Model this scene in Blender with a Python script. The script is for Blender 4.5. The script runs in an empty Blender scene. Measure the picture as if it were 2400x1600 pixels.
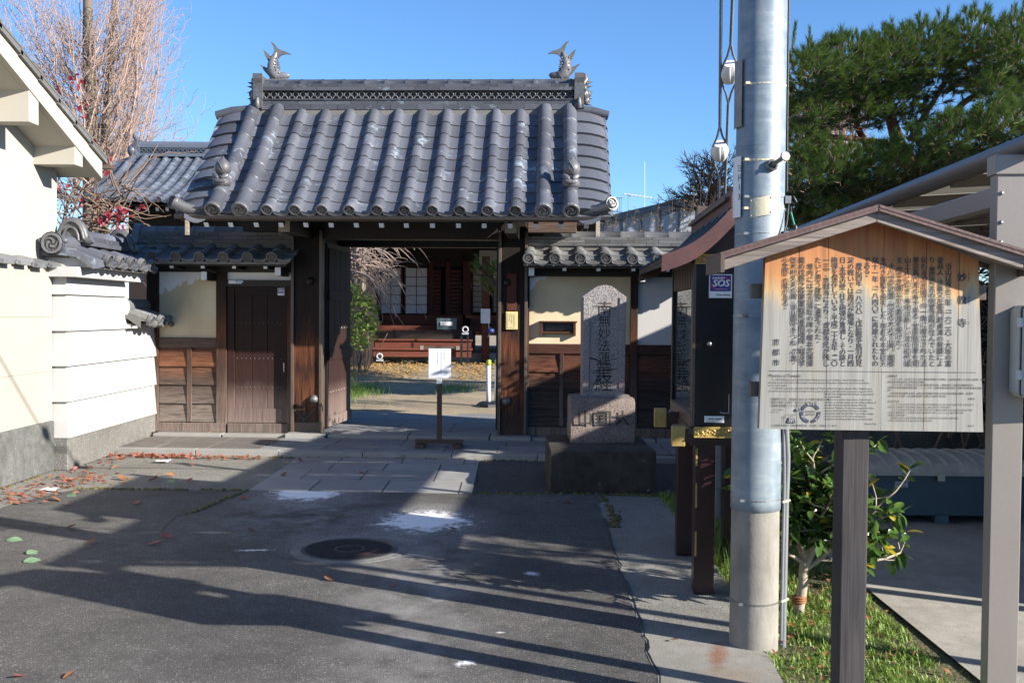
import bpy, math, random
from math import sin, cos, pi, sqrt, atan2, radians as RD
from mathutils import Vector as V, Matrix as MX, noise as MN
random.seed(7)
SC = bpy.context.scene
COL = SC.collection

# ---------------------------------------------------------------- camera, sky, sun, exposure
FPX = 2363.0
PITCH, ROLL, EYE = math.atan(65 / FPX), RD(.45), 1.6
_u0 = V((0, sin(PITCH), cos(PITCH))); _fw = V((0, cos(PITCH), -sin(PITCH))); _x = V((1, 0, 0))
_r = cos(ROLL) * _x + sin(ROLL) * _u0; _u = -sin(ROLL) * _x + cos(ROLL) * _u0
cd = bpy.data.cameras.new('camera'); cam = bpy.data.objects.new('camera', cd); COL.objects.link(cam)
cd.sensor_fit = 'HORIZONTAL'; cd.sensor_width = 36; cd.lens = FPX / 2400 * 36
cd.clip_start = .05; cd.clip_end = 3000
_m = MX((_r, _u, -_fw)).transposed().to_4x4(); _m.translation = (0, 0, EYE)
cam.matrix_world = _m
SC.camera = cam
SUN_EL, SUN_AZ = RD(22.5), math.atan2(.883, -.469)
w = bpy.data.worlds.new('World'); SC.world = w; w.use_nodes = True
nt = w.node_tree; nt.nodes.clear()
sky = nt.nodes.new('ShaderNodeTexSky'); sky.sky_type = 'NISHITA'; sky.sun_disc = False
sky.sun_elevation = SUN_EL; sky.sun_rotation = SUN_AZ
sky.air_density = 1.0; sky.dust_density = 0.0; sky.ozone_density = 7.6; sky.altitude = 0
bg = nt.nodes.new('ShaderNodeBackground'); bg.inputs['Strength'].default_value = .09
wo = nt.nodes.new('ShaderNodeOutputWorld')
nt.links.new(sky.outputs[0], bg.inputs[0]); nt.links.new(bg.outputs[0], wo.inputs[0])
sl = bpy.data.lights.new('sun', 'SUN'); sl.energy = 5.0; sl.angle = RD(.53); sl.color = (1, .93, .83)
so = bpy.data.objects.new('sun', sl); COL.objects.link(so)
_d = V((cos(SUN_EL) * sin(SUN_AZ), cos(SUN_EL) * cos(SUN_AZ), sin(SUN_EL)))
so.rotation_euler = _d.to_track_quat('Z', 'Y').to_euler(); so.location = _d * 60
SC.view_settings.view_transform = 'Standard'; SC.view_settings.look = 'None'
SC.view_settings.gamma = 1; SC.view_settings.exposure = 1.3; SC.view_settings.use_curve_mapping = False
SC.render.engine = 'CYCLES'; SC.cycles.max_bounces = 6; SC.cycles.use_denoising = True
SC.cycles.transparent_max_bounces = 12

def at(px, py, Y):
    """the point at depth Y that the photograph shows at pixel px, py (2400 wide)"""
    d = _r * ((px - 1200) / FPX) + _u * ((800 - py) / FPX) + _fw
    return V((0, 0, EYE)) + d * (Y / d.y)
def gnd(px, py, z=0.):
    d = _r * ((px - 1200) / FPX) + _u * ((800 - py) / FPX) + _fw
    return V((0, 0, EYE)) + d * ((z - EYE) / d.z)

# ---------------------------------------------------------------- materials
class NT:
    def __init__(s, name):
        s.m = bpy.data.materials.new(name); s.m.use_nodes = True; s.t = s.m.node_tree; s.t.nodes.clear()
        s.out = s.n('OutputMaterial'); s.b = s.n('BsdfPrincipled'); s.l(s.b, s.out)
    def n(s, k, **kw):
        x = s.t.nodes.new('ShaderNode' + k)
        for a, v in kw.items(): setattr(x, a, v)
        return x
    def l(s, a, b, i=0, o=0):
        a = a.outputs[o] if not isinstance(a, bpy.types.NodeSocket) else a
        b = b.inputs[i] if not isinstance(b, bpy.types.NodeSocket) else b
        s.t.links.new(a, b)
    def put(s, sock, v):
        if isinstance(v, (int, float)): sock.default_value = v
        elif isinstance(v, (tuple, list)): sock.default_value = tuple(v) + ((1,) if len(v) == 3 and sock.type == 'RGBA' else ())
        else: s.l(v, sock)
    def pos(s, scale=(1, 1, 1), rnd=0, space='world', loc=(0, 0, 0)):
        if space == 'world': g = s.n('NewGeometry').outputs['Position']
        else: g = s.n('TexCoord').outputs['Object']
        if rnd:
            oi = s.n('ObjectInfo'); c = s.n('CombineXYZ')
            mm = s.n('Math', operation='MULTIPLY'); s.l(oi.outputs['Random'], mm); mm.inputs[1].default_value = 37.
            for k in range(3): s.l(mm, c, k)
            a = s.n('VectorMath', operation='ADD'); s.l(g, a, 0); s.l(c, a, 1); g = a.outputs[0]
        mp = s.n('Mapping'); mp.inputs['Scale'].default_value = scale; mp.inputs['Location'].default_value = loc; s.l(g, mp)
        return mp.outputs[0]
    def noise(s, vec, scale, detail=3, rough=.55, dist=0, o='Fac'):
        x = s.n('TexNoise'); x.inputs['Scale'].default_value = scale; x.inputs['Detail'].default_value = detail
        x.inputs['Roughness'].default_value = rough; x.inputs['Distortion'].default_value = dist; s.l(vec, x.inputs['Vector']); return x.outputs[o]
    def voro(s, vec, scale, feature='F1', o='Distance', rand=1.):
        x = s.n('TexVoronoi', feature=feature); x.inputs['Scale'].default_value = scale; x.inputs['Randomness'].default_value = rand; s.l(vec, x.inputs['Vector']); return x.outputs[o]
    def ramp(s, fac, stops, inter='LINEAR'):
        x = s.n('ValToRGB'); e = x.color_ramp; e.interpolation = inter
        while len(e.elements) < len(stops): e.elements.new(.5)
        for q, (p, c) in zip(e.elements, stops):
            q.position = p; q.color = (c, c, c, 1) if isinstance(c, (int, float)) else tuple(c) + (1,)
        s.l(fac, x); return x.outputs[0]
    def mr(s, v, a, b, c=0., d=1., clamp=True):
        x = s.n('MapRange', clamp=clamp)
        s.put(x.inputs[0], v)
        for k, q in zip((1, 2, 3, 4), (a, b, c, d)): x.inputs[k].default_value = q
        return x.outputs[0]
    def math(s, op, a, b=0.):
        x = s.n('Math', operation=op); s.put(x.inputs[0], a); s.put(x.inputs[1], b); return x.outputs[0]
    def mix(s, fac, a, b, mode='MIX'):
        x = s.n('Mix', data_type='RGBA', blend_type=mode); s.put(x.inputs[0], fac); s.put(x.inputs[6], a); s.put(x.inputs[7], b); return x.outputs[2]
    def xyz(s, vec):
        x = s.n('SeparateXYZ'); s.l(vec, x); return x.outputs
    def fin(s, col, rough=.7, metal=0., bump=None, bs=.3, bd=.01, spec=None):
        s.put(s.b.inputs['Base Color'], col); s.put(s.b.inputs['Roughness'], rough); s.b.inputs['Metallic'].default_value = metal
        if spec is not None: s.b.inputs['Specular IOR Level'].default_value = spec
        if bump is not None:
            x = s.n('Bump'); x.inputs['Strength'].default_value = bs; x.inputs['Distance'].default_value = bd
            s.l(bump, x.inputs['Height']); s.l(x, s.b.inputs['Normal'])
        return s.m
MATS = {}
def plain(name, c, rough=.7, var=.25, scale=6, metal=0., bs=.25, bd=.006, fine=60, spec=None, rnd=0):
    """one colour with cloudy and fine variation"""
    c = tuple(q * .86 for q in c); s = NT(name); p = s.pos(rnd=rnd)
    n1 = s.noise(p, scale, 4); n2 = s.noise(p, fine, 3)
    f = s.math('ADD', s.math('MULTIPLY', n1, .65), s.math('MULTIPLY', n2, .35))
    k = s.mr(f, .3, .7, 1 - var, 1 + var, False)
    col = s.mix(1., c, k, 'MULTIPLY')
    if rnd:
        oi = s.n('ObjectInfo'); col = s.mix(1., col, s.mr(oi.outputs['Random'], 0, 1, 1 - rnd, 1 + rnd), 'MULTIPLY')
    MATS[name] = s.fin(col, rough, metal, n2, bs, bd, spec); return MATS[name]
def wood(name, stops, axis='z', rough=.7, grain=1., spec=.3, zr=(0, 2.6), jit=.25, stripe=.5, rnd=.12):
    """weathered timber: stops = colours over the height range zr (wear, plus painted shade on gate and doors), grain along axis"""
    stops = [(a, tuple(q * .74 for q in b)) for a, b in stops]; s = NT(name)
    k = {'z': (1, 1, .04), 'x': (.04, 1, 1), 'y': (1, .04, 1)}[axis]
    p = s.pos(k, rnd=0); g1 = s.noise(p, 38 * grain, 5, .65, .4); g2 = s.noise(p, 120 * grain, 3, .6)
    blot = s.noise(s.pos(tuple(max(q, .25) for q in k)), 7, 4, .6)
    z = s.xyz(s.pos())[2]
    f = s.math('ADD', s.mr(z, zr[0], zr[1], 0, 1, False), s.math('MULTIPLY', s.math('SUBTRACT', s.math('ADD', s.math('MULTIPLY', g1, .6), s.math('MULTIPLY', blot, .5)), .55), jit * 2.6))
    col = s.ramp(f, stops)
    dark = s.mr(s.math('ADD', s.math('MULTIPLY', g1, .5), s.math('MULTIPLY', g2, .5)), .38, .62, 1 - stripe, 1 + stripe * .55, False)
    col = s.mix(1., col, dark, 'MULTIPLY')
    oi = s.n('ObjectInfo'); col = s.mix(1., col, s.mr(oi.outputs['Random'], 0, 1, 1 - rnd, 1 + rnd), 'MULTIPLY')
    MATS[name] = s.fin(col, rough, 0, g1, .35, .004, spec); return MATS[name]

def tile_mat(name, c, rough=.42, stain=(.34, .42, .5), amt=.5, moss=None, dirt=.5):
    c = tuple(q * .80 for q in c); stain = tuple(q * .9 for q in stain); s = NT(name)
    p = s.pos(rnd=1, space='obj'); pw = s.pos()
    n1 = s.noise(p, 9, 4, .6, .6); n2 = s.noise(pw, 70, 3); n3 = s.noise(pw, 1.3, 2); n4 = s.noise(pw, 3.0, 3)
    oi = s.n('ObjectInfo')
    k = s.math('ADD', s.mr(s.math('FRACT', s.math('MULTIPLY', oi.outputs['Random'], 7.3)), 0, 1, .74, 1.24), s.mr(n2, .35, .65, -.12, .12, False))
    col = s.mix(1., c, k, 'MULTIPLY')
    # milky mineral bloom that sits in patches on some tiles
    patch = s.math('MULTIPLY', s.mr(n1, .52, .64), s.mr(n4, .43, .54))
    patch = s.math('MULTIPLY', s.math('MULTIPLY', patch, s.mr(s.noise(p, 26, 3), .35, .55)), s.mr(oi.outputs['Random'], .5, .62))
    col = s.mix(s.math('MULTIPLY', patch, amt), col, stain)
    col = s.mix(s.math('MULTIPLY', s.mr(s.noise(p, 14, 5, .7), .5, .75), dirt * .6), col, tuple(q * .45 for q in c))
    if moss: col = s.mix(s.mr(s.math('MULTIPLY', n3, s.noise(pw, 22, 4)), .25, .38), col, moss)
    rg = s.mr(n1, .3, .7, rough - .1, rough + .14)
    MATS[name] = s.fin(col, rg, 0, s.math('ADD', n2, s.math('MULTIPLY', n1, .5)), .2, .004, .5); return MATS[name]

tile_mat('tile', (.106, .113, .136), amt=.62, rough=.46)
tile_mat('tile_far', (.105, .122, .158), stain=(.3, .38, .47), amt=.6)
tile_mat('tile_old', (.172, .175, .18), rough=.6, amt=.25, moss=(.125, .12, .105))
plain('tile_recess_shade', (.055, .056, .06), .8, .3, 20)  # ground of the crest discs: shade of the hollow put into the colour
tile_mat('tile_relief', (.14, .14, .147), rough=.38, amt=.12, dirt=.8)
tile_mat('mortar', (.21, .205, .195), rough=.85, amt=0.)
plain('dark_timber', (.012, .008, .0065), .6, .4, 5)
wood('gate_timber', [(0, (.10, .066, .054)), (.12, (.06, .032, .023)), (.24, (.16, .055, .02)), (.36, (.045, .016, .009)), (.46, (.15, .045, .016)), (.56, (.022, .010, .007)), (1, (.010, .006, .005))], 'z', jit=.17, stripe=.8)  # worn foot; upper stops darkened, the shade under the roof is in the colour
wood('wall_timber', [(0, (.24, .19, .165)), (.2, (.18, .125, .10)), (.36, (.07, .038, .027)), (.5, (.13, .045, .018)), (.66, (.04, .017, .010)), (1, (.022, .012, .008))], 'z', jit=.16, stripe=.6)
wood('board_timber', [(0, (.25, .205, .175)), (.3, (.19, .15, .125)), (.55, (.10, .065, .05)), (.78, (.19, .075, .035)), (1, (.10, .035, .02))], 'x', zr=(.2, 1.15), jit=.14, stripe=.6)
wood('board_dark', [(0, (.085, .065, .058)), (.5, (.05, .032, .026)), (.8, (.15, .05, .024)), (1, (.07, .026, .016))], 'x', zr=(.2, 1.15), jit=.16, stripe=.65)
wood('door_timber', [(0, (.24, .18, .16)), (.17, (.17, .115, .10)), (.3, (.035, .013, .010)), (.45, (.032, .009, .006)), (1, (.014, .006, .005))], 'z', zr=(.2, 2.), jit=.07, stripe=.35)  # worn grey foot; the shade on the upper door is painted by darker stops
wood('rail_timber', [(0, (.14, .095, .075)), (1, (.12, .08, .062))], 'x', jit=.3, stripe=.5)
wood('pale_timber', [(0, (.34, .29, .23)), (1, (.42, .37, .30))], 'y', jit=.3, stripe=.35)
wood('hall_timber', [(0, (.20, .060, .036)), (1, (.16, .048, .03))], 'x', jit=.3, stripe=.4)
wood('hall_post', [(0, (.13, .036, .02)), (1, (.10, .027, .017))], 'z', jit=.3, stripe=.4)
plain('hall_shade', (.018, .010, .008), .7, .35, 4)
plain('white_paint', (.72, .73, .74), .6, .14, 9)
plain('white_plaster', (.49, .485, .47), .8, .035, 3, bs=.15)
plain('cream_wall', (.42, .385, .325), .85, .04, 2.5, bs=.12, fine=140)
plain('house_plaster', (.44, .415, .355), .85, .035, 2.5, bs=.15, fine=140)
plain('shoji_paper', (.74, .75, .76), .9, .04, 3)
plain('paper', (.66, .68, .74), .7, .03, 5)
plain('ink', (.04, .04, .048), .7, .1)
plain('faint_ink', (.22, .23, .26), .8, .05)
plain('granite_light', (.31, .305, .285), .75, .12, 5, fine=190, bs=.3)
plain('slab_grey', (.23, .235, .24), .75, .16, 4, fine=170, bs=.25, rnd=.1)
plain('slab_brown', (.15, .135, .125), .75, .2, 4, fine=170, bs=.25, rnd=.08)
plain('paver', (.30, .295, .285), .72, .16, 4, fine=170, bs=.3, rnd=.12)
plain('joint', (.10, .095, .085), .95, .3)
plain('black_plastic', (.012, .013, .016), .45, .2)
plain('black_lacquer', (.006, .0055, .0065), .28, .2, spec=.5)
plain('maroon_paint', (.032, .010, .012), .33, .25, 3, spec=.5)
plain('maroon_faded', (.105, .047, .046), .5, .25, 7, bs=.1)
plain('bronze_trim', (.10, .072, .055), .4, .3, 6)
plain('copper_roof', (.035, .036, .04), .42, .35, 4)
plain('brass', (.62, .43, .13), .35, .18, 12, metal=.25)
plain('brass_dark', (.42, .29, .09), .45, .25, 14, metal=.25)
plain('white_gloss', (.78, .79, .82), .4, .03)
plain('navy_print', (.055, .035, .24), .5, .05)
plain('red_print', (.55, .05, .06), .5, .05)
plain('blue_print', (.10, .30, .55), .5, .1)
plain('steel', (.33, .335, .34), .42, .2, 8, metal=.7)
plain('dull_metal', (.20, .20, .20), .5, .25, 9, metal=.5)
plain('wire_grey', (.16, .18, .21), .55, .2)
plain('porcelain', (.70, .69, .66), .3, .1, 9)
plain('cable_black', (.012, .012, .014), .5, .1)
plain('cable_green', (.03, .30, .21), .45, .1)
plain('conduit_grey', (.21, .22, .235), .45, .12, 5)
plain('plate_cream', (.62, .57, .42), .5, .06)
plain('carport_alu', (.27, .24, .215), .38, .06, 2, metal=.15, bs=.04)
plain('carport_dark', (.14, .115, .095), .4, .08, 2, metal=.15, bs=.04)
plain('box_cream', (.55, .55, .50), .5, .1, 4)
plain('bin_blue', (.07, .11, .14), .5, .12, 3)
plain('bin_lid', (.42, .40, .35), .75, .3, 7)
plain('label_grey', (.42, .45, .50), .6, .5, 60)
plain('rubber', (.02, .018, .017), .7, .2)
plain('stand_brown', (.075, .042, .024), .5, .15, 7)
plain('bark_red', (.13, .06, .036), .9, .45, 9, bs=.8, bd=.02)
plain('bark_grey', (.16, .13, .10), .9, .4, 10, bs=.6, bd=.015)
plain('bark_pale', (.40, .33, .25), .85, .3, 12, bs=.4, bd=.008)
plain('shoot_tan', (.42, .30, .245), .85, .3, 3)
plain('shoot_dark', (.10, .075, .06), .9, .35, 5)
plain('twig_brown', (.20, .14, .10), .9, .35, 4)
plain('twig_pink', (.27, .205, .175), .85, .3, 4)
plain('blue_wall', (.25, .30, .36), .6, .12, 2)
plain('soil', (.13, .10, .07), .95, .35, 3, bs=.6, bd=.02)
plain('moss', (.13, .115, .035), .95, .5, 30, bs=.9, bd=.02)
plain('rust_iron', (.05, .044, .043), .55, .45, 14, metal=.3)
plain('iron_rim', (.10, .095, .09), .5, .3, 14, metal=.3)
plain('manhole_collar', (.19, .187, .178), .9, .3, 8, bs=.6, fine=90)
plain('red_relic', (.15, .05, .035), .7, .4, 14)
plain('bollard_white', (.62, .66, .78), .5, .05)
plain('lime_cap', (.42, .55, .06), .5, .1)
plain('tarp_blue', (.015, .035, .16), .5, .2)
plain('green_box', (.10, .16, .17), .5, .2)
plain('gold_frame', (.72, .60, .25), .4, .08)
plain('plaque_face', (.62, .54, .30), .5, .2, 30)
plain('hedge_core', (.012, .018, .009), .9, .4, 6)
plain('road_paint', (.6, .6, .58), .8, .2)

def leaf_mat(name, c, c2, rough=.45, trans=.25, spec=.5):
    s = NT(name); oi = s.n('ObjectInfo'); p = s.pos()
    r = s.noise(p, 13, 2); f = s.math('ADD', s.math('MULTIPLY', s.mr(r, .3, .7), .75), s.math('MULTIPLY', oi.outputs['Random'], .3))
    col = s.mix(f, c, c2)
    s.put(s.b.inputs['Base Color'], col); s.b.inputs['Roughness'].default_value = rough; s.b.inputs['Specular IOR Level'].default_value = spec
    tr = s.n('BsdfTranslucent'); s.put(tr.inputs[0], col); mx = s.n('MixShader'); mx.inputs[0].default_value = trans
    s.l(s.b, mx, 1); s.l(tr, mx, 2); s.l(mx, s.out); MATS[name] = s.m; return s.m
leaf_mat('carport_sheet', (.50, .47, .40), (.56, .53, .46), .5, .55)
leaf_mat('camellia', (.028, .075, .016), (.09, .16, .03), .2, .15)
leaf_mat('camellia_yellow', (.38, .33, .03), (.55, .40, .03), .35, .25)
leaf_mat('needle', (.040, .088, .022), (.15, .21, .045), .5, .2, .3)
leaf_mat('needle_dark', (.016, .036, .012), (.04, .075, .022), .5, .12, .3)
leaf_mat('bush_leaf', (.06, .12, .02), (.22, .29, .05), .4, .25)
leaf_mat('hedge_leaf', (.010, .022, .008), (.025, .045, .014), .5, .15)
leaf_mat('vine_red', (.14, .010, .024), (.32, .025, .042), .45, .35)
leaf_mat('fallen_red', (.25, .05, .04), (.40, .16, .11), .6, .2)
leaf_mat('fallen_brown', (.22, .075, .03), (.38, .17, .07), .6, .15)
leaf_mat('fallen_green', (.10, .20, .10), (.20, .30, .18), .6, .15)
leaf_mat('ginkgo', (.46, .28, .09), (.60, .42, .18), .7, .25)
leaf_mat('bud_orange', (.52, .25, .12), (.62, .36, .2), .7, .25)
leaf_mat('grass_blade', (.10, .22, .022), (.24, .33, .06), .5, .3)
leaf_mat('weed', (.16, .17, .03), (.42, .24, .07), .6, .3)

s = NT('glass'); p = s.pos()
gl_ = s.n('BsdfGlossy'); gl_.inputs['Roughness'].default_value = .02; gl_.inputs[0].default_value = (.9, .95, .95, 1)
tr_ = s.n('BsdfTransparent'); tr_.inputs[0].default_value = (.86, .9, .9, 1)
fr_ = s.n('Fresnel'); fr_.inputs[0].default_value = 1.5; mx_ = s.n('MixShader')
s.l(s.math('ADD', fr_.outputs[0], .05), mx_, 0); s.l(tr_, mx_, 1); s.l(gl_, mx_, 2); s.l(mx_, s.out); MATS['glass'] = s.m

# plaster panels of the side walls: tan weathering film below an irregular edge, white plaster above it
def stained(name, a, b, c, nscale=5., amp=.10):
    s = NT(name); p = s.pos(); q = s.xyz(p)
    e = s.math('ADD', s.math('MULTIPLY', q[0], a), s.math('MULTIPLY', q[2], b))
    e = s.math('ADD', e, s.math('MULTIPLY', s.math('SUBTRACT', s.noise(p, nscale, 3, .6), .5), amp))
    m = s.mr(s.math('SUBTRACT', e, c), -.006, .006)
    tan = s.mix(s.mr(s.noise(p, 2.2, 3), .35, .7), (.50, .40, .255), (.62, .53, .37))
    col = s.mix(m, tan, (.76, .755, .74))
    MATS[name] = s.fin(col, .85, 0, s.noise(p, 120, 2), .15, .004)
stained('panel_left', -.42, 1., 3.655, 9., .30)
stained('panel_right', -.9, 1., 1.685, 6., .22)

# galvanised sheet-steel pole: mottled bands
s = NT('pole_steel'); p = s.pos(); ps = s.pos((1, 1, 6))
n = s.noise(p, 7, 5, .65, .3); nb = s.noise(ps, 5, 3); nv = s.noise(s.pos((5, 5, .5)), 4, 3)
col = s.mix(s.mr(n, .32, .68), (.125, .165, .205), (.24, .285, .32))
col = s.mix(s.mr(nb, .5, .72, 0, .5), col, (.31, .34, .36)); col = s.mix(s.mr(nv, .5, .7, 0, .45), col, (.10, .14, .185))
MATS['pole_steel'] = s.fin(col, s.mr(n, .3, .7, .48, .64), .12, s.noise(p, 50, 3), .12, .003)
s = NT('pole_concrete'); p = s.pos()
n = s.noise(p, 6, 5, .65); n2 = s.noise(p, 70, 3)
col = s.mix(s.mr(n, .3, .7), (.19, .18, .155), (.28, .265, .235)); col = s.mix(s.mr(s.noise(s.pos((6, 6, 1)), 4, 3), .52, .7, 0, .5), col, (.14, .125, .10))
col = s.mix(s.mr(s.voro(p, 75), .0, .22, .35, 0.), col, (.36, .34, .30))
MATS['pole_concrete'] = s.fin(col, .85, 0, n2, .35, .004)

# carved granite
s = NT('monument_stone'); p = s.pos()
n = s.noise(p, 5, 4); n2 = s.noise(p, 85, 2, .7); n3 = s.voro(p, 90)
col = s.mix(s.mr(n2, .35, .65), (.10, .095, .096), (.33, .305, .30)); col = s.mix(s.mr(n, .45, .65, 0, .6), col, (.30, .235, .215))
MATS['monument_stone'] = s.fin(col, .8, 0, s.math('ADD', n2, n3), .6, .005)
s = NT('monument_block'); p = s.pos(); n = s.noise(p, 7, 4); n2 = s.noise(p, 75, 2, .7)
col = s.mix(s.mr(n2, .35, .65), (.09, .07, .062), (.27, .215, .19)); col = s.mix(s.mr(n, .5, .65, 0, .6), col, (.24, .20, .18))
MATS['monument_block'] = s.fin(col, .85, 0, n2, .7, .008)
s = NT('monument_base'); p = s.pos(); n = s.noise(p, 6, 5, .65); n2 = s.noise(p, 60, 3)
col = s.mix(s.mr(n, .35, .65), (.022, .018, .014), (.062, .05, .038)); col = s.mix(s.mr(s.noise(p, 13, 3, .7), .66, .74), col, (.24, .225, .20))
MATS['monument_base'] = s.fin(col, .9, 0, n2, .6, .01)
plain('carved_dark', (.042, .038, .037), .9, .3)

# sign board: cedar, still orange under the little roof, silvered by rain further down, orange again at nothing else
s = NT('sign_board'); p = s.pos((1, 1, .03)); pw = s.pos(); q = s.xyz(pw)
g1 = s.noise(p, 70, 4, .6, .3); g2 = s.noise(p, 260, 3); streak = s.noise(s.pos((1, 1, .12)), 26, 3)
# rain line follows the roof slope, lower towards both sides
dx = s.math('ABSOLUTE', s.math('SUBTRACT', q[0], 1.34))
e = s.math('SUBTRACT', q[2], s.math('SUBTRACT', 1.712, s.math('MULTIPLY', dx, .0)))
e = s.math('ADD', e, s.math('MULTIPLY', s.math('SUBTRACT', streak, .5), .28))
e = s.math('ADD', e, s.math('MULTIPLY', s.math('SUBTRACT', g1, .5), .05))
grey = s.mix(s.mr(g1, .3, .7), (.19, .186, .170), (.295, .288, .265)); grey = s.mix(s.mr(streak, .5, .72, 0, .6), grey, (.235, .215, .175))
col = s.ramp(s.mr(e, -.09, .22), [(0, (.27, .255, .22)), (.22, (.43, .30, .15)), (.42, (.43, .19, .065)), (1, (.30, .10, .035))])
col = s.mix(s.mr(e, -.10, -.02), grey, s.mix(1., col, s.mr(g1, .3, .7, .78, 1.18, False), 'MULTIPLY'))
MATS['sign_board'] = s.fin(col, .7, 0, g2, .25, .002)
wood('sign_timber', [(0, (.26, .215, .19)), (1, (.34, .285, .255))], 'x', jit=.4, stripe=.45, zr=(1.6, 2.1))
wood('sign_post', [(0, (.075, .067, .068)), (.5, (.052, .047, .05)), (1, (.062, .054, .054))], 'z', jit=.35, stripe=.45, zr=(0, 1.3))
plain('sign_cap', (.105, .056, .051), .55, .3, 10)

# ground sheets
def ground_mat(name, c1, c2, grit=85, speck=(.3, .29, .27), specka=.4, rough=.85, bd=.006, extra=None, bigvar=.25):
    c1, c2, speck = (tuple(q * .84 for q in c) for c in (c1, c2, speck)); s = NT(name); p = s.pos(); n = s.noise(p, .9, 4, .6); n2 = s.noise(p, grit, 3, .75); v = s.voro(p, grit * 1.1, o='Color'); vd = s.voro(p, grit * 1.1)
    col = s.mix(s.mr(n2, .35, .65), c1, c2)
    bw = s.n('RGBToBW'); s.l(v, bw)
    col = s.mix(s.mr(bw.outputs[0], .74, .9, 0, specka), col, speck)
    col = s.mix(1., col, s.mr(n, .3, .7, 1 - bigvar, 1 + bigvar, False), 'MULTIPLY')
    col = s.mix(1., col, s.mr(s.noise(p, 9, 3), .3, .7, 1 - bigvar * .5, 1 + bigvar * .5, False), 'MULTIPLY')
    r = rough
    if extra: col, r = extra(s, p, col, r)
    MATS[name] = s.fin(col, r, 0, s.math('ADD', n2, s.math('MULTIPLY', vd, .5)), .7, bd); return MATS[name]
def blob(s, p, cx, cy, rx, ry, ang=0.):
    q = s.xyz(p); dx = s.math('SUBTRACT', q[0], cx); dy = s.math('SUBTRACT', q[1], cy)
    a, b = cos(ang), sin(ang)
    u = s.math('DIVIDE', s.math('ADD', s.math('MULTIPLY', dx, a), s.math('MULTIPLY', dy, b)), rx)
    v = s.math('DIVIDE', s.math('SUBTRACT', s.math('MULTIPLY', dy, a), s.math('MULTIPLY', dx, b)), ry)
    return s.math('SUBTRACT', 1., s.math('SQRT', s.math('ADD', s.math('MULTIPLY', u, u), s.math('MULTIPLY', v, v))))
def powder(s, p, col, r):
    """white lime powder trodden into the surface round the manhole and the pavers, and the paler worn track"""
    n = s.noise(p, 9, 5, .7); nf = s.noise(p, 45, 3, .7); q = s.xyz(p)
    m = None
    for cx, cy, rx, ry, a, th, k in POWDER:
        f = s.math('ADD', blob(s, p, cx, cy, rx, ry, a), s.math('MULTIPLY', s.math('SUBTRACT', s.math('ADD', s.math('MULTIPLY', n, .7), s.math('MULTIPLY', nf, .3)), .5), 2.4))
        f = s.math('MULTIPLY', s.mr(f, th, th + .35), k)
        m = f if m is None else s.math('MAXIMUM', m, f)
    for cx, cy, rx, ry in ((-1.80, 8.85, .75, .95), (-.66, 7.72, .7, .8), (-1.09, 6.95, .62, .55)):
        h = s.math('MULTIPLY', s.math('MULTIPLY', s.mr(blob(s, p, cx, cy, rx, ry), 0, .9), s.mr(nf, .4, .7)), .5); m = s.math('MAXIMUM', m, h)
    dust = s.math('MULTIPLY', s.mr(blob(s, p, -.55, 6.0, .55, 3.4, .07), 0, .8), s.mr(s.noise(p, 3.2, 4, .65), .35, .7, 0, .75))
    col = s.mix(dust, col, (.30, .29, .28))
    dust2 = s.math('MULTIPLY', s.mr(blob(s, p, -1.6, 7.9, 1.1, 1.1), 0, .8), s.mr(s.noise(p, 5, 4, .65), .42, .7, 0, .5))
    col = s.mix(dust2, col, (.34, .35, .37))
    col = s.mix(m, col, (.86, .87, .90))
    return col, r
POWDER = []
plain('emblem_navy', (.035, .045, .075), .7, .15, 40)
plain('emblem_pale', (.40, .385, .35), .7, .05)
POWDER += [(-1.80, 8.95, .36, .46, .0, .02, 1.), (-.66, 7.74, .44, .50, .0, .16, 1.), (-.95, 7.6, .35, .12, .1, .6, 1.), (-1.70, 6.74, .30, .055, .1, .55, .9),
           (-1.09, 6.98, .46, .34, 0, .55, .85), (.13, 6.18, .10, .12, 0, .5, .8), (-.2, 4.58, .10, .10, 0, .5, .8), (-.05, 5.03, .05, .04, 0, .5, .8), (-.3, 7.62, .26, .2, 0, .75, .9)]
ground_mat('asphalt', (.034, .033, .033), (.135, .127, .118), 150, specka=.8, extra=powder, bigvar=.36)
ground_mat('asphalt_old', (.11, .105, .09), (.30, .285, .25), 75, speck=(.42, .40, .36), rough=.9)
ground_mat('asphalt_dark', (.028, .028, .03), (.09, .088, .084), 75)
ground_mat('concrete_worn', (.15, .145, .13), (.34, .325, .29), 95, speck=(.42, .40, .37), specka=.3)
def rust(s, p, col, r):
    f = s.math('MULTIPLY', s.mr(s.math('ADD', blob(s, p, .98, 4.72, .07, .30, -.25), s.math('MULTIPLY', s.math('SUBTRACT', s.noise(p, 16, 4, .7), .5), 1.6)), .15, .8), .75)
    g = s.math('MULTIPLY', s.mr(s.math('ADD', blob(s, p, 1.0, 4.45, .22, .16), s.math('MULTIPLY', s.math('SUBTRACT', s.noise(p, 9, 4, .7), .5), 1.4)), .1, .9), .35)
    col = s.mix(g, col, (.24, .15, .075)); return s.mix(f, col, (.20, .07, .02)), r
ground_mat('concrete_smooth', (.24, .23, .20), (.32, .305, .27), 130, speck=(.38, .36, .33), specka=.12, bd=.002, extra=rust)
ground_mat('concrete_bay', (.30, .28, .24), (.42, .40, .35), 120, speck=(.40, .38, .35), specka=.12, bd=.002)
ground_mat('wall_base', (.11, .108, .10), (.22, .212, .195), 85, speck=(.42, .41, .39), specka=.5, bd=.006, bigvar=.2)
ground_mat('wall_base_smooth', (.075, .078, .075), (.125, .128, .12), 60, speck=(.26, .26, .25), specka=.2, bd=.003, bigvar=.45)
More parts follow.
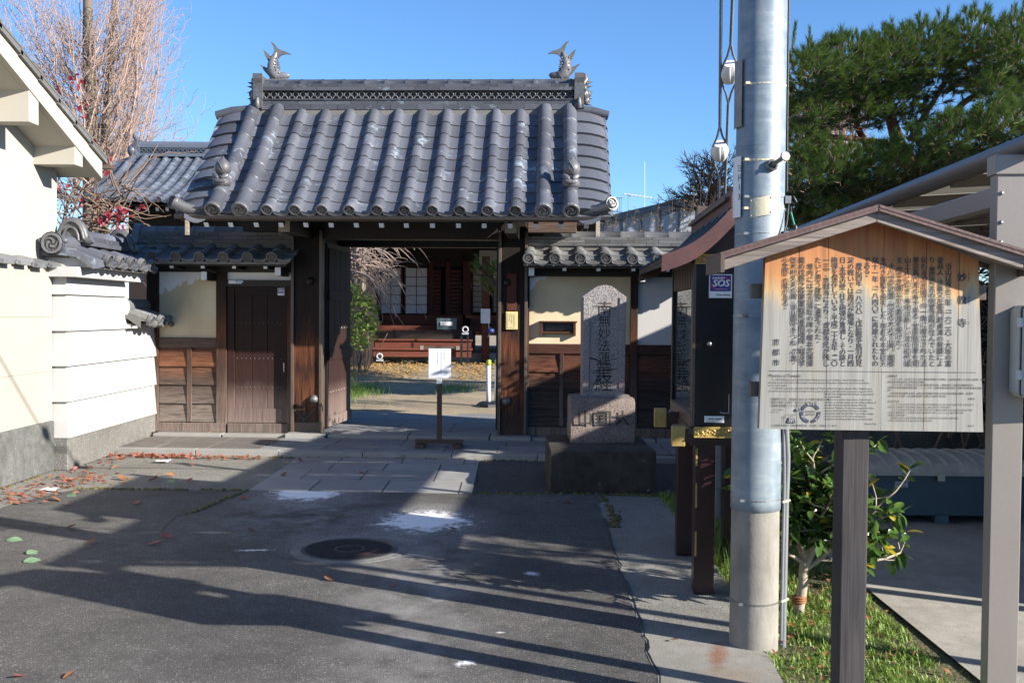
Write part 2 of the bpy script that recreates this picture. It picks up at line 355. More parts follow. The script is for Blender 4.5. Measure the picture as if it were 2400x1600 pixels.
ground_mat('garden_soil', (.26, .20, .125), (.42, .335, .215), 40, speck=(.45, .33, .16), specka=.35, bd=.01)
ground_mat('lawn_soil', (.05, .055, .022), (.14, .13, .06), 50, speck=(.25, .2, .12), specka=.3, bd=.02)

# ---------------------------------------------------------------- mesh helpers
class MB:
    def __init__(s): s.v = []; s.f = []; s.m = []; s.s = []
    def add(s, vs, fs, m=0, sm=False):
        b = len(s.v); s.v += [tuple(q) for q in vs]
        for f in fs: s.f.append([b + k for k in f]); s.m.append(m); s.s.append(sm)
        return s
    def hexa(s, p, m=0):            # p: 4 bottom ccw, 4 top ccw
        return s.add(p, [(3, 2, 1, 0), (4, 5, 6, 7), (0, 1, 5, 4), (1, 2, 6, 5), (2, 3, 7, 6), (3, 0, 4, 7)], m)
    def box(s, x0, x1, y0, y1, z0, z1, m=0):
        return s.hexa([(x0, y0, z0), (x1, y0, z0), (x1, y1, z0), (x0, y1, z0), (x0, y0, z1), (x1, y0, z1), (x1, y1, z1), (x0, y1, z1)], m)
    def bar(s, a, b, w, h, m=0, up=(0, 0, 1), mend=None):  # box section beam from a to b
        a, b = V(a), V(b); d = (b - a).normalized(); u = V(up)
        sd = d.cross(u).normalized(); u = sd.cross(d)
        p = [q + sd * i * w / 2 + u * j * h / 2 for q in (a, b) for i, j in ((-1, -1), (1, -1), (1, 1), (-1, 1))]
        s.add(p, [(0, 1, 5, 4), (1, 2, 6, 5), (2, 3, 7, 6), (3, 0, 4, 7)], m)
        s.add(p, [(3, 2, 1, 0)], m if mend is None else mend); return s.add(p, [(4, 5, 6, 7)], m)
    def prism(s, poly, M, h, m=0, sm=False, mside=None):   # polygon in local xy, extruded along local z from 0 to h, mapped by M
        n = len(poly); p = [M @ V((x, y, 0)) for x, y in poly] + [M @ V((x, y, h)) for x, y in poly]
        s.add(p, [tuple(range(n - 1, -1, -1)), tuple(range(n, 2 * n))], m)
        return s.add(p, [(k, (k + 1) % n, n + (k + 1) % n, n + k) for k in range(n)], m if mside is None else mside, sm)
    def tube(s, pts, r, n=8, m=0, caps=True, sm=True, sq=1.):
        pts = [V(p) for p in pts]; N = len(pts)
        r = [r] * N if isinstance(r, (int, float)) else list(r)
        T = [(pts[min(k + 1, N - 1)] - pts[max(k - 1, 0)]).normalized() for k in range(N)]
        u = T[0].orthogonal().normalized(); vs = []
        for k in range(N):
            u = (u - T[k] * u.dot(T[k])); u = u.normalized() if u.length > 1e-6 else T[k].orthogonal().normalized()
            w_ = T[k].cross(u)
            vs += [pts[k] + (u * cos(2 * pi * j / n) + w_ * sin(2 * pi * j / n) * sq) * r[k] for j in range(n)]
        fs = [(k * n + j, k * n + (j + 1) % n, (k + 1) * n + (j + 1) % n, (k + 1) * n + j) for k in range(N - 1) for j in range(n)]
        s.add(vs, fs, m, sm)
        if caps: s.add(vs, [tuple(range(n - 1, -1, -1)), tuple(range((N - 1) * n, N * n))], m)
        return s
    def lathe(s, prof, M=None, n=16, m=0, sm=True):         # (r, z) profile about local z
        M = M or MX(); vs = [M @ V((r * cos(2 * pi * j / n), r * sin(2 * pi * j / n), z)) for r, z in prof for j in range(n)]
        return s.add(vs, [(k * n + j, k * n + (j + 1) % n, (k + 1) * n + (j + 1) % n, (k + 1) * n + j) for k in range(len(prof) - 1) for j in range(n)], m, sm)
    def grid(s, P, m=0, sm=True, flip=False):               # rows of points
        R, C_ = len(P), len(P[0]); vs = [q for row in P for q in row]
        fs = [(a * C_ + b, a * C_ + b + 1, (a + 1) * C_ + b + 1, (a + 1) * C_ + b) for a in range(R - 1) for b in range(C_ - 1)]
        if flip: fs = [f[::-1] for f in fs]
        return s.add(vs, fs, m, sm)
    def ball(s, c, r, n=10, k=6, m=0, M=None):
        c = V(c); r = (r, r, r) if isinstance(r, (int, float)) else r; M = M or MX()
        vs = [M @ V((r[0] * sin(pi * a / k) * cos(2 * pi * b / n), r[1] * sin(pi * a / k) * sin(2 * pi * b / n), -r[2] * cos(pi * a / k))) + c for a in range(k + 1) for b in range(n)]
        return s.add(vs, [(a * n + b, a * n + (b + 1) % n, (a + 1) * n + (b + 1) % n, (a + 1) * n + b) for a in range(k) for b in range(n)], m, True)
    def text(s, body, M, size=.03, m=0, align='LEFT', shear=0., bold=0., res=2, line=1.):
        c = bpy.data.curves.new('t', 'FONT'); c.body = body; c.size = size; c.align_x = align; c.align_y = 'CENTER'
        c.resolution_u = res; c.shear = shear; c.fill_mode = 'FRONT'; c.space_line = line
        o = bpy.data.objects.new('t', c); COL.objects.link(o)
        me = o.to_mesh()
        for k, dx in enumerate((0, -bold, bold) if bold > 0 else (0,)):      # heavier strokes: the glyph struck again beside itself
            s.add([M @ (v.co + V((dx, abs(dx) * .5 * (1 if k == 1 else -1), k * .00008))) for v in me.vertices], [tuple(p.vertices) for p in me.polygons], m)
        o.to_mesh_clear(); bpy.data.objects.remove(o); bpy.data.curves.remove(c); return s
    def mesh(s, name, mats):
        me = bpy.data.meshes.new(name); me.from_pydata(s.v, [], s.f)
        for q in mats: me.materials.append(MATS[q])
        me.polygons.foreach_set('material_index', s.m); me.polygons.foreach_set('use_smooth', s.s); me.update(); return me
def T(x=0, y=0, z=0): return MX.Translation((x, y, z))
def RZ(a): return MX.Rotation(a, 4, 'Z')
def RX(a): return MX.Rotation(a, 4, 'X')
def RY(a): return MX.Rotation(a, 4, 'Y')
def basis(x, y, z, o=(0, 0, 0)):
    m = MX((V(x), V(y), V(z))).transposed().to_4x4(); m.translation = V(o); return m
FRONT = basis((1, 0, 0), (0, 0, 1), (0, -1, 0))            # local xy drawn on a plane that faces -Y
SMOOTH_LIM = RD(40)
def obj(name, mb, mats, parent=None, M=None, bevel=0., kind=None):
    if isinstance(mats, str): mats = [mats]
    me = mb.mesh(name, mats) if isinstance(mb, MB) else mb
    o = bpy.data.objects.new(name, me); COL.objects.link(o)
    if parent: o.parent = parent
    if M is not None: o.matrix_basis = M
    if bevel:
        b = o.modifiers.new('edge', 'BEVEL'); b.width = bevel; b.segments = 2; b.limit_method = 'ANGLE'; b.angle_limit = RD(40)
    if kind: o['kind'] = kind
    return o
def tag(o, label, cat, group=None):
    o['label'] = label; o['category'] = cat
    if group: o['group'] = group
    return o
def thing(name, label, cat, M=None, group=None):
    o = bpy.data.objects.new(name, None); COL.objects.link(o); o.empty_display_size = .1
    if M is not None: o.matrix_basis = M
    return tag(o, label, cat, group)
def copy_tree(o, parent=None):
    c = o.copy(); COL.objects.link(c)
    if parent: c.parent = parent
    for ch in o.children: copy_tree(ch, c)
    return c
def struct(name, mb, mats): return obj(name, mb, mats, kind='structure')
def sheet(name, poly, z, mat, sub=0):
    return struct(name, MB().add([(x, y, z) for x, y in poly], [tuple(range(len(poly)))]), mat)

# ---------------------------------------------------------------- ground
sheet('ground', [(-900, -900), (900, -900), (900, 900), (-900, 900)], -.03, 'soil')
random.seed(3)
# asphalt forecourt with a ragged seam against the concrete strip
seam = [(.62 + .02 * (y - 3) + random.uniform(-.012, .012), y) for y in [2.0 + .11 * k for k in range(60)]]
sheet('forecourt', [(-4.9, -12), (6, -12), (6, -3), (.55, -3)] + seam + [(.80, 8.72), (.85, 8.95), (-4.9, 9.02)], 0., 'asphalt')
sheet('concrete_strip', [(.45, 5.04), (1.33, 5.02), (1.33, 10.9), (.45, 10.9)], -.005, 'concrete_worn')
sheet('pole_pad', [(.45, -2), (1.19, -2), (1.195, 4.3), (1.235, 4.86), (1.2, 5.06), (.45, 5.1)], -.002, 'concrete_smooth')
sheet('side_strip', [(-4.7, 9.0), (-2.34, 8.98), (-2.34, 11.2), (-4.7, 11.4)], -.004, 'asphalt_old')
sheet('drain_strip', [(-4.7, 2), (-4.28, 2), (-4.1, 8.3), (-3.86, 9.03), (-4.7, 9.03)], .004, 'concrete_worn')
sheet('monument_ground', [(-.34, 8.9), (2.4, 8.9), (2.4, 11.0), (-.34, 11.0)], -.001, 'asphalt_dark')
sheet('parking_bay', [(1.98, -2), (9, -2), (9, 10.6), (2.25, 10.6), (2.12, 6.6)], -.004, 'concrete_bay')
sheet('grass_bed', [(1.1, -2), (2.1, -2), (2.2, 9.2), (1.2, 9.2)], -.02, 'lawn_soil')
# garden behind the gate rises a little towards the hall
gp = [[(x, y, z) for x in (-30, -8, -3, 2, 8, 30)] for y, z in ((12.9, .105), (15, .12), (20, .18), (26, .32), (60, .34))]
struct('garden_ground', MB().grid(gp), 'garden_soil')

# cracks and the jagged seam of the asphalt
def crack(path, wd):
    m = MB(); A, B = [], []
    for (x0_, y0_), (x1_, y1_) in zip(path, path[1:]):
        n_ = max(2, int(math.hypot(x1_ - x0_, y1_ - y0_) / .045))
        for k in range(n_):
            t = k / n_; x, y = x0_ + (x1_ - x0_) * t + random.gauss(0, .003), y0_ + (y1_ - y0_) * t + random.gauss(0, .002); w_ = wd * random.uniform(.35, 1.2)
            nx, ny = (y1_ - y0_), -(x1_ - x0_); q = math.hypot(nx, ny); A.append(V((x - nx / q * w_, y - ny / q * w_, .0035))); B.append(V((x + nx / q * w_, y + ny / q * w_, .0035)))
    m.grid([A, B], 0, False); return m
random.seed(12)
struct('asphalt_crack', crack([(-4.0, 7.55), (-3.0, 7.35), (-2.55, 7.3), (-2.62, 7.9)], .006), 'black_plastic')
struct('asphalt_crack', crack([(x + .012, y) for x, y in seam if y < 8.0], .007), 'black_plastic')

# pavers laid as an apron in front of the gate
apron = struct('paver_apron', MB().box(-2.36, -.33, 8.93, 11.0, -.1, -.002), 'joint')
random.seed(11)
rows = [(8.95, 9.56), (9.57, 10.16), (10.17, 10.66), (10.67, 11.06)]
for r, (y0, y1) in enumerate(rows):
    x = -2.35 - random.uniform(0, .3)
    while x < -.36:
        wd = random.uniform(.55, .78); a, b = max(x, -2.35), min(x + wd, -.34)
        if b - a > .08:
            dz = random.uniform(-.002, .003); sk = .034
            m = MB(); y0a, y1a = y0 - sk * (a + 1.3), y1 - sk * (a + 1.3); y0b, y1b = y0 - sk * (b + 1.3), y1 - sk * (b + 1.3)
            g = .007
            m.hexa([(a + g, y0a + g, -.05), (b - g, y0b + g, -.05), (b - g, y1b - g, -.05), (a + g, y1a - g, -.05), (a + g, y0a + g, .006 + dz), (b - g, y0b + g, .006 + dz), (b - g, y1b - g, .006 + dz), (a + g, y1a - g, .006 + dz)])
            obj('paver', m, 'paver', apron)
        x += wd

GATE = T(-1.247, 12.473, 0) @ RZ(RD(-2.3))                  # frame of the gate and of its two side walls
pf = bpy.data.objects.new('entrance_platform', MB().box(-3.2, 4.4, -1.22, 2.6, -.2, .050).mesh('entrance_platform', ['joint'])); COL.objects.link(pf)
pf.matrix_basis = GATE; pf['kind'] = 'structure'
random.seed(5)
def slab(par, name, x0, x1, y0, y1, z0, z1, mat, g=.005, bev=.004):
    return obj(name, MB().box(x0 + g, x1 - g, y0 + g, y1 - g, z0, z1 + random.uniform(-.0015, .0015)), mat, par, bevel=bev)
def yk(x): return -1.42 - .036 * (x + .0)                   # front edge is a touch out of square with the gate
x = -3.15
while x < 3.6:
    wd = random.uniform(.78, 1.0); a, b = x, x + wd; g = .004
    m = MB(); z = .060
    m.hexa([(a + g, yk(a) - .0, -.15), (b - g, yk(b), -.15), (b - g, yk(b) + .17, -.15), (a + g, yk(a) + .17, -.15), (a + g, yk(a), z), (b - g, yk(b), z), (b - g, yk(b) + .17, z), (a + g, yk(a) + .17, z)])
    obj('kerb_stone', m, 'granite_light', pf, bevel=.006); x += wd
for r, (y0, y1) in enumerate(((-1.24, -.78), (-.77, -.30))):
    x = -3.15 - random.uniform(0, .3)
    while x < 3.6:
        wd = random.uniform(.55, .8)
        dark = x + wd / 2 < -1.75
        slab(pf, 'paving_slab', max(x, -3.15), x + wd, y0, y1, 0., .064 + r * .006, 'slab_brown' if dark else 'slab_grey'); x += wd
for a, b in ((-3.15, -2.3), (-2.29, -1.5), (1.5, 2.2), (2.21, 3.0), (3.01, 3.6)):
    slab(pf, 'sill_stone', a, b, -.27, .16, 0., .10, 'granite_light', bev=.008)
slab(pf, 'base_stone', -1.50, -1.0, -.33, .2, 0., .125, 'granite_light', bev=.01)
slab(pf, 'base_stone', 1.0, 1.50, -.33, .2, 0., .115, 'granite_light', bev=.01)
slab(pf, 'threshold_stone', -.99, .0, -.27, .14, 0., .112, 'granite_light', bev=.008)
slab(pf, 'threshold_stone', .0, .99, -.27, .14, 0., .112, 'granite_light', bev=.008)
for r in range(5):
    x = -1.45 - random.uniform(0, .35)
    while x < 1.45:
        wd = random.uniform(.5, .75); slab(pf, 'paving_slab', max(x, -1.45), min(x + wd, 1.45), .16 + r * .48, .63 + r * .48, 0., .118, 'slab_grey'); x += wd

# ---------------------------------------------------------------- roof tile vocabulary
def tile_profile(w, roll=.058, rh=.045, dip=.02, n=9):
    pts = [(roll * -cos(pi * k / n), rh * sin(pi * k / n) ** .8 + .002) for k in range(n + 1)]
    a, b = roll, w - roll * .9
    pts += [(a + (b - a) * k / 6, .002 - dip * sin(pi * k / 6)) for k in range(1, 7)]
    return pts
def tomoe(m, M, r, mi=0, md=0, dots=0):
    """round end disc with rim and three-comma crest; local z points outwards"""
    n = 16
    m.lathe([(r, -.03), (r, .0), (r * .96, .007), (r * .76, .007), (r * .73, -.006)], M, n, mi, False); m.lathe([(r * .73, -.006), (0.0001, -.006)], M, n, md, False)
    for k in range(3):
        pt, pb = [], []
        for j in range(7):
            t = j / 6; a = 2 * pi * k / 3 + t * 2.5; rr = r * (.14 + .48 * t); wd = r * (.17 * (1 - t) + .025)
            for sg, L in ((-1, pt), (1, pb)): L.append(M @ V(((rr + sg * wd) * cos(a), (rr + sg * wd) * sin(a), .006)))
        m.grid([pt, pb], mi, False)
    for k in range(dots):
        a = 2 * pi * k / dots; m.lathe([(r * .045, -.002), (r * .03, .005), (.0001, .006)], M @ T(r * .64 * cos(a), r * .64 * sin(a), -.002), 5, mi, False)
_tc = {}
def tile_mesh(w=.297, L=.29, kind='tile', mat='tile', roll=.058, rh=.045, dip=.02, th=.02):
    key = (w, L, kind, mat, roll, rh, dip)
    if key in _tc: return _tc[key]
    m = MB(); pr = tile_profile(w, roll, rh, dip); up = .022
    A = [V((x, .035, z)) for x, z in pr]; B = [V((x, -L, z + up)) for x, z in pr]; C_ = [V((x, -L, z + up - th)) for x, z in pr]
    Bm = [a.lerp(b, .96) + V((0, 0, .0)) for a, b in zip(A, B)]; B2 = [b + V((0, 0, -.004)) for b in B]
    m.grid([A, Bm, B2][::-1]); m.grid([[b.copy() for b in B2], C_][::-1], 0, False)
    D = [V((x, .035, z - .012)) for x, z in pr]; m.grid([C_, D][::-1])
    # right edge
    m.add([A[-1], B2[-1], C_[-1], D[-1]], [(0, 1, 2, 3)]); m.add([A[0], B2[0], C_[0], D[0]], [(3, 2, 1, 0)])
    if kind == 'eave':
        M = basis((1, 0, 0), (0, 0, 1), (0, -1, 0), (0, -L - .006, .012 + up))
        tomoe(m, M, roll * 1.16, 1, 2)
        a, b, n = roll * 1.15, w - roll * 1.15, 8
        top = [V((a + (b - a) * k / n, -L - .004, up - .018 - .018 * sin(pi * k / n))) for k in range(n + 1)]
        bot = [V((p.x, p.y - .006, p.z - .016 - .026 * sin(pi * k / n))) for k, p in enumerate(top)]
        m.grid([top, bot], 0, False)
        for k in range(2, 7):
            p = top[k].lerp(bot[k], .55); m.box(p.x - .011, p.x + .011, p.y - .008, p.y - .003, p.z - .007, p.z + .007, 1)
        m.grid([bot, [q + V((0, .03, .008)) for q in bot]], 0, False)
    me = m.mesh('roof_tile', [mat, 'tile_relief', 'tile_recess_shade']); _tc[key] = me; return me
def obj_i(name, me, parent, M):
    o = bpy.data.objects.new(name, me); COL.objects.link(o); o.parent = parent; o.matrix_basis = M; return o
def lay(par, name, me, p0, p1, x, off=0., L0=.25, jit=.0):
    d = V((0, p1[0] - p0[0], p1[1] - p0[1])); L = d.length; d.normalize(); n = V((1, 0, 0)).cross(-d)
    B = basis((1, 0, 0), -d, n, V((x + random.uniform(-jit, jit), p0[0], p0[1])) + n * off) @ MX.Diagonal((1, L / L0, 1, 1)) @ RZ(random.uniform(-jit, jit) * .5)
    return obj_i(name, me, par, B)
def field(par, xs, curve, rows, w=.297, mat='tile', jit=.003, skip_eave=False, **kw):
    tm = tile_mesh(w, .29, 'tile', mat, **kw); em = tile_mesh(w, .29, 'eave', mat, **kw)
    P = [curve(r / rows) for r in range(rows + 1)]
    for x in xs:
        for r in range(rows):
            last = r == rows - 1
            lay(par, 'eave_tile' if last else 'roof_tile', em if last and not skip_eave else tm, P[r], P[r + 1], x, 0, .262, jit)
    return P
def noshi_row(par, x0, x1, yc, wd, z, h, mat, n, off=0., name='ridge_tile', up=0.):
    """one course of flat ridge tiles, both faces at once"""
    L = (x1 - x0) / n; ends = [x0] + [x0 + (k + off) * L for k in range(1 if off else 1, n)] + [x1]
    if off: ends = [x0] + [x0 + (k + off) * L for k in range(0, n)] + [x1]
    for a, b in zip(ends, ends[1:]):
        if b - a < .02: continue
        j = random.uniform(-.002, .002)
        m = MB(); g = .0022; h_ = h - .004
        m.hexa([(a + g, yc - wd / 2 + .010, z), (b - g, yc - wd / 2 + .010, z), (b - g, yc + wd / 2 - .010, z), (a + g, yc + wd / 2 - .010, z),
                (a + g, yc - wd / 2 + j, z + h_), (b - g, yc - wd / 2 + j, z + h_), (b - g, yc + wd / 2, z + h_), (a + g, yc + wd / 2, z + h_)])
        obj(name, m, mat, par)
def cap_row(par, x0, x1, yc, z, r, n, mat, name='ridge_cap_tile', sq=.8):
    L = (x1 - x0) / n
    for k in range(n):
        m = MB(); A = []
        for x, rr in ((x0 + k * L, r * 1.0), (x0 + (k + 1) * L - .03, r * 1.0), (x0 + (k + 1) * L - .026, r * 1.05), (x0 + (k + 1) * L - .002, r * 1.05)):
            A.append([V((x, yc - rr * cos(pi * j / 8), z + rr * sin(pi * j / 8) * sq)) for j in range(9)])
        m.grid(A, 0, True, True); obj(name, m, mat, par)

# ---------------------------------------------------------------- the temple gate
gate = thing('temple_gate', 'tiled temple gate with dark timber posts, open doors and fish ornaments on its ridge', 'gate', GATE)
def gcurve(t):
    y = -.14 - 1.47 * t; z = 4.03 - 1.345 * t - .055 * sin(pi * t); return (y, z)
random.seed(21)
m = MB()
for sg in (1, -1):                                          # deck, front and back slopes
    P = [gcurve(k / 8) for k in range(9)]
    A = [[V((x, sg * (y if sg == 1 else y), z - .045)) for x in (-2.36, 2.36)] for y, z in P]
    B = [[V((x, sg * y, z - .085)) for x in (-2.36, 2.36)] for y, z in P]
    m.grid(A, 0, False, sg == 1); m.grid(B, 1, False, sg == -1)
    m.grid([A[-1], B[-1]], 1, False)
    for e in (0, 1): m.grid([[a[e] for a in A], [b[e] for b in B]], 1, False)
m.box(-2.36, 2.36, -.14, .14, 3.93, 3.99, 0)
groof = obj('roof', m, ['tile', 'dark_timber'], gate)
W = .297
xs = [-1.93 + W * k for k in range(14)]
P = field(groof, xs[1:-1] , gcurve, 9, W)                   # ordinary columns (rolls also lie under the big rolls)
lay_c0 = [lay(groof, 'eave_tile' if r == 8 else 'roof_tile', tile_mesh(W, .29, 'tile', 'tile'), P[r], P[r + 1], xs[0], 0, .262) for r in range(9)]
def big_roll(x, seglist, r=.083):
    for k, (t0, t1) in enumerate(seglist):
        p0, p1 = gcurve(t0), gcurve(t1); m = MB(); d = V((0, p1[0] - p0[0], p1[1] - p0[1])); L = d.length
        A = []
        for y, rr in ((.02, r * .97), (-L + .045, r * 1.0), (-L + .04, r * 1.055), (-L - .004, r * 1.055), (-L - .004, r * .9)):
            A.append([V((-rr * cos(pi * (j - 1.2) / 9), y, rr * sin(pi * (j - 1.2) / 9))) for j in range(12)])
        m.grid(A, 0, True, True)
        if k == len(seglist) - 1:
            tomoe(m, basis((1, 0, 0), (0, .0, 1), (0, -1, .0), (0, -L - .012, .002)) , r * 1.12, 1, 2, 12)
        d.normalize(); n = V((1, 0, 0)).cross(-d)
        obj('roll_tile', m, ['tile', 'tile_relief', 'tile_recess_shade'], groof, basis((1, 0, 0), -d, n, V((x, p0[0], p0[1])) + n * .028))
seg = [(k / 7 * 1.012 - .012, (k + 1) / 7 * 1.012 - .012 + (.008 if k == 6 else 0)) for k in range(7)]
for x in (xs[0], xs[1], xs[12], xs[13]): big_roll(x, seg)
# verge tiles at both gable ends
def verge_mesh(sg):
    m = MB(); prof = [(0, .012), (.10, .010), (.20, -.004), (.30, -.030), (.37, -.062), (.405, -.10), (.41, -.15)]
    L = .262; A = [V((sg * x, .03, z)) for x, z in prof]; B = [V((sg * x, -L, z + .034)) for x, z in prof]; C_ = [q + V((0, .004, -.036)) for q in B]
    m.grid([B, A], 0, True, sg < 0); m.grid([C_, B], 0, False, sg < 0); m.grid([A, C_], 0, True, sg < 0)
    return m.mesh('verge_tile', ['tile'])
for sg in (-1, 1):
    vm = verge_mesh(sg)
    for r in range(9): lay(groof, 'verge_tile', vm, P[r], P[r + 1], sg * (1.975), .01, .262)
    # top verge cover running out along the ridge line, and the horn tile at the corner
    m = MB(); m.tube([(sg * 1.95, -.12, 4.07), (sg * 2.2, -.12, 4.05), (sg * 2.40, -.12, 4.0)], [.06, .06, .055], 10); obj('verge_cover', m, 'tile', groof)
    m = MB(); pts = [V((sg * 1.96, -1.50, 2.71)), V((sg * 2.10, -1.56, 2.69)), V((sg * 2.24, -1.60, 2.715)), V((sg * 2.36, -1.64, 2.775))]
    m.tube(pts, [.035, .05, .062, .066], 12)
    d = (pts[-1] - pts[-2]).normalized() if sg < 0 else (pts[-1] - pts[-2]).normalized()
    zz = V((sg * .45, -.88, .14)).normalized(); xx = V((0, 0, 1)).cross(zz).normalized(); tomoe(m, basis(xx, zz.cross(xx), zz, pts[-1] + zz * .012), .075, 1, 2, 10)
    obj('corner_tile', m, ['tile_relief', 'tile_relief', 'tile_recess_shade'], groof)
    # deep lip below the corner
    m = MB(); a = [V((sg * (1.99 + .26 * k / 8), -1.60 - .02 * k / 8, 2.66 - .055 * sin(pi * k / 8))) for k in range(9)]
    m.grid([a, [q + V((0, -.004, -.05)) for q in a]], 0, False); m.grid([[q + V((0, .1, .03)) for q in a], a], 0, False); obj('corner_lip', m, 'tile', groof)
    # pale barge board end that hangs below the verge
    m = MB(); c = [gcurve(t / 6) for t in range(7)]
    m.grid([[V((sg * 2.2, y, z - .09)) for y, z in c], [V((sg * 2.2, y, z - .20 - .06 * (k == 6))) for k, (y, z) in enumerate(c)]], 0, False)
    m.grid([[V((sg * 2.24, y, z - .09)) for y, z in c], [V((sg * 2.24, y, z - .20 - .06 * (k == 6))) for k, (y, z) in enumerate(c)]], 0, False)
    y, z = c[-1]; m.box(sg * 2.22 - .021, sg * 2.22 + .021, y - .006, y + .012, z - .26, z - .09, 1)
    obj('barge_board', m, ['dark_timber', 'pale_timber'], groof)
    # peach finial standing on the outer roll
    fx, (fy, fz) = xs[0] if sg < 0 else xs[13], gcurve(.80)
    m = MB(); B = T(fx, fy - .02, fz + .085)
    m.lathe([(.001, -.03), (.088, -.02), (.10, .02), (.085, .06), (.045, .085), (.04, .10), (.06, .118)], B, 14)
    m.lathe([(.04, .10), (.065, .115), (.088, .15), (.092, .19), (.075, .235), (.045, .265), (.015, .29), (.001, .315)], B @ T(-.012 * 0, 0, 0) @ RY(.06), 16)
    cleft = [B @ V((.094 * cos(a) * c_, -.094 * abs(sin(a)) * c_ - .0, h)) for a, c_, h in ((1.2, .72, .125), (1.25, .98, .16), (1.4, 1.0, .195), (1.75, .85, .235), (1.9, .45, .28))]
    m.tube(cleft, [.004, .007, .007, .006, .003], 5, 1)
    for q in (-1, 1):
        m.ball(B @ V((q * .055, -.065, .085)), (.055, .014, .028), 10, 6, 0, RY(q * -.6) @ RZ(q * .5))
        m.ball(B @ V((q * .035, -.095, .03)), (.05, .012, .022), 10, 6, 0, RY(q * -.2) @ RZ(q * .3))
    obj('peach_finial', m, ['tile_relief', 'tile'], groof)

# ridge stack
rid = obj('ridge', MB().box(-1.87, 2.04, -.085, .085, 3.98, 4.44), 'tile', gate)
X0, X1 = -1.87, 2.03
m = MB(); pr = [(-1.99 + .02 * k, 4.045 + .012 * abs(sin(pi * (.02 * k + .03) / W))) for k in range(200)]
m.grid([[V((x, -.15, 4.0)) for x, z in pr], [V((x, -.15, z + .03)) for x, z in pr]], 0, False, True); m.grid([[V((x, -.15, z + .03)) for x, z in pr], [V((x, -.05, z + .045)) for x, z in pr]], 0, False, True)
obj('mortar_bed', m, 'mortar', rid)
noshi_row(rid, X0, X1, 0, .34, 4.068, .064, 'tile', 12); noshi_row(rid, X0, X1, 0, .31, 4.133, .047, 'tile', 12, .5)
noshi_row(rid, X0, X1, 0, .35, 4.180, .020, 'tile', 14, .3)
arc = MB(); R0, R1 = .030, .043
for ra, rb, y in ((R0, R1, 0),):
    f = [[V((rr * cos(pi * k / 8), yy, rr * sin(pi * k / 8))) for k in range(9)] for rr, yy in ((R0, .045), (R0, -.004), (R0 + .003, -.009), (R1 - .003, -.009), (R1, -.004), (R1, .045))]
    arc.grid(f)
am = arc.mesh('lattice_ring', ['tile_relief'])
for row, (z, o) in enumerate(((4.203, 0), (4.249, .5))):
    for k in range(45):
        x = X0 + .045 + (k + o) * .0905
        if x < X1 - .03: obj_i('lattice_ring', am, rid, T(x, -.125, z))
noshi_row(rid, X0, X1, 0, .34, 4.298, .042, 'tile', 13, .4); noshi_row(rid, X0, X1, 0, .31, 4.342, .040, 'tile', 12)
cap_row(rid, X0, X1, 0, 4.384, .105, 15, 'tile', sq=.75)
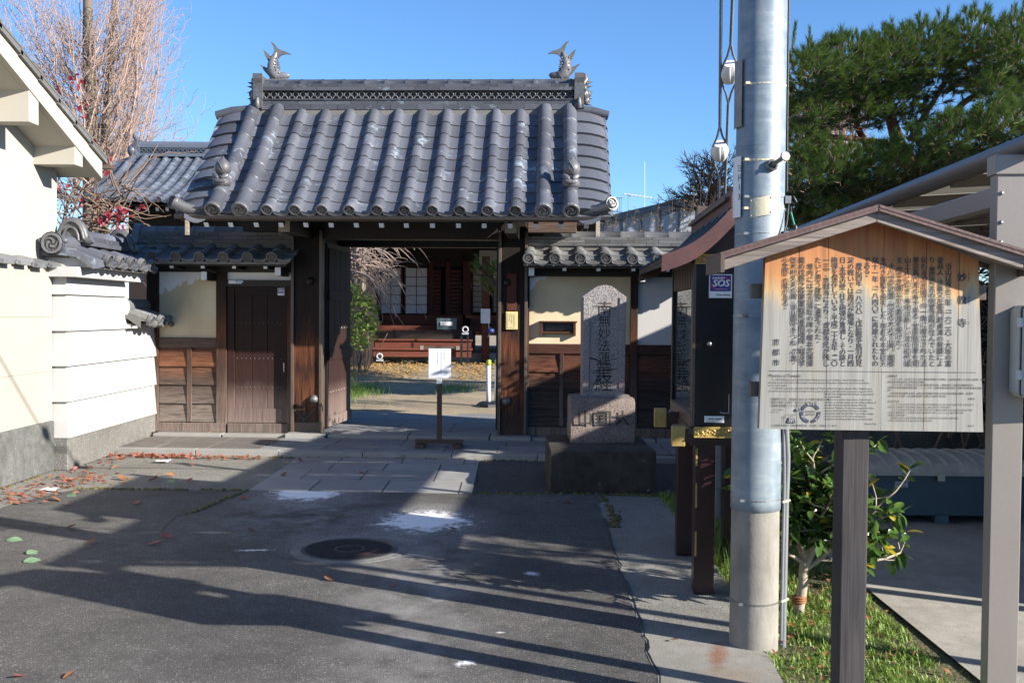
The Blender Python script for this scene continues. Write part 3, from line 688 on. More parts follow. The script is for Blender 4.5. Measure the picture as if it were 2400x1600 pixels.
for sg in (-1, 1):
    m = MB()                                                # ridge-end plate: tall slab with curled foot and a demon mask on the far side
    prof = [(-.16, 4.50), (-.13, 4.475), (.13, 4.475), (.16, 4.50), (.17, 4.44), (.15, 4.38), (.15, 4.18), (.18, 4.13), (.17, 4.08), (.11, 4.05), (-.11, 4.05), (-.17, 4.08), (-.18, 4.13), (-.15, 4.18), (-.15, 4.38), (-.17, 4.44)]
    m.prism(prof, basis((0, 1, 0), (0, 0, 1), (1, 0, 0), (sg * 1.9 + .085 - (.0 if sg > 0 else .115), -.03, 0)), .115)
    ec = sg * 1.955 + .085; m.tube([(ec, -.20, 4.08), (ec, -.215, 4.12), (ec, -.20, 4.2)], [.03, .036, .02], 8)
    ox = sg * 2.02 + .085
    for a, b, c, rr in ((0, -.03, 4.27, .09), (.0, -.10, 4.33, .045), (.0, .05, 4.33, .045), (.03, -.03, 4.20, .06), (.02, -.09, 4.18, .04), (.05, -.03, 4.28, .05), (0, -.12, 4.25, .04)):
        m.ball((ox + sg * a, b, c), (rr * .8, rr, rr), 9, 6)
    for a, zz in ((.3, 4.40), (.1, 4.36), (-.1, 4.30), (-.25, 4.23), (-.4, 4.16)):
        m.lathe([(.022, 0), (.012, .035), (.001, .075)], T(ox + sg * .03, -.06, zz) @ RY(sg * (pi / 2 - a)), 6)
    m.tube([(ox - sg * .02, -.05, 4.40), (ox + sg * .02, -.05, 4.45), (ox + sg * .01, -.05, 4.52)], [.05, .04, .012], 8)
    obj('ridge_end_tile', m, ['tile_relief'], rid)
    # fish ornament: head down facing inwards, tail up
    m = MB(); k_ = -sg; C0 = V((sg * 1.80 + .075, 0, 4.455))
    def q(a, z, y=0): return C0 + V((k_ * a * 1.05, y, z * 1.05))
    m.tube([q(.06, .03), q(.02, .07), q(-.01, .12), q(-.012, .18), q(-.002, .24), q(.018, .29), q(.03, .325)], [.072, .082, .076, .066, .055, .036, .024], 12, 0, True, True, .85)
    m.tube([q(-.04, .03), q(.03, .045), q(.10, .05), q(.165, .055), q(.19, .06)], [.05, .062, .05, .036, .014], 10)      # upper jaw
    m.tube([q(-.02, .01), q(.08, .012), q(.16, .018)], [.04, .034, .02], 8)
    for z in (-1, 1):
        m.ball(q(.075, .075, z * .045), .017, 8, 5); m.tube([q(.04, .08, z * .05), q(-.02, .12, z * .06), q(-.05, .15, z * .05)], [.014, .012, .004], 6)
    def fin(pts, th=.014):
        P_ = [q(a, z) for a, z in pts]; n = len(P_); m.add([p + V((0, -th, 0)) for p in P_] + [p + V((0, th, 0)) for p in P_], [tuple(range(n)), tuple(range(2 * n - 1, n - 1, -1))] + [(k + n, (k + 1) % n + n, (k + 1) % n, k) for k in range(n)])
    fin([(.0, .27), (.01, .34), (-.005, .40), (-.04, .45), (.0, .435), (.035, .395), (.06, .365), (.11, .345), (.15, .335), (.205, .305), (.14, .307), (.09, .295), (.06, .265), (.03, .25)])
    fin([(-.045, .20), (-.085, .255), (-.105, .30), (-.12, .355), (-.098, .34), (-.09, .335), (-.07, .315), (-.045, .29), (-.02, .26)])
    fin([(-.04, .035), (-.075, .07), (-.11, .11), (-.135, .15), (-.172, .185), (-.14, .175), (-.11, .16), (-.075, .145), (-.04, .125)])
    for k in range(7): fin([(.062 - .004 * k, .12 + .024 * k), (.086 - .005 * k, .135 + .024 * k), (.058 - .004 * k, .142 + .024 * k)], .006)
    for k in range(6): m.ball(q(-.045 + .04 * k, -.005, -.045), (.016, .016, .02), 7, 4)
    for r_ in range(5):                                      # scales on the flank
        for c_ in range(4):
            m.ball(q(-.04 + .028 * c_ + .014 * (r_ % 2), .11 + .035 * r_, -.060 + .006 * r_), (.013, .006, .015), 6, 4)
    m.box(min(q(-.08, 0).x, q(.17, 0).x), max(q(-.08, 0).x, q(.17, 0).x), -.075, .075, 4.425, 4.455)
    obj('fish_ornament', m, 'tile_relief', gate)

# timber frame of the gate
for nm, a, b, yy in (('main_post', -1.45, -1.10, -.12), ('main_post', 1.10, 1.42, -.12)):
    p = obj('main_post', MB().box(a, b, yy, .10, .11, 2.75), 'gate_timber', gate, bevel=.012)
    c = (a + b) / 2
    for e in (a, b): obj('post_trim', MB().box(e - .018, e + .018, yy - .03, .02, .11, 2.6), 'bronze_trim', p, bevel=.004)
    kx = -1.236 if c < 0 else 1.19
    m = MB(); m.lathe([(.052, 0), (.055, .012), (.050, .035), (.034, .056), (.012, .066), (.001, .067)], basis((1, 0, 0), (0, 0, 1), (0, -1, 0), (kx + .055 * (c < 0), yy, .53)), 16); obj('boss', m, 'dull_metal', p)
    m = MB(); m.lathe([(.05, 0), (.048, .02), (.03, .04), (.001, .05)], basis((1, 0, 0), (0, 0, 1), (0, -1, 0), (kx, yy, 1.98)), 14); obj('boss', m, 'dark_timber', p)
    if c < 0:
        m = MB()
        for k in range(13):
            t = (k - 6) / 6; m.lathe([(.010, 0), (.008, .007), (.001, .010)], basis((1, 0, 0), (0, 0, 1), (0, -1, 0), (c - .03 + t * .13, yy, .26 + abs(t) * .15)), 6)
        obj('stud_row', m, 'dull_metal', p, kind='stuff')
        obj('metal_shoe', MB().box(a - .004, b + .004, yy - .004, .104, .11, .24), 'bronze_trim', p)
    else:
        obj('name_board', MB().box(1.185, 1.305, yy - .022, yy - .001, 1.64, 2.09), 'hall_post', p, bevel=.004)
        m = MB(); m.box(1.177, 1.319, yy - .03, yy - .002, 1.408, 1.625); f = obj('notice_frame', m, 'gold_frame', p, bevel=.004)
        m = MB(); m.box(1.195, 1.301, yy - .034, yy - .03, 1.425, 1.608)
        for k in range(3):
            x = 1.278 - .028 * k
            for j in range(8 - k * 2): m.box(x - .006, x + .006, yy - .0355, yy - .0345, 1.575 - j * .018, 1.586 - j * .018, 1)
        obj('notice_plate', m, ['plaque_face', 'brass_dark'], f)
for x in (-1.27, 1.27): obj('rear_post', MB().box(x - .11, x + .11, 1.35, 1.55, .11, 2.9), 'dark_timber', gate, bevel=.01)
obj('lintel', MB().box(-1.62, 1.62, -.10, .14, 2.50, 2.80), 'dark_timber', gate, bevel=.012)
obj('beam', MB().box(-1.5, 1.5, 1.36, 1.54, 2.5, 2.75), 'dark_timber', gate)
obj('ridge_beam', MB().box(-2.2, 2.2, -.1, .1, 3.6, 3.85), 'dark_timber', gate)
obj('gable_fill', MB().box(-1.6, 1.6, -.03, .03, 2.8, 3.6), 'dark_timber', gate)
for y, z in ((-1.05, 2.86), (1.05, 2.86)): obj('purlin', MB().box(-2.18, 2.18, y - .07, y + .07, z - .08, z + .08), 'dark_timber', gate)
obj('purlin', MB().box(1.44, 2.02, -.30, -.16, 2.575, 2.70), 'rail_timber', gate, bevel=.005); obj('purlin', MB().box(-2.02, -1.47, -.30, -.16, 2.575, 2.70), 'dark_timber', gate, bevel=.005)
for x in (-1.27, 1.27):
    for zz, L in ((2.60, 1.20), ): 
        m = MB(); m.bar((x, -L, zz - .03), (x, 1.4, zz - .03), .13, .15, 0, mend=1); obj('bracket_arm', m, ['dark_timber', 'pale_timber'], gate, bevel=.006)
    obj('strut', MB().box(x - .07, x + .07, -.07, .07, 2.8, 3.6), 'dark_timber', gate)
rx = [-1.489, -1.216, -.944, -.667, -.391, -.116, .154, .438, .72, .998, 1.28, 1.556, 1.828]
for x in rx + [-1.77, -2.04, 2.1]:
    m = MB(); a = V((x, -1.52, 2.545)); y1, z1 = gcurve(.05); b = V((x, y1, z1 - .14)); mid = V((x, gcurve(.5)[0], gcurve(.5)[1] - .135))
    m.bar(a, mid, .052, .062, 0, mend=1); m.bar(mid, b, .052, .062, 0); obj('rafter', m, ['dark_timber', 'white_paint'], gate)
    m = MB(); m.bar((x, 1.52, 2.545), (x, -y1, z1 - .14), .052, .062, 0, mend=1); obj('rafter', m, ['dark_timber', 'white_paint'], gate)
obj('eave_board', MB().box(-2.3, 2.3, -1.575, -1.535, 2.585, 2.635), 'rail_timber', gate)
# the two leaves stand open inwards
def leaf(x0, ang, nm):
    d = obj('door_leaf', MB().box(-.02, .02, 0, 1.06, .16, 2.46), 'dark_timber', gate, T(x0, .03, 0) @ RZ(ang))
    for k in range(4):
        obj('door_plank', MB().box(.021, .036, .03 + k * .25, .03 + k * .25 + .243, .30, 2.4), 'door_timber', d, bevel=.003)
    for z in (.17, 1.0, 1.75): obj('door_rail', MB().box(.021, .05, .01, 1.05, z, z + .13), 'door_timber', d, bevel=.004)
    m = MB()
    for z in (.6, 1.4):
        for k in range(8): m.lathe([(.012, 0), (.008, .01), (.001, .012)], basis((0, 1, 0), (0, 0, 1), (1, 0, 0), (.036, .08 + k * .125, z)), 6)
    obj('nail_heads', m, 'dull_metal', d, kind='stuff')
leaf(-1.075, RD(-4.), 'l'); leaf(1.07, RD(-2.5), 'r')
# ---------------------------------------------------------------- side walls of the gate
def sticker_sos(m, M, w_, h_, ms):
    """blue and white security sticker; ms = (white, navy, red, ink) slots"""
    def rect(x0, x1, y0, y1, z, mi): m.add([M @ V(p) for p in ((x0, y0, z), (x1, y0, z), (x1, y1, z), (x0, y1, z))], [(0, 1, 2, 3)], mi)
    m.prism([(-w_ / 2, -h_ / 2), (w_ / 2, -h_ / 2), (w_ / 2, h_ / 2), (-w_ / 2, h_ / 2)], M, .0015, ms[0])
    rect(-w_ * .455, w_ * .455, -h_ * .22, h_ * .46, .0022, ms[1])
    def ar(a0, a1, rx, ry, cx, cy, t0, t1):
        P = [];Q = []
        for k in range(13):
            a = a0 + (a1 - a0) * k / 12; t = t0 + (t1 - t0) * sin(pi * k / 12)
            P.append(M @ V(((rx + t) * w_ * cos(a) + cx * w_, (ry + t) * h_ * sin(a) + cy * h_, .0027))); Q.append(M @ V(((rx - t) * w_ * cos(a) + cx * w_, (ry - t) * h_ * sin(a) + cy * h_, .0027)))
        m.grid([P, Q][::-1], ms[2], False)
    ar(2.5, 5.2, .40, .20, 0, .06, .002, .018); ar(-.5, 1.9, .40, .24, .02, .14, .002, .018)
    m.text('SOS', M @ T(0, .11 * h_, .0034), h_ * .40, ms[0], 'CENTER', .25, h_ * .016)
    m.text('KANDEN', M @ T(-.10 * w_, .335 * h_, .0034), h_ * .125, ms[0], 'CENTER', .2, h_ * .005)
    m.text('www.kanden-sos.co.jp', M @ T(.05 * w_, -.125 * h_, .0034), h_ * .055, ms[0], 'CENTER')
    m.text('Home Security', M @ T(.12 * w_, -.37 * h_, .0034), h_ * .095, ms[3], 'CENTER', 0, h_ * .003)

def wall_roof(wall, x0, ncol, w, zr, ye, ze, mat, x_lo, x_hi, ridge_z, ncap, relief='tile_relief', rows=2, ridge_h=3):
    """small two-sided tiled roof along a wall; x0 = centre of first roll"""
    m = MB()
    for sg in (1, -1): m.hexa([(x_lo, sg * -.02, zr - .07), (x_hi, sg * -.02, zr - .07), (x_hi, sg * ye, ze - .05), (x_lo, sg * ye, ze - .05), (x_lo, sg * -.02, zr - .03), (x_hi, sg * -.02, zr - .03), (x_hi, sg * ye, ze - .025), (x_lo, sg * ye, ze - .025)])
    r = obj('roof', m, 'mortar', wall)
    cv = lambda t: (-.03 + (ye + .03) * t, zr + (ze - zr) * t + .012 * t * t)
    xs_ = [x0 + w * k for k in range(ncol)]
    field(r, xs_, cv, rows, w, mat, .004)
    bm_ = tile_mesh(w, .29, 'tile', mat)
    for x in xs_:
        for k in range(rows):
            p0, p1 = cv(k / rows), cv((k + 1) / rows); d = V((0, p0[0] - p1[0], p1[1] - p0[1])); L = d.length; d.normalize(); n = V((-1, 0, 0)).cross(-d)
            obj_i('roof_tile', bm_, r, basis((-1, 0, 0), -d, n, V((x, -p0[0], p0[1]))) @ MX.Diagonal((1, L / .262, 1, 1)))
    m = MB(); m.box(x_lo + .02, x_hi - .02, -.10, .10, zr - .02, zr + .05); m.box(x_lo + .02, x_hi - .02, -.07, .07, zr + .05, ridge_z - .03); obj('mortar_bed', m, 'mortar', r)
    z = zr + .035; h = (ridge_z - .075 - z) / ridge_h
    for k in range(ridge_h):
        noshi_row(r, x_lo, x_hi, 0, .27 - .018 * k, z + k * h, h, mat, max(3, ncap), (0, .5, .25)[k % 3])
    cap_row(r, x_lo, x_hi, 0, ridge_z - .08, .088, ncap, mat, sq=.9)
    return r

def boards(par, bays, z0, z1, n, mat, yb=-.028):
    h = (z1 - z0) / n
    for (a, b) in bays:
        for k in range(n):
            m = MB(); z = z0 + k * h; lo, hi = yb - .026, yb + .0
            m.hexa([(a, lo, z), (b, lo, z), (b, .0, z), (a, .0, z), (a, hi, z + h + .012), (b, hi, z + h + .012), (b, .0, z + h + .012), (a, .0, z + h + .012)])
            obj('weatherboard', m, mat, par)

lw = thing('side_wall', 'plastered side wall with a small closed plank door, between the white wall and the gate', 'wall', GATE, None)
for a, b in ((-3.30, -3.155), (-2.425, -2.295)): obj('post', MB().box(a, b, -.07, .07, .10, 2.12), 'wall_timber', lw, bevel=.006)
obj('beam', MB().box(-3.35, -1.46, -.075, .075, 2.085, 2.18), 'dark_timber', lw)
obj('plaster_panel', MB().box(-3.155, -2.425, -.02, .03, 1.27, 2.085), 'panel_left', lw)
obj('plaster_panel', MB().box(-2.295, -1.47, -.02, .03, 1.99, 2.085), 'panel_right', lw)
obj('rail', MB().box(-3.155, -2.425, -.055, .04, 1.148, 1.268), 'rail_timber', lw, bevel=.005)
obj('backing', MB().box(-3.155, -2.425, 0., .04, .2, 1.15), 'dark_timber', lw)
boards(lw, ((-3.15, -2.795), (-2.735, -2.43)), .225, 1.145, 4, 'board_timber')
obj('batten', MB().box(-2.795, -2.735, -.062, -.01, .225, 1.147), 'wall_timber', lw, bevel=.004)
for k, (a, b) in enumerate(((-3.30, -2.30), (-2.28, -1.46))): obj('sill', MB().box(a, b, -.075 - .01 * k, .07, .10, .215), 'wall_timber', lw, bevel=.008)
obj('door_header', MB().box(-2.295, -1.46, -.065, .06, 1.91, 1.99), 'dark_timber', lw, bevel=.005)
obj('post', MB().box(-1.53, -1.462, -.08, .06, .215, 1.91), 'wall_timber', lw, bevel=.004)
dr = obj('small_door', MB().box(-2.29, -1.535, -.005, .03, .22, 1.91), 'dark_timber', lw)
for e in ((-2.29, -2.20), (-1.60, -1.535)): obj('door_stile', MB().box(e[0], e[1], -.05, 0, .22, 1.91), 'door_timber', dr, bevel=.004)
for a, b in ((-2.2, -1.985), (-1.98, -1.79), (-1.785, -1.60)): obj('door_plank', MB().box(a, b, -.032, -.004, .40, 1.82), 'door_timber', dr, bevel=.003)
obj('door_rail', MB().box(-2.2, -1.60, -.046, -.004, .22, .40), 'door_timber', dr, bevel=.004); obj('door_rail', MB().box(-2.2, -1.60, -.046, -.004, 1.80, 1.91), 'door_timber', dr, bevel=.004)
m = MB()
for z in (.66, 1.02, 1.46):
    for k in range(11): m.lathe([(.006, 0), (.004, .005), (.0005, .006)], basis((1, 0, 0), (0, 0, 1), (0, -1, 0), (-2.17 + k * .055, -.032, z)), 6)
obj('nail_heads', m, 'dull_metal', dr, kind='stuff')
m = MB(); m.box(-1.585, -1.57, -.058, -.05, .86, .97); obj('door_pull', m, 'steel', dr)
m = MB(); sticker_sos(m, basis((1, 0, 0), (0, 0, 1), (0, -1, 0), (-1.615, -.051, 1.862 - .012)), .082, .092, (0, 1, 2, 3)); obj('sticker', m, ['white_gloss', 'navy_print', 'red_print', 'ink'], dr)
m = MB(); F = basis((1, 0, 0), (0, 0, 1), (0, -1, 0), (-2.222, -.066, 1.965)); m.prism([(-.045, -.02), (.045, -.02), (.045, .02), (-.045, .02)], F, .002, 0)
m.prism([(.046, -.006), (.14, -.006), (.14, .02), (.046, .02)], F, .002, 1); m.prism([(.046, -.02), (.12, -.02), (.12, -.008), (.046, -.008)], F, .002, 0); m.prism([(.06, .0), (.135, .0), (.135, .012), (.06, .012)], F, .003, 0); obj('door_plate', m, ['white_gloss', 'blue_print'], dr)
wall_roof(lw, -3.33, 7, .2885, 2.405, -.50, 2.215, 'tile_old', -3.42, -1.46, 2.655, 8)
for x in (-3.22, -2.84, -2.46, -2.08, -1.70):
    m = MB(); m.bar((x, -.44, 2.14), (x, .42, 2.14), .045, .05, 0, mend=1); obj('rafter', m, ['dark_timber', 'white_paint'], lw)
for x, d_ in ((-2.46, .1), (-1.56, .0)):
    m = MB(); m.bar((x, -.40, 2.085 - d_ * .6), (x, 0, 2.085 - d_ * .6), .07, .10, 0, mend=1); obj('bracket_arm', m, ['dark_timber', 'white_paint'], lw)
obj('eave_board', MB().box(-3.4, -1.44, -.47, -.44, 2.145, 2.19), 'dark_timber', lw)
m = MB(); Mq = basis((0, 1, 0), (0, 0, 1), (1, 0, 0), (-3.46, 0, 2.38)); pr = [(-.19, .0), (-.2, .06), (-.13, .10), (-.12, .2), (-.07, .28), (0, .31), (.07, .28), (.12, .2), (.13, .1), (.2, .06), (.19, 0)]
m.prism(pr, Mq, .09); obj('ridge_end_tile', m, 'tile_old', lw)

rw = thing('side_wall', 'plastered side wall with a mail slot, behind the inscribed stone and the notice case', 'wall', GATE, None)
for a, b in ((1.43, 1.46), (2.695, 2.785), (3.9, 4.0)): obj('post', MB().box(a, b, -.07, .07, .10, 2.12), 'wall_timber', rw, bevel=.006)
obj('beam', MB().box(1.43, 4.0, -.075, .075, 2.06, 2.16), 'dark_timber', rw)
obj('plaster_panel', MB().box(1.46, 2.695, -.02, .03, 1.235, 2.06), 'panel_right', rw)
obj('plaster_panel', MB().box(2.785, 3.9, -.02, .03, 1.235, 2.06), 'white_plaster', rw)
for a, b in ((1.46, 2.695), (2.785, 3.9)):
    obj('rail', MB().box(a, b, -.055, .04, 1.115, 1.233), 'board_dark', rw, bevel=.005); obj('backing', MB().box(a, b, 0., .04, .2, 1.115), 'dark_timber', rw)
boards(rw, ((1.462, 1.835), (1.885, 2.25), (2.3, 2.69), (2.79, 3.3), (3.34, 3.9)), .225, 1.112, 4, 'board_dark')
for x in (1.86, 2.275, 3.32): obj('batten', MB().box(x - .025, x + .025, -.062, -.01, .225, 1.114), 'wall_timber', rw, bevel=.004)
obj('sill', MB().box(1.43, 4.0, -.08, .07, .10, .215), 'wall_timber', rw, bevel=.008)
ms_ = obj('mail_slot', MB().box(1.63, 2.01, -.022, -.012, 1.36, 1.50), 'black_plastic', rw)
for a in ((1.585, 2.045, 1.495, 1.515), (1.605, 2.025, 1.365, 1.385)): obj('slot_frame', MB().box(a[0], a[1], -.11 if a[2] > 1.4 else -.08, -.02, a[2], a[3]), 'wall_timber', ms_, bevel=.003)
for x in (1.605, 2.015): obj('slot_frame', MB().box(x - .015, x + .015, -.10, -.02, 1.335, 1.497), 'wall_timber', ms_, bevel=.003)
obj('slot_flap', MB().box(1.66, 1.98, -.04, -.024, 1.40, 1.465), 'black_lacquer', ms_)
wall_roof(rw, 1.46, 9, .302, 2.395, -.58, 2.215, 'tile_old', 1.40, 4.05, 2.615, 9)
for x in (1.88, 2.28, 2.69, 3.09, 3.5):
    m = MB(); m.bar((x, -.50, 2.135), (x, .42, 2.135), .045, .05, 0, mend=1); obj('rafter', m, ['dark_timber', 'white_paint'], rw)
for x, z in ((1.49, 2.10), (2.80, 2.04)):
    m = MB(); m.bar((x, -.45, z), (x, 0, z), .065, .10, 0, mend=1); obj('bracket_arm', m, ['dark_timber', 'white_paint'], rw)
obj('eave_board', MB().box(1.42, 4.05, -.53, -.50, 2.145, 2.19), 'dark_timber', rw)

# ---------------------------------------------------------------- white lapped wall on the left, tiled
WW = T(-4.45, 10.07, 0)                                       # local x runs away from the camera along the wall, local -y towards the forecourt
WF = WW @ basis((0, 1, 0), (-1, 0, 0), (0, 0, 1))
ww = thing('boundary_wall', 'bright white lapped plaster wall on a pebbled base, with a tiled roof and a lower tiled step', 'wall', WF)
obj('base', MB().box(-.02, 2.60, -.012, .36, 0, .325), 'wall_base', ww, bevel=.006)
zs = [.322, .684, 1.04, 1.392, 1.757, 1.93]
for k in range(5):
    x1 = 2.60 if k < 3 else 1.52
    z0, z1 = zs[k], zs[k + 1]; m = MB(); lo, hi = -.030, .002; e0, e1 = -.028, .002
    m.hexa([(e0, lo, z0), (x1, lo, z0), (x1, .36, z0), (e0, .36, z0), (e1, hi, z1), (x1, hi, z1), (x1, .36, z1), (e1, .36, z1)])
    obj('plaster_course', m, 'white_plaster', ww, bevel=.004)
m = MB(); m.box(-.10, 1.70, -.15, .42, 1.93, 2.03); obj('cornice', m, 'white_plaster', ww, bevel=.004)
m = MB(); m.box(1.50, 2.62, -.08, .36, 1.395, 1.45); obj('cornice', m, 'white_plaster', ww, bevel=.004)
m = MB(); m.prism([(-.32, 2.03), (.30, 2.03), (.0, 2.22)], basis((0, 1, 0), (0, 0, 1), (1, 0, 0), (.02, .08, 0)), 1.6); obj('gable_fill', m, 'white_plaster', ww)
def ridge_omega(par, x, yc, zb, s=1., thick=.075, mat='tile_relief'):
    m = MB(); out = [(-.21, .03), (-.235, -.01), (-.20, -.045), (-.13, -.04), (-.105, .04), (-.10, .11), (-.06, .165), (0, .185), (.06, .165), (.10, .11), (.105, .04), (.13, -.04), (.20, -.045), (.235, -.01), (.21, .03)]
    c = [V((x, yc + a * s, zb + b * s)) for a, b in [(-.20, .0), (-.165, -.02), (-.13, .0), (-.115, .07), (-.09, .13), (-.05, .17), (0, .185), (.05, .17), (.09, .13), (.115, .07), (.13, .0), (.165, -.02), (.20, .0)]]
    m.tube(c, [.045 * s] * 13, 9); m.tube([q + V((-.045 * s, 0, 0)) for q in c[2:-2]], [.016 * s] * 9, 6)
    c2 = [V((x - .05 * s, yc + a * s * .62, zb + b * s * .66)) for a, b in [(-.13, -.03), (-.12, .06), (-.09, .13), (-.05, .165), (0, .18), (.05, .165), (.09, .13), (.12, .06), (.13, -.03)]]
    m.tube(c2, [.014 * s] * 9, 6)
    pl = [(a * s, b * s) for a, b in [(-.13, -.03), (-.115, .07), (-.09, .13), (-.05, .17), (0, .185), (.05, .17), (.09, .13), (.115, .07), (.13, -.03)]]
    m.prism(pl, basis((0, 1, 0), (0, 0, 1), (1, 0, 0), (x - .03 * s, yc, zb)), thick * s)
    return obj('ridge_end_tile', m, mat, par)
wr = obj('roof', MB().box(-.0, 1.62, -.02, .18, 2.12, 2.22), 'mortar', ww)
def white_roof(par, x0, n, zr, ze, ye, yr, mat, w=.303, both=True):
    cv = lambda t: (yr + (ye - yr) * t, zr + (ze - zr) * t)
    em = tile_mesh(w, .29, 'eave', mat, rh=.05, dip=.022)
    for k in range(n):
        p0, p1 = cv(0), cv(1); d = V((0, p1[0] - p0[0], p1[1] - p0[1])); L = d.length; lay(par, 'eave_tile', em, p0, p1, x0 + k * w, 0, .262, .003)
        if both:
            d = V((0, -(p1[0] - p0[0]), p1[1] - p0[1])).normalized(); nn = V((-1, 0, 0)).cross(-d)
            obj_i('eave_tile', em, par, basis((-1, 0, 0), -d, nn, V((x0 + k * w + .2, 2 * yr - p0[0], p0[1]))) @ MX.Diagonal((1, L / .262, 1, 1)))
white_roof(wr, .26, 5, 2.235, 2.098, -.27, .07, 'tile')
# plain verge tile at the near end: smooth slab with a scrolled lower edge
for sg in (-1, 1):
    m = MB(); a = [V((-.06, .07 + sg * -.34 * t, 2.245 - .135 * t + .0)) for t in (0, .3, .6, .85, 1)]
    a = [V((-.06, .07 - sg * .36 * t, 2.25 - .14 * t)) for t in (0, .25, .5, .75, 1)]; b = [q + V((.33, 0, .0)) for q in a]
    a2 = [q + V((0, 0, -.075 - .025 * cos(pi * k / 2))) for k, q in enumerate(a)]
    m.grid([a, b], 0, True, sg < 0); m.grid([a2, a], 0, False, sg < 0); m.add([a[-1], b[-1], b[-1] - V((0, 0, .06)), a2[-1]], [(0, 1, 2, 3)])
    obj('verge_tile', m, 'tile', wr)
m = MB(); m.tube([(-.16, .07, 2.255), (.36, .07, 2.27)], .085, 14); m.lathe([(.115, -.0), (.115, .05), (.09, .06)], basis((0, 1, 0), (0, 0, 1), (1, 0, 0), (-.17, .07, 2.255)), 16)
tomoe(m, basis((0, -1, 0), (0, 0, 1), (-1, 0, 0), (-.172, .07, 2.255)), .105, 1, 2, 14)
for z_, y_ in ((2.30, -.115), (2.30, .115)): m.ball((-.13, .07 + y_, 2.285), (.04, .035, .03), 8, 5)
obj('ridge_end_roll', m, ['tile', 'tile_relief', 'tile_recess_shade'], wr)
ridge_omega(wr, .31, .07, 2.33, 1.)
noshi_row(wr, .33, 1.52, .07, .26, 2.275, .05, 'tile', 4); noshi_row(wr, .33, 1.52, .07, .24, 2.326, .045, 'tile', 4, .5); cap_row(wr, .33, 1.52, .07, 2.368, .09, 4, 'tile')
ridge_omega(wr, 1.56, .07, 2.31, 1.0)
lr = obj('lower_roof', MB().box(1.56, 2.6, .0, .3, 1.45, 1.55), 'white_plaster', ww)
white_roof(lr, 1.68, 3, 1.60, 1.47, -.20, .10, 'tile_old', both=False)
m = MB(); a = [V((1.47, .10 - .30 * t, 1.61 - .13 * t)) for t in (0, .25, .5, .75, 1)]; b = [q + V((.20, 0, 0)) for q in a]; a2 = [q + V((0, 0, -.06 - .02 * cos(pi * k / 2))) for k, q in enumerate(a)]
m.grid([a, b]); m.grid([a2, a], 0, False); obj('verge_tile', m, 'tile_old', lr)
m = MB(); m.tube([(1.55, .12, 1.66), (2.6, .12, 1.66)], .085, 12); obj('ridge_cap_tile', m, 'tile_old', lr)
m = MB(); m.lathe([(.0, -.02), (.15, -.02), (.16, .0), (.15, .05), (.0, .05)], basis((0, 1, 0), (0, 0, 1), (1, 0, 0), (1.50, .10, 1.64)), 20); obj('ridge_end_tile', m, 'white_plaster', lr)

# ---------------------------------------------------------------- cream wall nearest the camera, and the house behind it
cw = thing('boundary_wall', 'long cream rendered wall with a stained concrete base and a rough tile coping, under the house', 'wall', None)
for k, (z0, z1) in enumerate(((.50, .985), (.992, 1.525), (1.532, 2.02))): obj('render_band', MB().box(-4.85, -4.585, 2.5, 10.045, z0, z1), 'cream_wall', cw, bevel=.003)
obj('core', MB().box(-4.84, -4.592, 2.5, 10.04, .45, 2.04), 'cream_wall', cw)
obj('base', MB().box(-4.88, -4.565, 2.5, 10.05, 0, .497), 'wall_base_smooth', cw, bevel=.012)
random.seed(14)
for k in range(24):
    y = 2.6 + k * .315; m = MB(); r_ = random.uniform(-.012, .012); A = []
    for yy, dz in ((0, .0), (.2, .018), (.335, .032)):
        A.append([V((-4.87 + .34 * j / 8, y + yy, 2.055 + dz + r_ + .030 * sin(pi * j / 8 + .15))) for j in range(9)])
    m.grid(A, 0, True); m.grid([[q + V((0, 0, -.03)) for q in A[-1]], A[-1]][::-1], 0, False); m.grid([[q[-1] + V((0, 0, -.035)) for q in A], [q[-1] for q in A]], 0, False); m.grid([[q + V((0, 0, -.034)) for q in A[0]], A[0]], 0, False)
    m.box(-4.53, -4.50, y + .03, y + .22, 2.01 + r_, 2.05 + r_)
    obj('coping_tile', m, 'tile_old', cw)

hs = thing('house', 'cream plastered house with deep boxed eaves and a slate edged roof, above the cream wall', 'house', None)
sl_ = .365
def hz(y): return 3.175 + (10.5 - y) * sl_
m = MB(); m.add([(-4.69, 4, 0), (-4.69, 10.40, 0), (-4.69, 10.40, hz(10.40) - .16), (-4.69, 4, hz(4) - .16)], [(0, 1, 2, 3)]); m.add([(-4.69, 10.40, 0), (-9, 10.40, 0), (-9, 10.40, hz(10.40) - .16), (-4.69, 10.40, hz(10.40) - .16)], [(0, 1, 2, 3)])
m.add([(-4.69, 4, 0), (-9, 4, 0), (-9, 4, hz(4) - .16), (-4.69, 4, hz(4) - .16)], [(3, 2, 1, 0)]); obj('wall', m, 'house_plaster', hs)
m = MB(); xo = -4.27
m.hexa([(-9, 3.6, hz(3.6) - .2), (xo - .06, 3.6, hz(3.6) - .2), (xo - .06, 10.5, hz(10.5) - .2), (-9, 10.5, hz(10.5) - .2), (-9, 3.6, hz(3.6) - .14), (xo - .06, 3.6, hz(3.6) - .14), (xo - .06, 10.5, hz(10.5) - .14), (-9, 10.5, hz(10.5) - .14)])
obj('soffit', m, 'house_plaster', hs)
m = MB(); m.hexa([(xo - .06, 3.6, hz(3.6) - .20), (xo, 3.6, hz(3.6) - .20), (xo, 10.52, hz(10.52) - .20), (xo - .06, 10.52, hz(10.52) - .20), (xo - .06, 3.6, hz(3.6) - .03), (xo, 3.6, hz(3.6) - .03), (xo, 10.52, hz(10.52) - .03), (xo - .06, 10.52, hz(10.52) - .03)]); obj('barge_board', m, 'house_plaster', hs, bevel=.004)
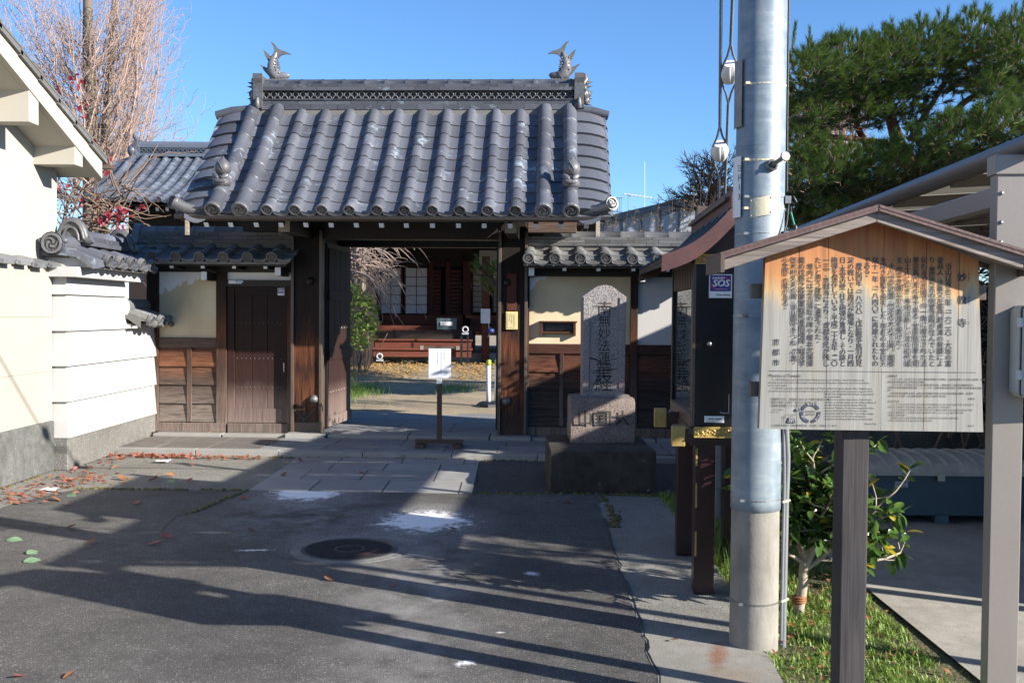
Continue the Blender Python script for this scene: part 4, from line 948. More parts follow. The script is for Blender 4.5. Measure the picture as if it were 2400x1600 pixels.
hr = obj('roof', MB().hexa([(-9, 3.5, hz(3.5) - .03), (xo + .01, 3.5, hz(3.5) - .03), (xo + .01, 10.56, hz(10.56) - .03), (-9, 10.56, hz(10.56) - .03), (-9, 3.5, hz(3.5) + .01), (xo + .01, 3.5, hz(3.5) + .01), (xo + .01, 10.56, hz(10.56) + .01), (-9, 10.56, hz(10.56) + .01)]), 'tile_old', hs)
for k in range(19):
    y0, y1 = 3.69 + k * .36, 4.06 + k * .36 + .03; m = MB(); d = .03
    m.hexa([(-6.5, y0, hz(y0) + .012), (xo + .035, y0, hz(y0) + .012), (xo + .035, y1, hz(y1) + .03), (-6.5, y1, hz(y1) + .03), (-6.5, y0, hz(y0) + .025), (xo + .035, y0, hz(y0) + .025), (xo + .035, y1, hz(y1) + .055), (-6.5, y1, hz(y1) + .055)])
    m.hexa([(xo + .004, y0, hz(y0) - .035), (xo + .03, y0, hz(y0) - .035), (xo + .03, y1, hz(y1) - .02), (xo + .004, y1, hz(y1) - .02), (xo + .004, y0, hz(y0) + .02), (xo + .03, y0, hz(y0) + .02), (xo + .03, y1, hz(y1) + .03), (xo + .004, y1, hz(y1) + .03)]); obj('slate_tile', m, 'tile_old', hr)
for yc, z0, z1 in ((9.98, 3.02, 3.20), (9.05, 3.26, 3.52), (8.05, 3.7, 3.94), (7.0, 4.1, 4.34)):
    m = MB(); m.hexa([(-4.76, yc - .09, z0), (xo - .012, yc - .09, z0), (xo - .012, yc + .09, z0), (-4.76, yc + .09, z0), (-4.76, yc - .09, z1 + .05), (xo - .012, yc - .09, z1 + .05), (xo - .012, yc + .09, z1), (-4.76, yc + .09, z1)])
    obj('boxed_purlin', m, 'house_plaster', hs, bevel=.004)
obj('gutter', MB().box(-9, xo + .09, 10.53, 10.62, hz(10.5) - .10, hz(10.5) - .06), 'bronze_trim', hs)

# ---------------------------------------------------------------- hall seen through the gate
HY = 26.2
hall = thing('temple_hall', 'red brown timber temple hall with paper screens and broad wooden steps, seen through the gate', 'temple hall', T(0, HY, .30))
obj('plinth', MB().box(-9, 1.7, -.2, 6, -.3, .28), 'granite_light', hall)
obj('floor', MB().box(-9, 1.7, -.0, 6, .85, .97), 'hall_timber', hall)
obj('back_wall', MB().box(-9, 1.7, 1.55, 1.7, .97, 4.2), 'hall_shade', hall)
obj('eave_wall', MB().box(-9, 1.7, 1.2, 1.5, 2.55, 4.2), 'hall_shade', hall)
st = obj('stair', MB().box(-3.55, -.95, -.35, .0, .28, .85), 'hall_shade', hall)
for k, (y, z) in enumerate(((-.98, .42), (-.66, .64), (-.34, .86))):
    obj('step', MB().box(-3.5 - .06 * (k == 2), -1.0, y, y + .36, z - .05, z), 'hall_timber', st, bevel=.006); obj('riser', MB().box(-3.48, -1.02, y + .05, y + .08, z - .22, z - .05), 'hall_timber', st)
obj('threshold', MB().box(-3.7, 1.7, .9, 1.2, .97, 1.25), 'hall_timber', hall, bevel=.01)
def shoji(x0, x1, z0, z1, y, rows=4, cols=2, mat='shoji_paper'):
    p = obj('paper_screen', MB().box(x0 + .03, x1 - .03, y, y + .02, z0 + .04, z1 - .04), mat, hall)
    for a in (x0, x1 - .045): obj('screen_frame', MB().box(a, a + .045, y - .03, y + .03, z0, z1), 'hall_post', p)
    for c_ in range(1, cols): x = x0 + (x1 - x0) * c_ / cols; obj('screen_bar', MB().box(x - .010, x + .010, y - .012, y, z0, z1), 'hall_timber', p)
    for r in range(rows + 1): z = z0 + .03 + (z1 - z0 - .06) * r / rows; obj('screen_bar', MB().box(x0, x1, y - .012, y, z - .010, z + .010), 'hall_timber', p)
for a, b in ((-3.62, -2.98), (-2.94, -2.27)): shoji(a, b, 1.25, 2.55, 1.2, 5)
for x in (-3.75, -2.2, -1.75, -1.25): obj('post', MB().box(x - .06, x + .06, 1.1, 1.22, .97, 2.7), 'hall_post', hall, bevel=.006)
def louvre(x0, x1, z0, z1, y, mat='hall_timber'):
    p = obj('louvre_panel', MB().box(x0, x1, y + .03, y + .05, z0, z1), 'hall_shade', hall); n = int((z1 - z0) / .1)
    for k in range(n):
        z = z0 + (k + .5) * (z1 - z0) / n; m = MB(); m.hexa([(x0, y - .02, z - .045), (x1, y - .02, z - .045), (x1, y + .02, z - .03), (x0, y + .02, z - .03), (x0, y - .02, z - .0), (x1, y - .02, z - .0), (x1, y + .02, z + .03), (x0, y + .02, z + .03)]); obj('slat', m, mat, p)
louvre(-2.14, -1.95, 1.05, 2.5, 1.15); louvre(-1.70, -1.38, 1.05, 2.5, 1.15); louvre(.35, 1.2, .7, 2.3, 1.0)
obj('post', MB().box(-1.33, -1.12, .9, 1.02, .97, 2.7), 'hall_post', hall, bevel=.006)
obj('post', MB().box(-.78, -.58, -.5, -.3, .0, 2.75), 'hall_post', hall, bevel=.01)
for a, b in ((-1.1, -.72), (-.55, .30)): shoji(a, b, 1.3, 2.5, 1.0, 8, 1, 'pale_timber')
obj('rail', MB().box(-1.2, 1.7, -.2, -.12, 1.18, 1.25), 'hall_timber', hall)
for x in (-.1, .45, 1.0): obj('rail_post', MB().box(x - .04, x + .04, -.2, -.12, .9, 1.25), 'hall_timber', hall)
obj('veranda', MB().box(-1.0, 1.7, -.35, .9, .74, .84), 'hall_timber', hall)
obj('plaster_panel', MB().box(-.9, .9, 1.02, 1.05, 2.6, 3.0), 'white_plaster', hall)
m = MB()
m.hexa([(-7, -1.75, 3.02), (1.9, -1.75, 3.02), (1.9, 5, 5.4), (-7, 5, 5.4), (-7, -1.75, 3.12), (1.9, -1.75, 3.12), (1.9, 5, 5.5), (-7, 5, 5.5)]); hrf = obj('roof', m, 'tile_far', hall)
for k in range(26):
    x = -5.2 + k * .235; m = MB(); m.bar((x, -1.72, 2.96), (x, 1.5, 4.07), .07, .09, 0, mend=1); obj('rafter', m, ['dark_timber', 'white_paint'], hall)
gtr = [(-4.2 + .55 * k, -4.2 + .55 * k + .43) for k in range(11)]
for a, b in gtr: obj('eave_gutter', MB().box(a, b, -1.84, -1.76, 3.05, 3.12), 'twig_pink', hall)
m = MB(); m.box(-.33, -.21, -1.88, -1.74, 2.98, 3.12); m.box(-.30, -.24, -1.85, -1.77, 2.85, 2.98); m.box(-.34, -.20, -1.88, -1.74, 2.82, 2.86); obj('downpipe_head', m, 'white_paint', hall)
m = MB()
for k in range(38): m.ball((-.27, -1.81, 2.8 - k * .073), (.018, .018, .036), 6, 4)
obj('rain_chain', m, 'hall_timber', hall)
m = MB(); m.box(-2.0 + .05, -1.45, -.30, -.0, .88, 1.12, 0); m.box(-1.96, -1.44, -.315, .01, 1.12, 1.17, 0); m.box(-1.86, -1.55, -.33, -.30, .98, 1.08, 1); ob = obj('offering_box', m, ['green_box', 'white_paint']); ob.matrix_basis = T(.02, HY - .0, .30)
tag(ob, 'dark green box with a pale panel standing on the hall veranda', 'box')
m = MB(); m.box(-.80, -.56, -.53, -.51, 1.05, 1.42); m.tube([(-.60, -.53, 1.05), (-.57, -.54, .8), (-.62, -.54, .7)], .012, 5); nb = obj('hanging_notice', m, ['white_paint'], None, T(0, HY, .30)); tag(nb, 'small white notice hung on a red post of the hall', 'notice')
for x, lab in ((-1.16, 'dark round pipe with a pale rim standing upright beside the hall steps'), (-3.28, 'pale ringed pipe end lying beside the garden bush')):
    m = MB(); up_ = x > -2
    M = basis((1, 0, 0), (0, 0, 1), (0, -1, 0), (x, -1.2, .90 if up_ else .22)); m.lathe([(.05, .0), (.085, .0), (.085, .06), (.05, .06), (.05, 0)], M, 16, 1)
    m.box(x - .08, x + .08, -1.25, -1.12, .78 if up_ else .1, .82 if up_ else .14, 1)
    if up_: m.box(x - .12, x - .07, -1.2, -1.1, 0, .8, 0); m.box(x + .04, x + .08, -1.2, -1.1, 0, .8, 0)
    o = obj('pipe_fitting', m, ['black_plastic', 'label_grey'], None, T(0, HY, .30)); tag(o, lab, 'pipe')
m = MB(); m.lathe([(.0, 0), (.16, .0), (.12, .05), (.035, .06), (.035, .82), (.0, .83)], None, 12); o = obj('bollard', m, 'white_paint', None, T(*gnd(948, 846, .3)) ); o.data.materials.append(MATS['rubber']); tag(o, 'lone slim white post with a dark foot among yellow leaves before the hall', 'post')
m = MB(); p0 = gnd(1090, 850, .3)
for k in range(14): m.ball(p0 + V((random.uniform(-1.0, 1.6), random.uniform(0, 1.2), .05)), (random.uniform(.12, .4), random.uniform(.12, .3), random.uniform(.1, .28)), 8, 5)
o = obj('garden_rocks', m, 'monument_block', kind='stuff'); tag(o, 'grey garden rocks low in front of the hall', 'rocks')
m = MB(); p0 = at(1150, 775, 25); m.ball(p0, (.10, .10, .07), 10, 7); o = obj('tarp_bundle', m, 'tarp_blue'); tag(o, 'small blue bundle lying on the hall veranda', 'bundle')
m = MB(); q = at(1125, 590, 24.6)
# second, farther hall whose roof shows over the small door
FH = T(0, 24.0, 0)
fh = thing('temple_hall', 'smaller hall with a blue grey tiled roof and white rafter ends, over the side wall', 'temple hall', FH)
def fcurve(t): return (1.6 - 2.9 * t, 5.50 - 1.42 * t - .13 * sin(pi * t))
m = MB(); Pf = [fcurve(k / 8) for k in range(9)]; m.grid([[V((x, y, z - .05)) for x in (-9.75, -3.5)] for y, z in Pf], 0, False); m.grid([[V((x, y, z - .12)) for x in (-9.75, -3.5)] for y, z in Pf], 1, False, True)
m.grid([[V((x, 3.2 - y, z - .05)) for x in (-9.75, -3.5)] for y, z in Pf], 0, False, True)
fr = obj('roof', m, ['tile_far', 'dark_timber'], fh)
xs2 = [-9.55 + .268 * k for k in range(12)]
random.seed(8); field(fr, xs2, fcurve, 12, .268, 'tile_far', .003, roll=.055)
for x in (xs2[0], xs2[1] + .03):
    for k in range(6):
        p0, p1 = fcurve(k / 6), fcurve((k + 1) / 6); m = MB(); m.tube([(x, p0[0], p0[1] + .05), (x, p1[0], p1[1] + .05)], .085, 10)
        if k == 5: tomoe(m, basis((1, 0, 0), (0, 0, 1), (0, -1, 0), (x, p1[0] - .01, p1[1] + .05)), .1, 0, 0)
        obj('roll_tile', m, 'tile_far', fr)
m = MB(); m.tube([(-9.7, -1.25, 4.12), (-9.95, -1.33, 4.12), (-10.2, -1.4, 4.2)], [.05, .07, .09], 9); obj('corner_tile', m, 'tile_far', fr)
for r in range(12):
    p0, p1 = fcurve(r / 12), fcurve((r + 1) / 12); m = MB(); m.hexa([(-9.98, p1[0] - .02, p1[1] - .12), (-9.6, p1[0] - .02, p1[1]), (-9.6, p0[0], p0[1]), (-9.98, p0[0], p0[1] - .12), (-9.98, p1[0] - .02, p1[1] - .07), (-9.6, p1[0] - .02, p1[1] + .05), (-9.6, p0[0], p0[1] + .02), (-9.98, p0[0], p0[1] - .10)]); obj('verge_tile', m, 'tile_far', fr)
m = MB(); m.box(-9.4, -3.5, 1.44, 1.76, 5.48, 5.56); m.box(-9.4, -3.5, 1.50, 1.70, 5.56, 5.74); m.box(-9.4, -3.5, 1.46, 1.74, 5.70, 5.75); m.tube([(-9.4, 1.6, 5.77), (-3.5, 1.6, 5.77)], .11, 10); obj('ridge', m, 'tile_far', fh)
for row, (z, o_) in enumerate(((5.575, 0), (5.635, .5))):
    for k in range(40):
        f = MB(); x = -9.35 + (k + o_) * .115; g_ = [[V((x + rr * cos(pi * j / 6), 1.46, z + rr * sin(pi * j / 6))) for j in range(7)] for rr in (.032, .052)]; f.grid(g_, 0, False); f.grid([[q_ + V((0, .06, 0)) for q_ in g_[1]], g_[1]], 0, False)
        if row == 0 and k == 0: am2 = None
        obj('lattice_ring', f, 'tile_far', fh)
m = MB(); m.box(-9.55, -9.40, 1.4, 1.8, 5.40, 5.86); m.tube([(-9.45, 1.5, 5.85), (-9.55, 1.5, 6.0), (-9.5, 1.5, 6.12)], [.07, .05, .01], 7); m.ball((-9.6, 1.5, 5.62), (.12, .15, .16), 8, 6); obj('ridge_end_tile', m, 'tile_far', fh)
obj('wall', MB().box(-9.2, -3.5, .2, 3, 0, 4.2), 'hall_shade', fh)
for k in range(22):
    x = -9.4 + .225 * k; m = MB(); m.bar((x, -1.12, 3.90), (x, .6, 4.5), .07, .09, 0, mend=1); obj('rafter', m, ['dark_timber', 'white_paint'], fh)
# ---------------------------------------------------------------- inscribed stone
def roughen(o, amp, scale, seed=0):
    for v in o.data.vertices:
        n = MN.noise_vector(v.co * scale + V((seed, 0, 0))); v.co += n * amp
def stone_block(name, x0, x1, y0, y1, z0, z1, mat, par, cuts=7, bev=.03, amp=.012, sc_=3.):
    m = MB(); N = cuts
    def face(o, u, v): m.grid([[V(o) + V(u) * (a / N) + V(v) * (b / N) for a in range(N + 1)] for b in range(N + 1)], 0, True)
    dx, dy, dz = x1 - x0, y1 - y0, z1 - z0
    face((x0, y0, z0), (dx, 0, 0), (0, 0, dz)); face((x1, y0, z0), (0, dy, 0), (0, 0, dz)); face((x1, y1, z0), (-dx, 0, 0), (0, 0, dz)); face((x0, y1, z0), (0, -dy, 0), (0, 0, dz)); face((x0, y0, z1), (dx, 0, 0), (0, dy, 0)); face((x0, y1, z0), (dx, 0, 0), (0, -dy, 0))
    c = V(((x0 + x1) / 2, (y0 + y1) / 2, (z0 + z1) / 2)); h = V((dx, dy, dz)) / 2
    nv = []
    for q in m.v:                                            # rounded-box projection keeps shared edges together
        p = V(q) - c; inner = V([max(-h[k] + bev, min(h[k] - bev, p[k])) for k in range(3)]); d = p - inner
        if d.length > 1e-6: p = inner + d.normalized() * bev
        p += MN.noise_vector(p * sc_ + V((x0 * 7, y0, z0))) * amp + MN.noise_vector(p * sc_ * 4) * amp * .35
        nv.append(tuple(p + c))
    m.v = nv; return obj(name, m, mat, par)
mon = thing('stone_monument', 'tall carved granite stone on a rough block and dark plinth, before the side wall', 'monument', None)
stone_block('plinth', .345, 1.305, 8.98, 10.25, -.03, .385, 'monument_base', mon, 10, .035, .014)
bl = stone_block('block', .555, 1.175, 9.50, 10.12, .37, .812, 'monument_block', mon, 10, .03, .012)
m = MB(); m.text('山\u2009囯\u2009大', basis((1, 0, 0), (0, 0, 1), (0, -1, 0), (.87, 9.478, .615)), .15, 0, 'CENTER', 0, .004); obj('carved_letters', m, 'carved_dark', bl)
sx0, sx1, sl0 = .683, 1.085, 9.70
m = MB(); prof = [(sx0, .79), (sx1, .79), (sx1 + .012, 1.772), (sx1 - .02, 1.792), (.89 + .07, 1.872), (.89, 1.884), (.89 - .07, 1.872), (sx0 + .02, 1.792), (sx0 - .006, 1.772)]
m.prism(prof, basis((1, 0, 0), (0, 0, 1), (0, -1, 0), (0, sl0 + .30, 0)), .30); stl = obj('stele', m, 'monument_stone', mon, bevel=.012)
m = MB()
for a, b in ((sx0 + .0, sx0 + .062), (sx1 - .055, sx1 + .004)): m.hexa([(a, sl0 - .012, .86), (b, sl0 - .012, .86), (b, sl0, .86), (a, sl0, .86), (a + .0, sl0 - .012, 1.765), (b + .004, sl0 - .012, 1.765), (b + .004, sl0, 1.765), (a, sl0, 1.765)])
m.box(sx0, sx1, sl0 - .011, sl0, .79, .858); obj('raised_border', m, 'monument_stone', stl, bevel=.005)
m = MB()
for k, ch in enumerate('南無妙法蓮華経'): 
    big = k in (0, 5, 6); m.text(ch, basis((1, 0, 0), (0, 0, 1), (0, -1, 0), (.887, sl0 - .0022, 1.645 - k * .118 - (k > 4) * .01)), .17 if k > 4 else (.15 if k == 0 else .125), 0, 'CENTER', .0, 0)
def stroke(pts, r): m.tube([V((.887 + a, sl0 - .001, b)) for a, b in pts], r, 5)
stroke([(-.10, 1.72 - .04), (-.02, 1.675), (.06, 1.675), (.11, 1.645)], [.003, .007, .007, .003]); stroke([(-.14, 1.18), (-.08, 1.17), (-.02, 1.135), (.06, 1.16), (.14, 1.18)], [.009, .007, .004, .004, .002])
stroke([(-.12, 1.03), (-.06, 1.06), (.02, 1.07), (.13, 1.075)], [.003, .005, .005, .003]); stroke([(-.02, .95), (.02, .91), (.14, .93)], [.004, .005, .003]); stroke([(-.06, .97), (-.11, .90), (-.12, .865)], [.005, .004, .002]); stroke([(-.05, 1.0), (-.02, .91), (.0, .89)], [.004, .004, .002])
obj('carved_letters', m, 'carved_dark', stl)

# ---------------------------------------------------------------- roofed notice case
NC = T(1.02, 5.66, 0) @ RZ(RD(-3.15))                         # local y runs away from the camera, the glass faces local -x
nc = thing('notice_case', 'black and maroon roofed notice case with gilt fittings, glass side towards the forecourt', 'notice board', NC)
CW, CL = .46, 1.12
for x0, y0 in ((.03, .10), (.03, 1.02), (.34, .10), (.34, 1.02)): obj('leg', MB().box(x0, x0 + .115, y0, y0 + .115, 0, .90 if y0 < .5 else .9), 'maroon_paint', nc, bevel=.004)
m = MB()
for z0, z1 in ((.74, .84), (.50, .64), (.22, .36)): m.box(.032, .042, .088, .098, z0, z1)
obj('gilt_strip', m, 'brass_dark', nc, kind='stuff')
obj('floor', MB().box(-.02, CW, -.0, CL, .93, .965), 'bronze_trim', nc)
obj('lower_beam', MB().box(.0, CW, .03, CL - .03, .865, .93), 'maroon_paint', nc)
def gilt(x0, x1, y0, y1, z0, z1, ax):
    g = obj('gilt_band', MB().box(x0, x1, y0, y1, z0, z1), 'brass_dark', nc, bevel=.004); m = MB()
    L = (x1 - x0) if ax == 'x' else (y1 - y0); h = z1 - z0; n = max(1, int(L / .085))
    for k in range(n):
        c = (k + .5) * L / n
        for a, b, r in ((0, 0, .15), (-.26, .16, .10), (.26, .16, .10), (-.26, -.16, .10), (.26, -.16, .10), (-.42, 0, .09), (.42, 0, .09), (0, .28, .07), (0, -.28, .07)):
            u = c + a * L / n; z = z0 + h * (.5 + b); P_ = (x0 + u, y0 - .001, z) if ax == 'x' else (x0 - .001, y0 + u, z)
            m.ball(P_, (h * r * 1.2, .006, h * r) if ax == 'x' else (.006, h * r * 1.2, h * r), 8, 4)
        pts = [(c - .045 + .09 * j / 8, .5 + .32 * sin(2 * pi * j / 8 + k)) for j in range(9)]
        m.tube([(x0 + u, y0 - .001, z0 + h * v) if ax == 'x' else (x0 - .001, y0 + u, z0 + h * v) for u, v in pts], .0035, 5)
    fr_ = [(0, .06), (0, .94)]
    for _, v in fr_: m.box(x0, x1, y0 - .004, y0, z0 + h * v - .003, z0 + h * v + .003) if ax == 'x' else m.box(x0 - .004, x0, y0, y1, z0 + h * v - .003, z0 + h * v + .003)
    obj('gilt_relief', m, 'brass', g)
gilt(.005, CW, -.026, -.004, .915, .975, 'x'); gilt(.0, CW, -.026, -.004, 1.885, 1.94, 'x')
for x0, y0, z0, h in ((-.115, .0, .86, .115), (-.165, .56, .905, .115)):
    m = MB(); m.box(x0, x0 + .075, y0, y0 + .05, z0, z0 + h); m.box(x0 + .075, .02, y0 + .008, y0 + .042, z0 + .02, z0 + h - .02, 1); obj('gilt_bracket', m, ['brass_dark', 'maroon_paint'], nc, bevel=.004)
obj('door', MB().box(.008, CW - .006, -.012, .012, .975, 1.885), 'black_lacquer', nc, bevel=.003)
obj('door_edge', MB().box(-.008, .008, -.015, .02, .975, 1.885), 'bronze_trim', nc)
m = MB(); m.lathe([(.014, 0), (.014, .012), (.009, .018), (.001, .019)], basis((1, 0, 0), (0, 0, 1), (0, -1, 0), (.085, -.012, 1.44)), 14); obj('lock_knob', m, 'steel', nc)
m = MB(); m.tube([(.15, -.02, 1.06), (.155, -.025, 1.055), (.20, -.025, 1.055)], .004, 6); m.tube([(.197, -.02, 1.055), (.197, -.02, 1.16)], .003, 5); obj('stay_hook', m, 'steel', nc)
m = MB(); sticker_sos(m, basis((1, 0, 0), (0, 0, 1), (0, -1, 0), (.143, -.0135, 1.763)), .127, .132, (0, 1, 2, 3)); obj('sticker', m, ['white_gloss', 'navy_print', 'red_print', 'ink'], nc)
m = MB(); F = basis((1, 0, 0), (0, 0, 1), (0, -1, 0), (.118, -.0135, 1.018)); m.prism([(-.055, -.018), (.055, -.018), (.055, .018), (-.055, .018)], F, .003, 0)
for k, (a, b, h) in enumerate(((-.035, .0, .008), (.005, .04, .008), (-.045, .045, .003))): m.prism([(a, -.002 - (k == 2) * .012), (b, -.002 - (k == 2) * .012), (b, h - .002 - (k == 2) * .012), (a, h - .002 - (k == 2) * .012)], F, .0035, 1)
obj('name_plate', m, ['white_gloss', 'dull_metal'], nc)
obj('case_back', MB().box(CW - .03, CW, .012, CL, .965, 1.9), 'black_lacquer', nc); obj('display_panel', MB().box(CW - .045, CW - .031, .06, CL - .06, 1.0, 1.8), 'label_grey', nc)
obj('case_end', MB().box(0, CW, CL - .03, CL, .965, 1.9), 'black_lacquer', nc)
for y in (.0, .30, .80, CL - .05): 
    if y in (.0, CL - .05): obj('case_post', MB().box(-.01, .04, y + .02, y + .055, .965, 1.925), 'black_lacquer', nc, bevel=.003)
obj('glass_pane', MB().box(.008, .014, .055, CL - .05, 1.03, 1.75), 'glass', nc)
obj('case_rail', MB().box(-.012, .05, .02, CL, .965, 1.035), 'bronze_trim', nc, bevel=.004); obj('case_rail', MB().box(-.008, .04, .02, CL, 1.89, 1.945), 'bronze_trim', nc)
for k in range(12): y = .07 + k * .085; obj('slat', MB().box(-.004, .016, y, y + .05, 1.755, 1.89), 'bronze_trim', nc)
obj('slat_backing', MB().box(.018, .03, .05, CL - .03, 1.75, 1.89), 'dark_timber', nc)
# curved roof
def ncurve(t): return (.23 - .43 * t, 2.215 - .325 * t - .06 * sin(pi * t) + .0 * t)
y0, y1 = -.19, 1.55
nr = obj('roof', MB().box(.16, .30, y0 + .03, y1 - .03, 2.145, 2.18), 'copper_roof', nc)
for sg in (0, 1):
    P_ = [ncurve(k / 10) for k in range(11)]; P_ = [(x if sg == 0 else .46 - x, z) for x, z in P_]
    m = MB(); A = [[V((x, y, z + .02)) for y in (y0 + .02, y1 - .02)] for x, z in P_]; B = [[V((x, y, z - .01)) for y in (y0 + .02, y1 - .02)] for x, z in P_]; m.grid(A, 0, True, sg == 1); m.grid(B, 1, True, sg == 0); m.grid([A[-1], B[-1]], 1, False, sg == 1); obj('roof_sheet', m, ['copper_roof', 'maroon_paint'], nr)
    for k in range(6):
        y = y0 + .14 + k * .29; m = MB(); m.tube([V((x, y, z + .026)) for x, z in P_], .014, 7); obj('roof_seam', m, 'copper_roof', nr)
    for y, nm in ((y0, 'barge_board'), (y1 - .03, 'barge_board')):
        m = MB(); lo = [(-.075 + .02 * k / 10) for k in range(11)]
        q0 = [[V((x, yy, z + .035)) for yy in (y, y + .03)] for x, z in P_]; q1 = [[V((x, yy, z + lo[k])) for yy in (y, y + .03)] for k, (x, z) in enumerate(P_)]
        m.grid([[a[0] for a in q0], [b[0] for b in q1]], 0, False, sg == 1); m.grid([[a[1] for a in q0], [b[1] for b in q1]], 0, False, sg == 0); m.grid(q0, 0, False, sg == 1); m.grid(q1, 0, False, sg == 0); m.grid([q0[-1], q1[-1]], 0, False)
        obj(nm, m, 'maroon_faded', nr)
m = MB(); m.box(.165, .295, y0 - .004, y1 + .004, 2.18, 2.26); m.box(.19, .27, y0 - .006, y1 + .006, 2.26, 2.30); obj('ridge_cap', m, 'maroon_faded', nr, bevel=.004)
obj('ridge_cover', MB().box(.14, .32, y0 + .05, y1 - .03, 2.225, 2.245), 'bronze_trim', nr)
m = MB(); m.prism([(0.0, 1.942), (.46, 1.942), (.46, 1.985), (.23, 2.10), (0, 1.985)], basis((1, 0, 0), (0, 0, 1), (0, -1, 0), (0, .02, 0)), .03); obj('gable_panel', m, 'maroon_paint', nc)
for y in (y1 - .4, ): pass
m = MB(); m.box(.20, .27, y1 - .06, y1 + .0, 2.29, 2.37); obj('ridge_stop', m, 'bronze_trim', nr)

# ---------------------------------------------------------------- electricity pole
EP = T(1.195, 4.90, 0)
ep = thing('electricity_pole', 'round galvanised steel electricity pole on a grey concrete foot, with bands, plates and cables', 'pole', EP)
m = MB(); m.lathe([(.118, -.1), (.1165, .2), (.115, .68)], None, 36); obj('concrete_foot', m, 'pole_concrete', ep)
m = MB(); m.lathe([(.112, .66), (.1195, .662), (.1195, .70), (.1185, 1.6), (.1175, 1.605), (.1155, 3.6), (.113, 3.605), (.100, 7.5), (.0, 7.5)], None, 40); obj('shaft', m, 'pole_steel', ep)
def band(z, r=.1215, h=.008, mat='steel', tilt=.0, half=False):
    m = MB(); m.lathe([(r - .006, -h), (r, -h), (r, h), (r - .006, h)], T(0, 0, z) @ RX(tilt), 36, 0, False); m.box(-.098, -.078, -.100, -.085, z - .006, z + .006); obj('band', m, mat, ep)
band(2.70, .1175, .003, 'plate_cream', .02); band(2.34, .1185, .005, 'plate_cream', .02); band(2.165, .1185, .002, 'steel'); band(2.11, .119, .003, 'plate_cream', -.02); band(1.99, .119, .0015, 'steel', -.02); band(1.86, .1195, .003, 'steel'); band(1.60, .1205, .003, 'steel'); band(.715, .121, .003, 'steel'); band(.215, .1185, .004, 'dull_metal')
m = MB(); a = RD(-78); M = RZ(a) @ T(0.1175, 0, 2.31)
m.lathe([(.03, -.02), (.03, .012), (.02, .016)], M @ RY(pi / 2), 8); m.tube([M @ V((0, 0, 0)), M @ V((.13, 0, .02))], .0105, 10); m.lathe([(.022, 0), (.022, .014), (.0, .014)], M @ T(.13, 0, .02) @ RY(pi / 2 - .12), 8, 0, False); obj('step_bolt', m, 'dull_metal', ep)
m = MB(); A = []
for z in (2.075, 2.165): A.append([V((.1215 * sin(t), -.1215 * cos(t), z + t * .02)) for t in [(-.62 + .085 * k) for k in range(11)]])
m.grid(A, 0, True); m.grid([[q * 1.0 - V((q.x, q.y, 0)) * .02 for q in r_] for r_ in A][::-1], 0, True)
for t in (-.58, .19):
    for z in (2.085, 2.155): m.ball((.1225 * sin(t), -.1225 * cos(t), z + t * .02), .004, 6, 4, 1)
obj('blank_plate', m, ['plate_cream', 'steel'], ep)
for z0, z1, mt in ((2.50, 2.82, 'dull_metal'), (2.07, 2.36, 'white_gloss')):
    m = MB(); M = RZ(RD(186)) ; A = [[M @ V((.128 * cos(t), .128 * sin(t), z)) for t in [-.45 + .09 * k for k in range(11)]] for z in (z0, z1)]; m.grid(A, 0, True); m.grid([[q * .97 + V((0, 0, q.z * .03)) for q in r_] for r_ in A][::-1], 0, True)
    if mt == 'white_gloss':
        for k, ch in enumerate('ヨド\n13'.replace('\n', '')): m.text(ch, M @ RZ(.38) @ T(.1295, 0, z1 - .06 - k * .045) @ basis((0, 1, 0), (0, 0, 1), (1, 0, 0)), .04, 1, 'CENTER')
    obj('pole_plate', m, [mt, 'ink'], ep)
def on(t, z, r=.125): return V((r * sin(t), -r * cos(t), z))   # t measured from the camera side towards the right
for z, t in ((2.155, 1.22), (1.985, .98)):
    m = MB(); p = on(t, z, .13); m.box(p.x - .016, p.x + .012, p.y - .02, p.y + .02, z - .018, z + .018, 0); m.box(p.x - .036, p.x - .016, p.y - .014, p.y + .014, z - .02, z + .012, 1); m.tube([p, p + V((.03, -.01, -.02)), p + V((.045, 0, -.01)), p + V((.03, .01, .02))], .005, 6, 1); obj('cable_clamp', m, ['steel', 'black_plastic'], ep)
def cable(name, pts, r, mat): m = MB(); m.tube(pts, r, 7); return obj(name, m, mat, ep)
cable('cable', [on(1.52, 7, .112), on(1.52, 3.6, .122), on(1.52, 2.5, .125), on(1.50, 2.2, .128)], .006, 'cable_black'); cable('cable', [on(1.66, 7, .112), on(1.66, 3.6, .124), on(1.66, 2.2, .13)], .005, 'cable_black')
cable('cable', [on(1.22, 2.14, .135), on(.9, 2.05, .140), on(.72, 2.0, .142), on(.58, 1.97, .14), on(.62, 1.935, .14), on(.82, 1.93, .15), on(.98, 1.95, .145), on(1.0, 1.98, .13)], .0045, 'cable_black')
cable('cable', [on(1.25, 2.14, .14), on(1.35, 2.08, .15), on(1.42, 2.03, .165), on(1.38, 1.98, .165), on(1.2, 1.955, .15), on(1.05, 1.98, .14)], .006, 'cable_black')
cable('green_wire', [on(1.3, 2.10, .145), on(1.4, 2.03, .165), on(1.46, 1.98, .175), on(1.5, 1.93, .19), on(1.5, 1.88, .185), on(1.48, 1.82, .18)], .0045, 'cable_green')
m = MB(); m.ball(on(1.40, 2.015, .168), (.013, .013, .03), 7, 5); m.ball(on(1.38, 1.975, .165), (.012, .012, .02), 7, 5); obj('wire_joint', m, 'black_plastic', ep)
for q in (.96, 1.06): cable('cable', [on(q, 1.965, .135), on(q + .03, 1.92, .135), on(1.12, 1.88, .137)], .0045, 'cable_black')
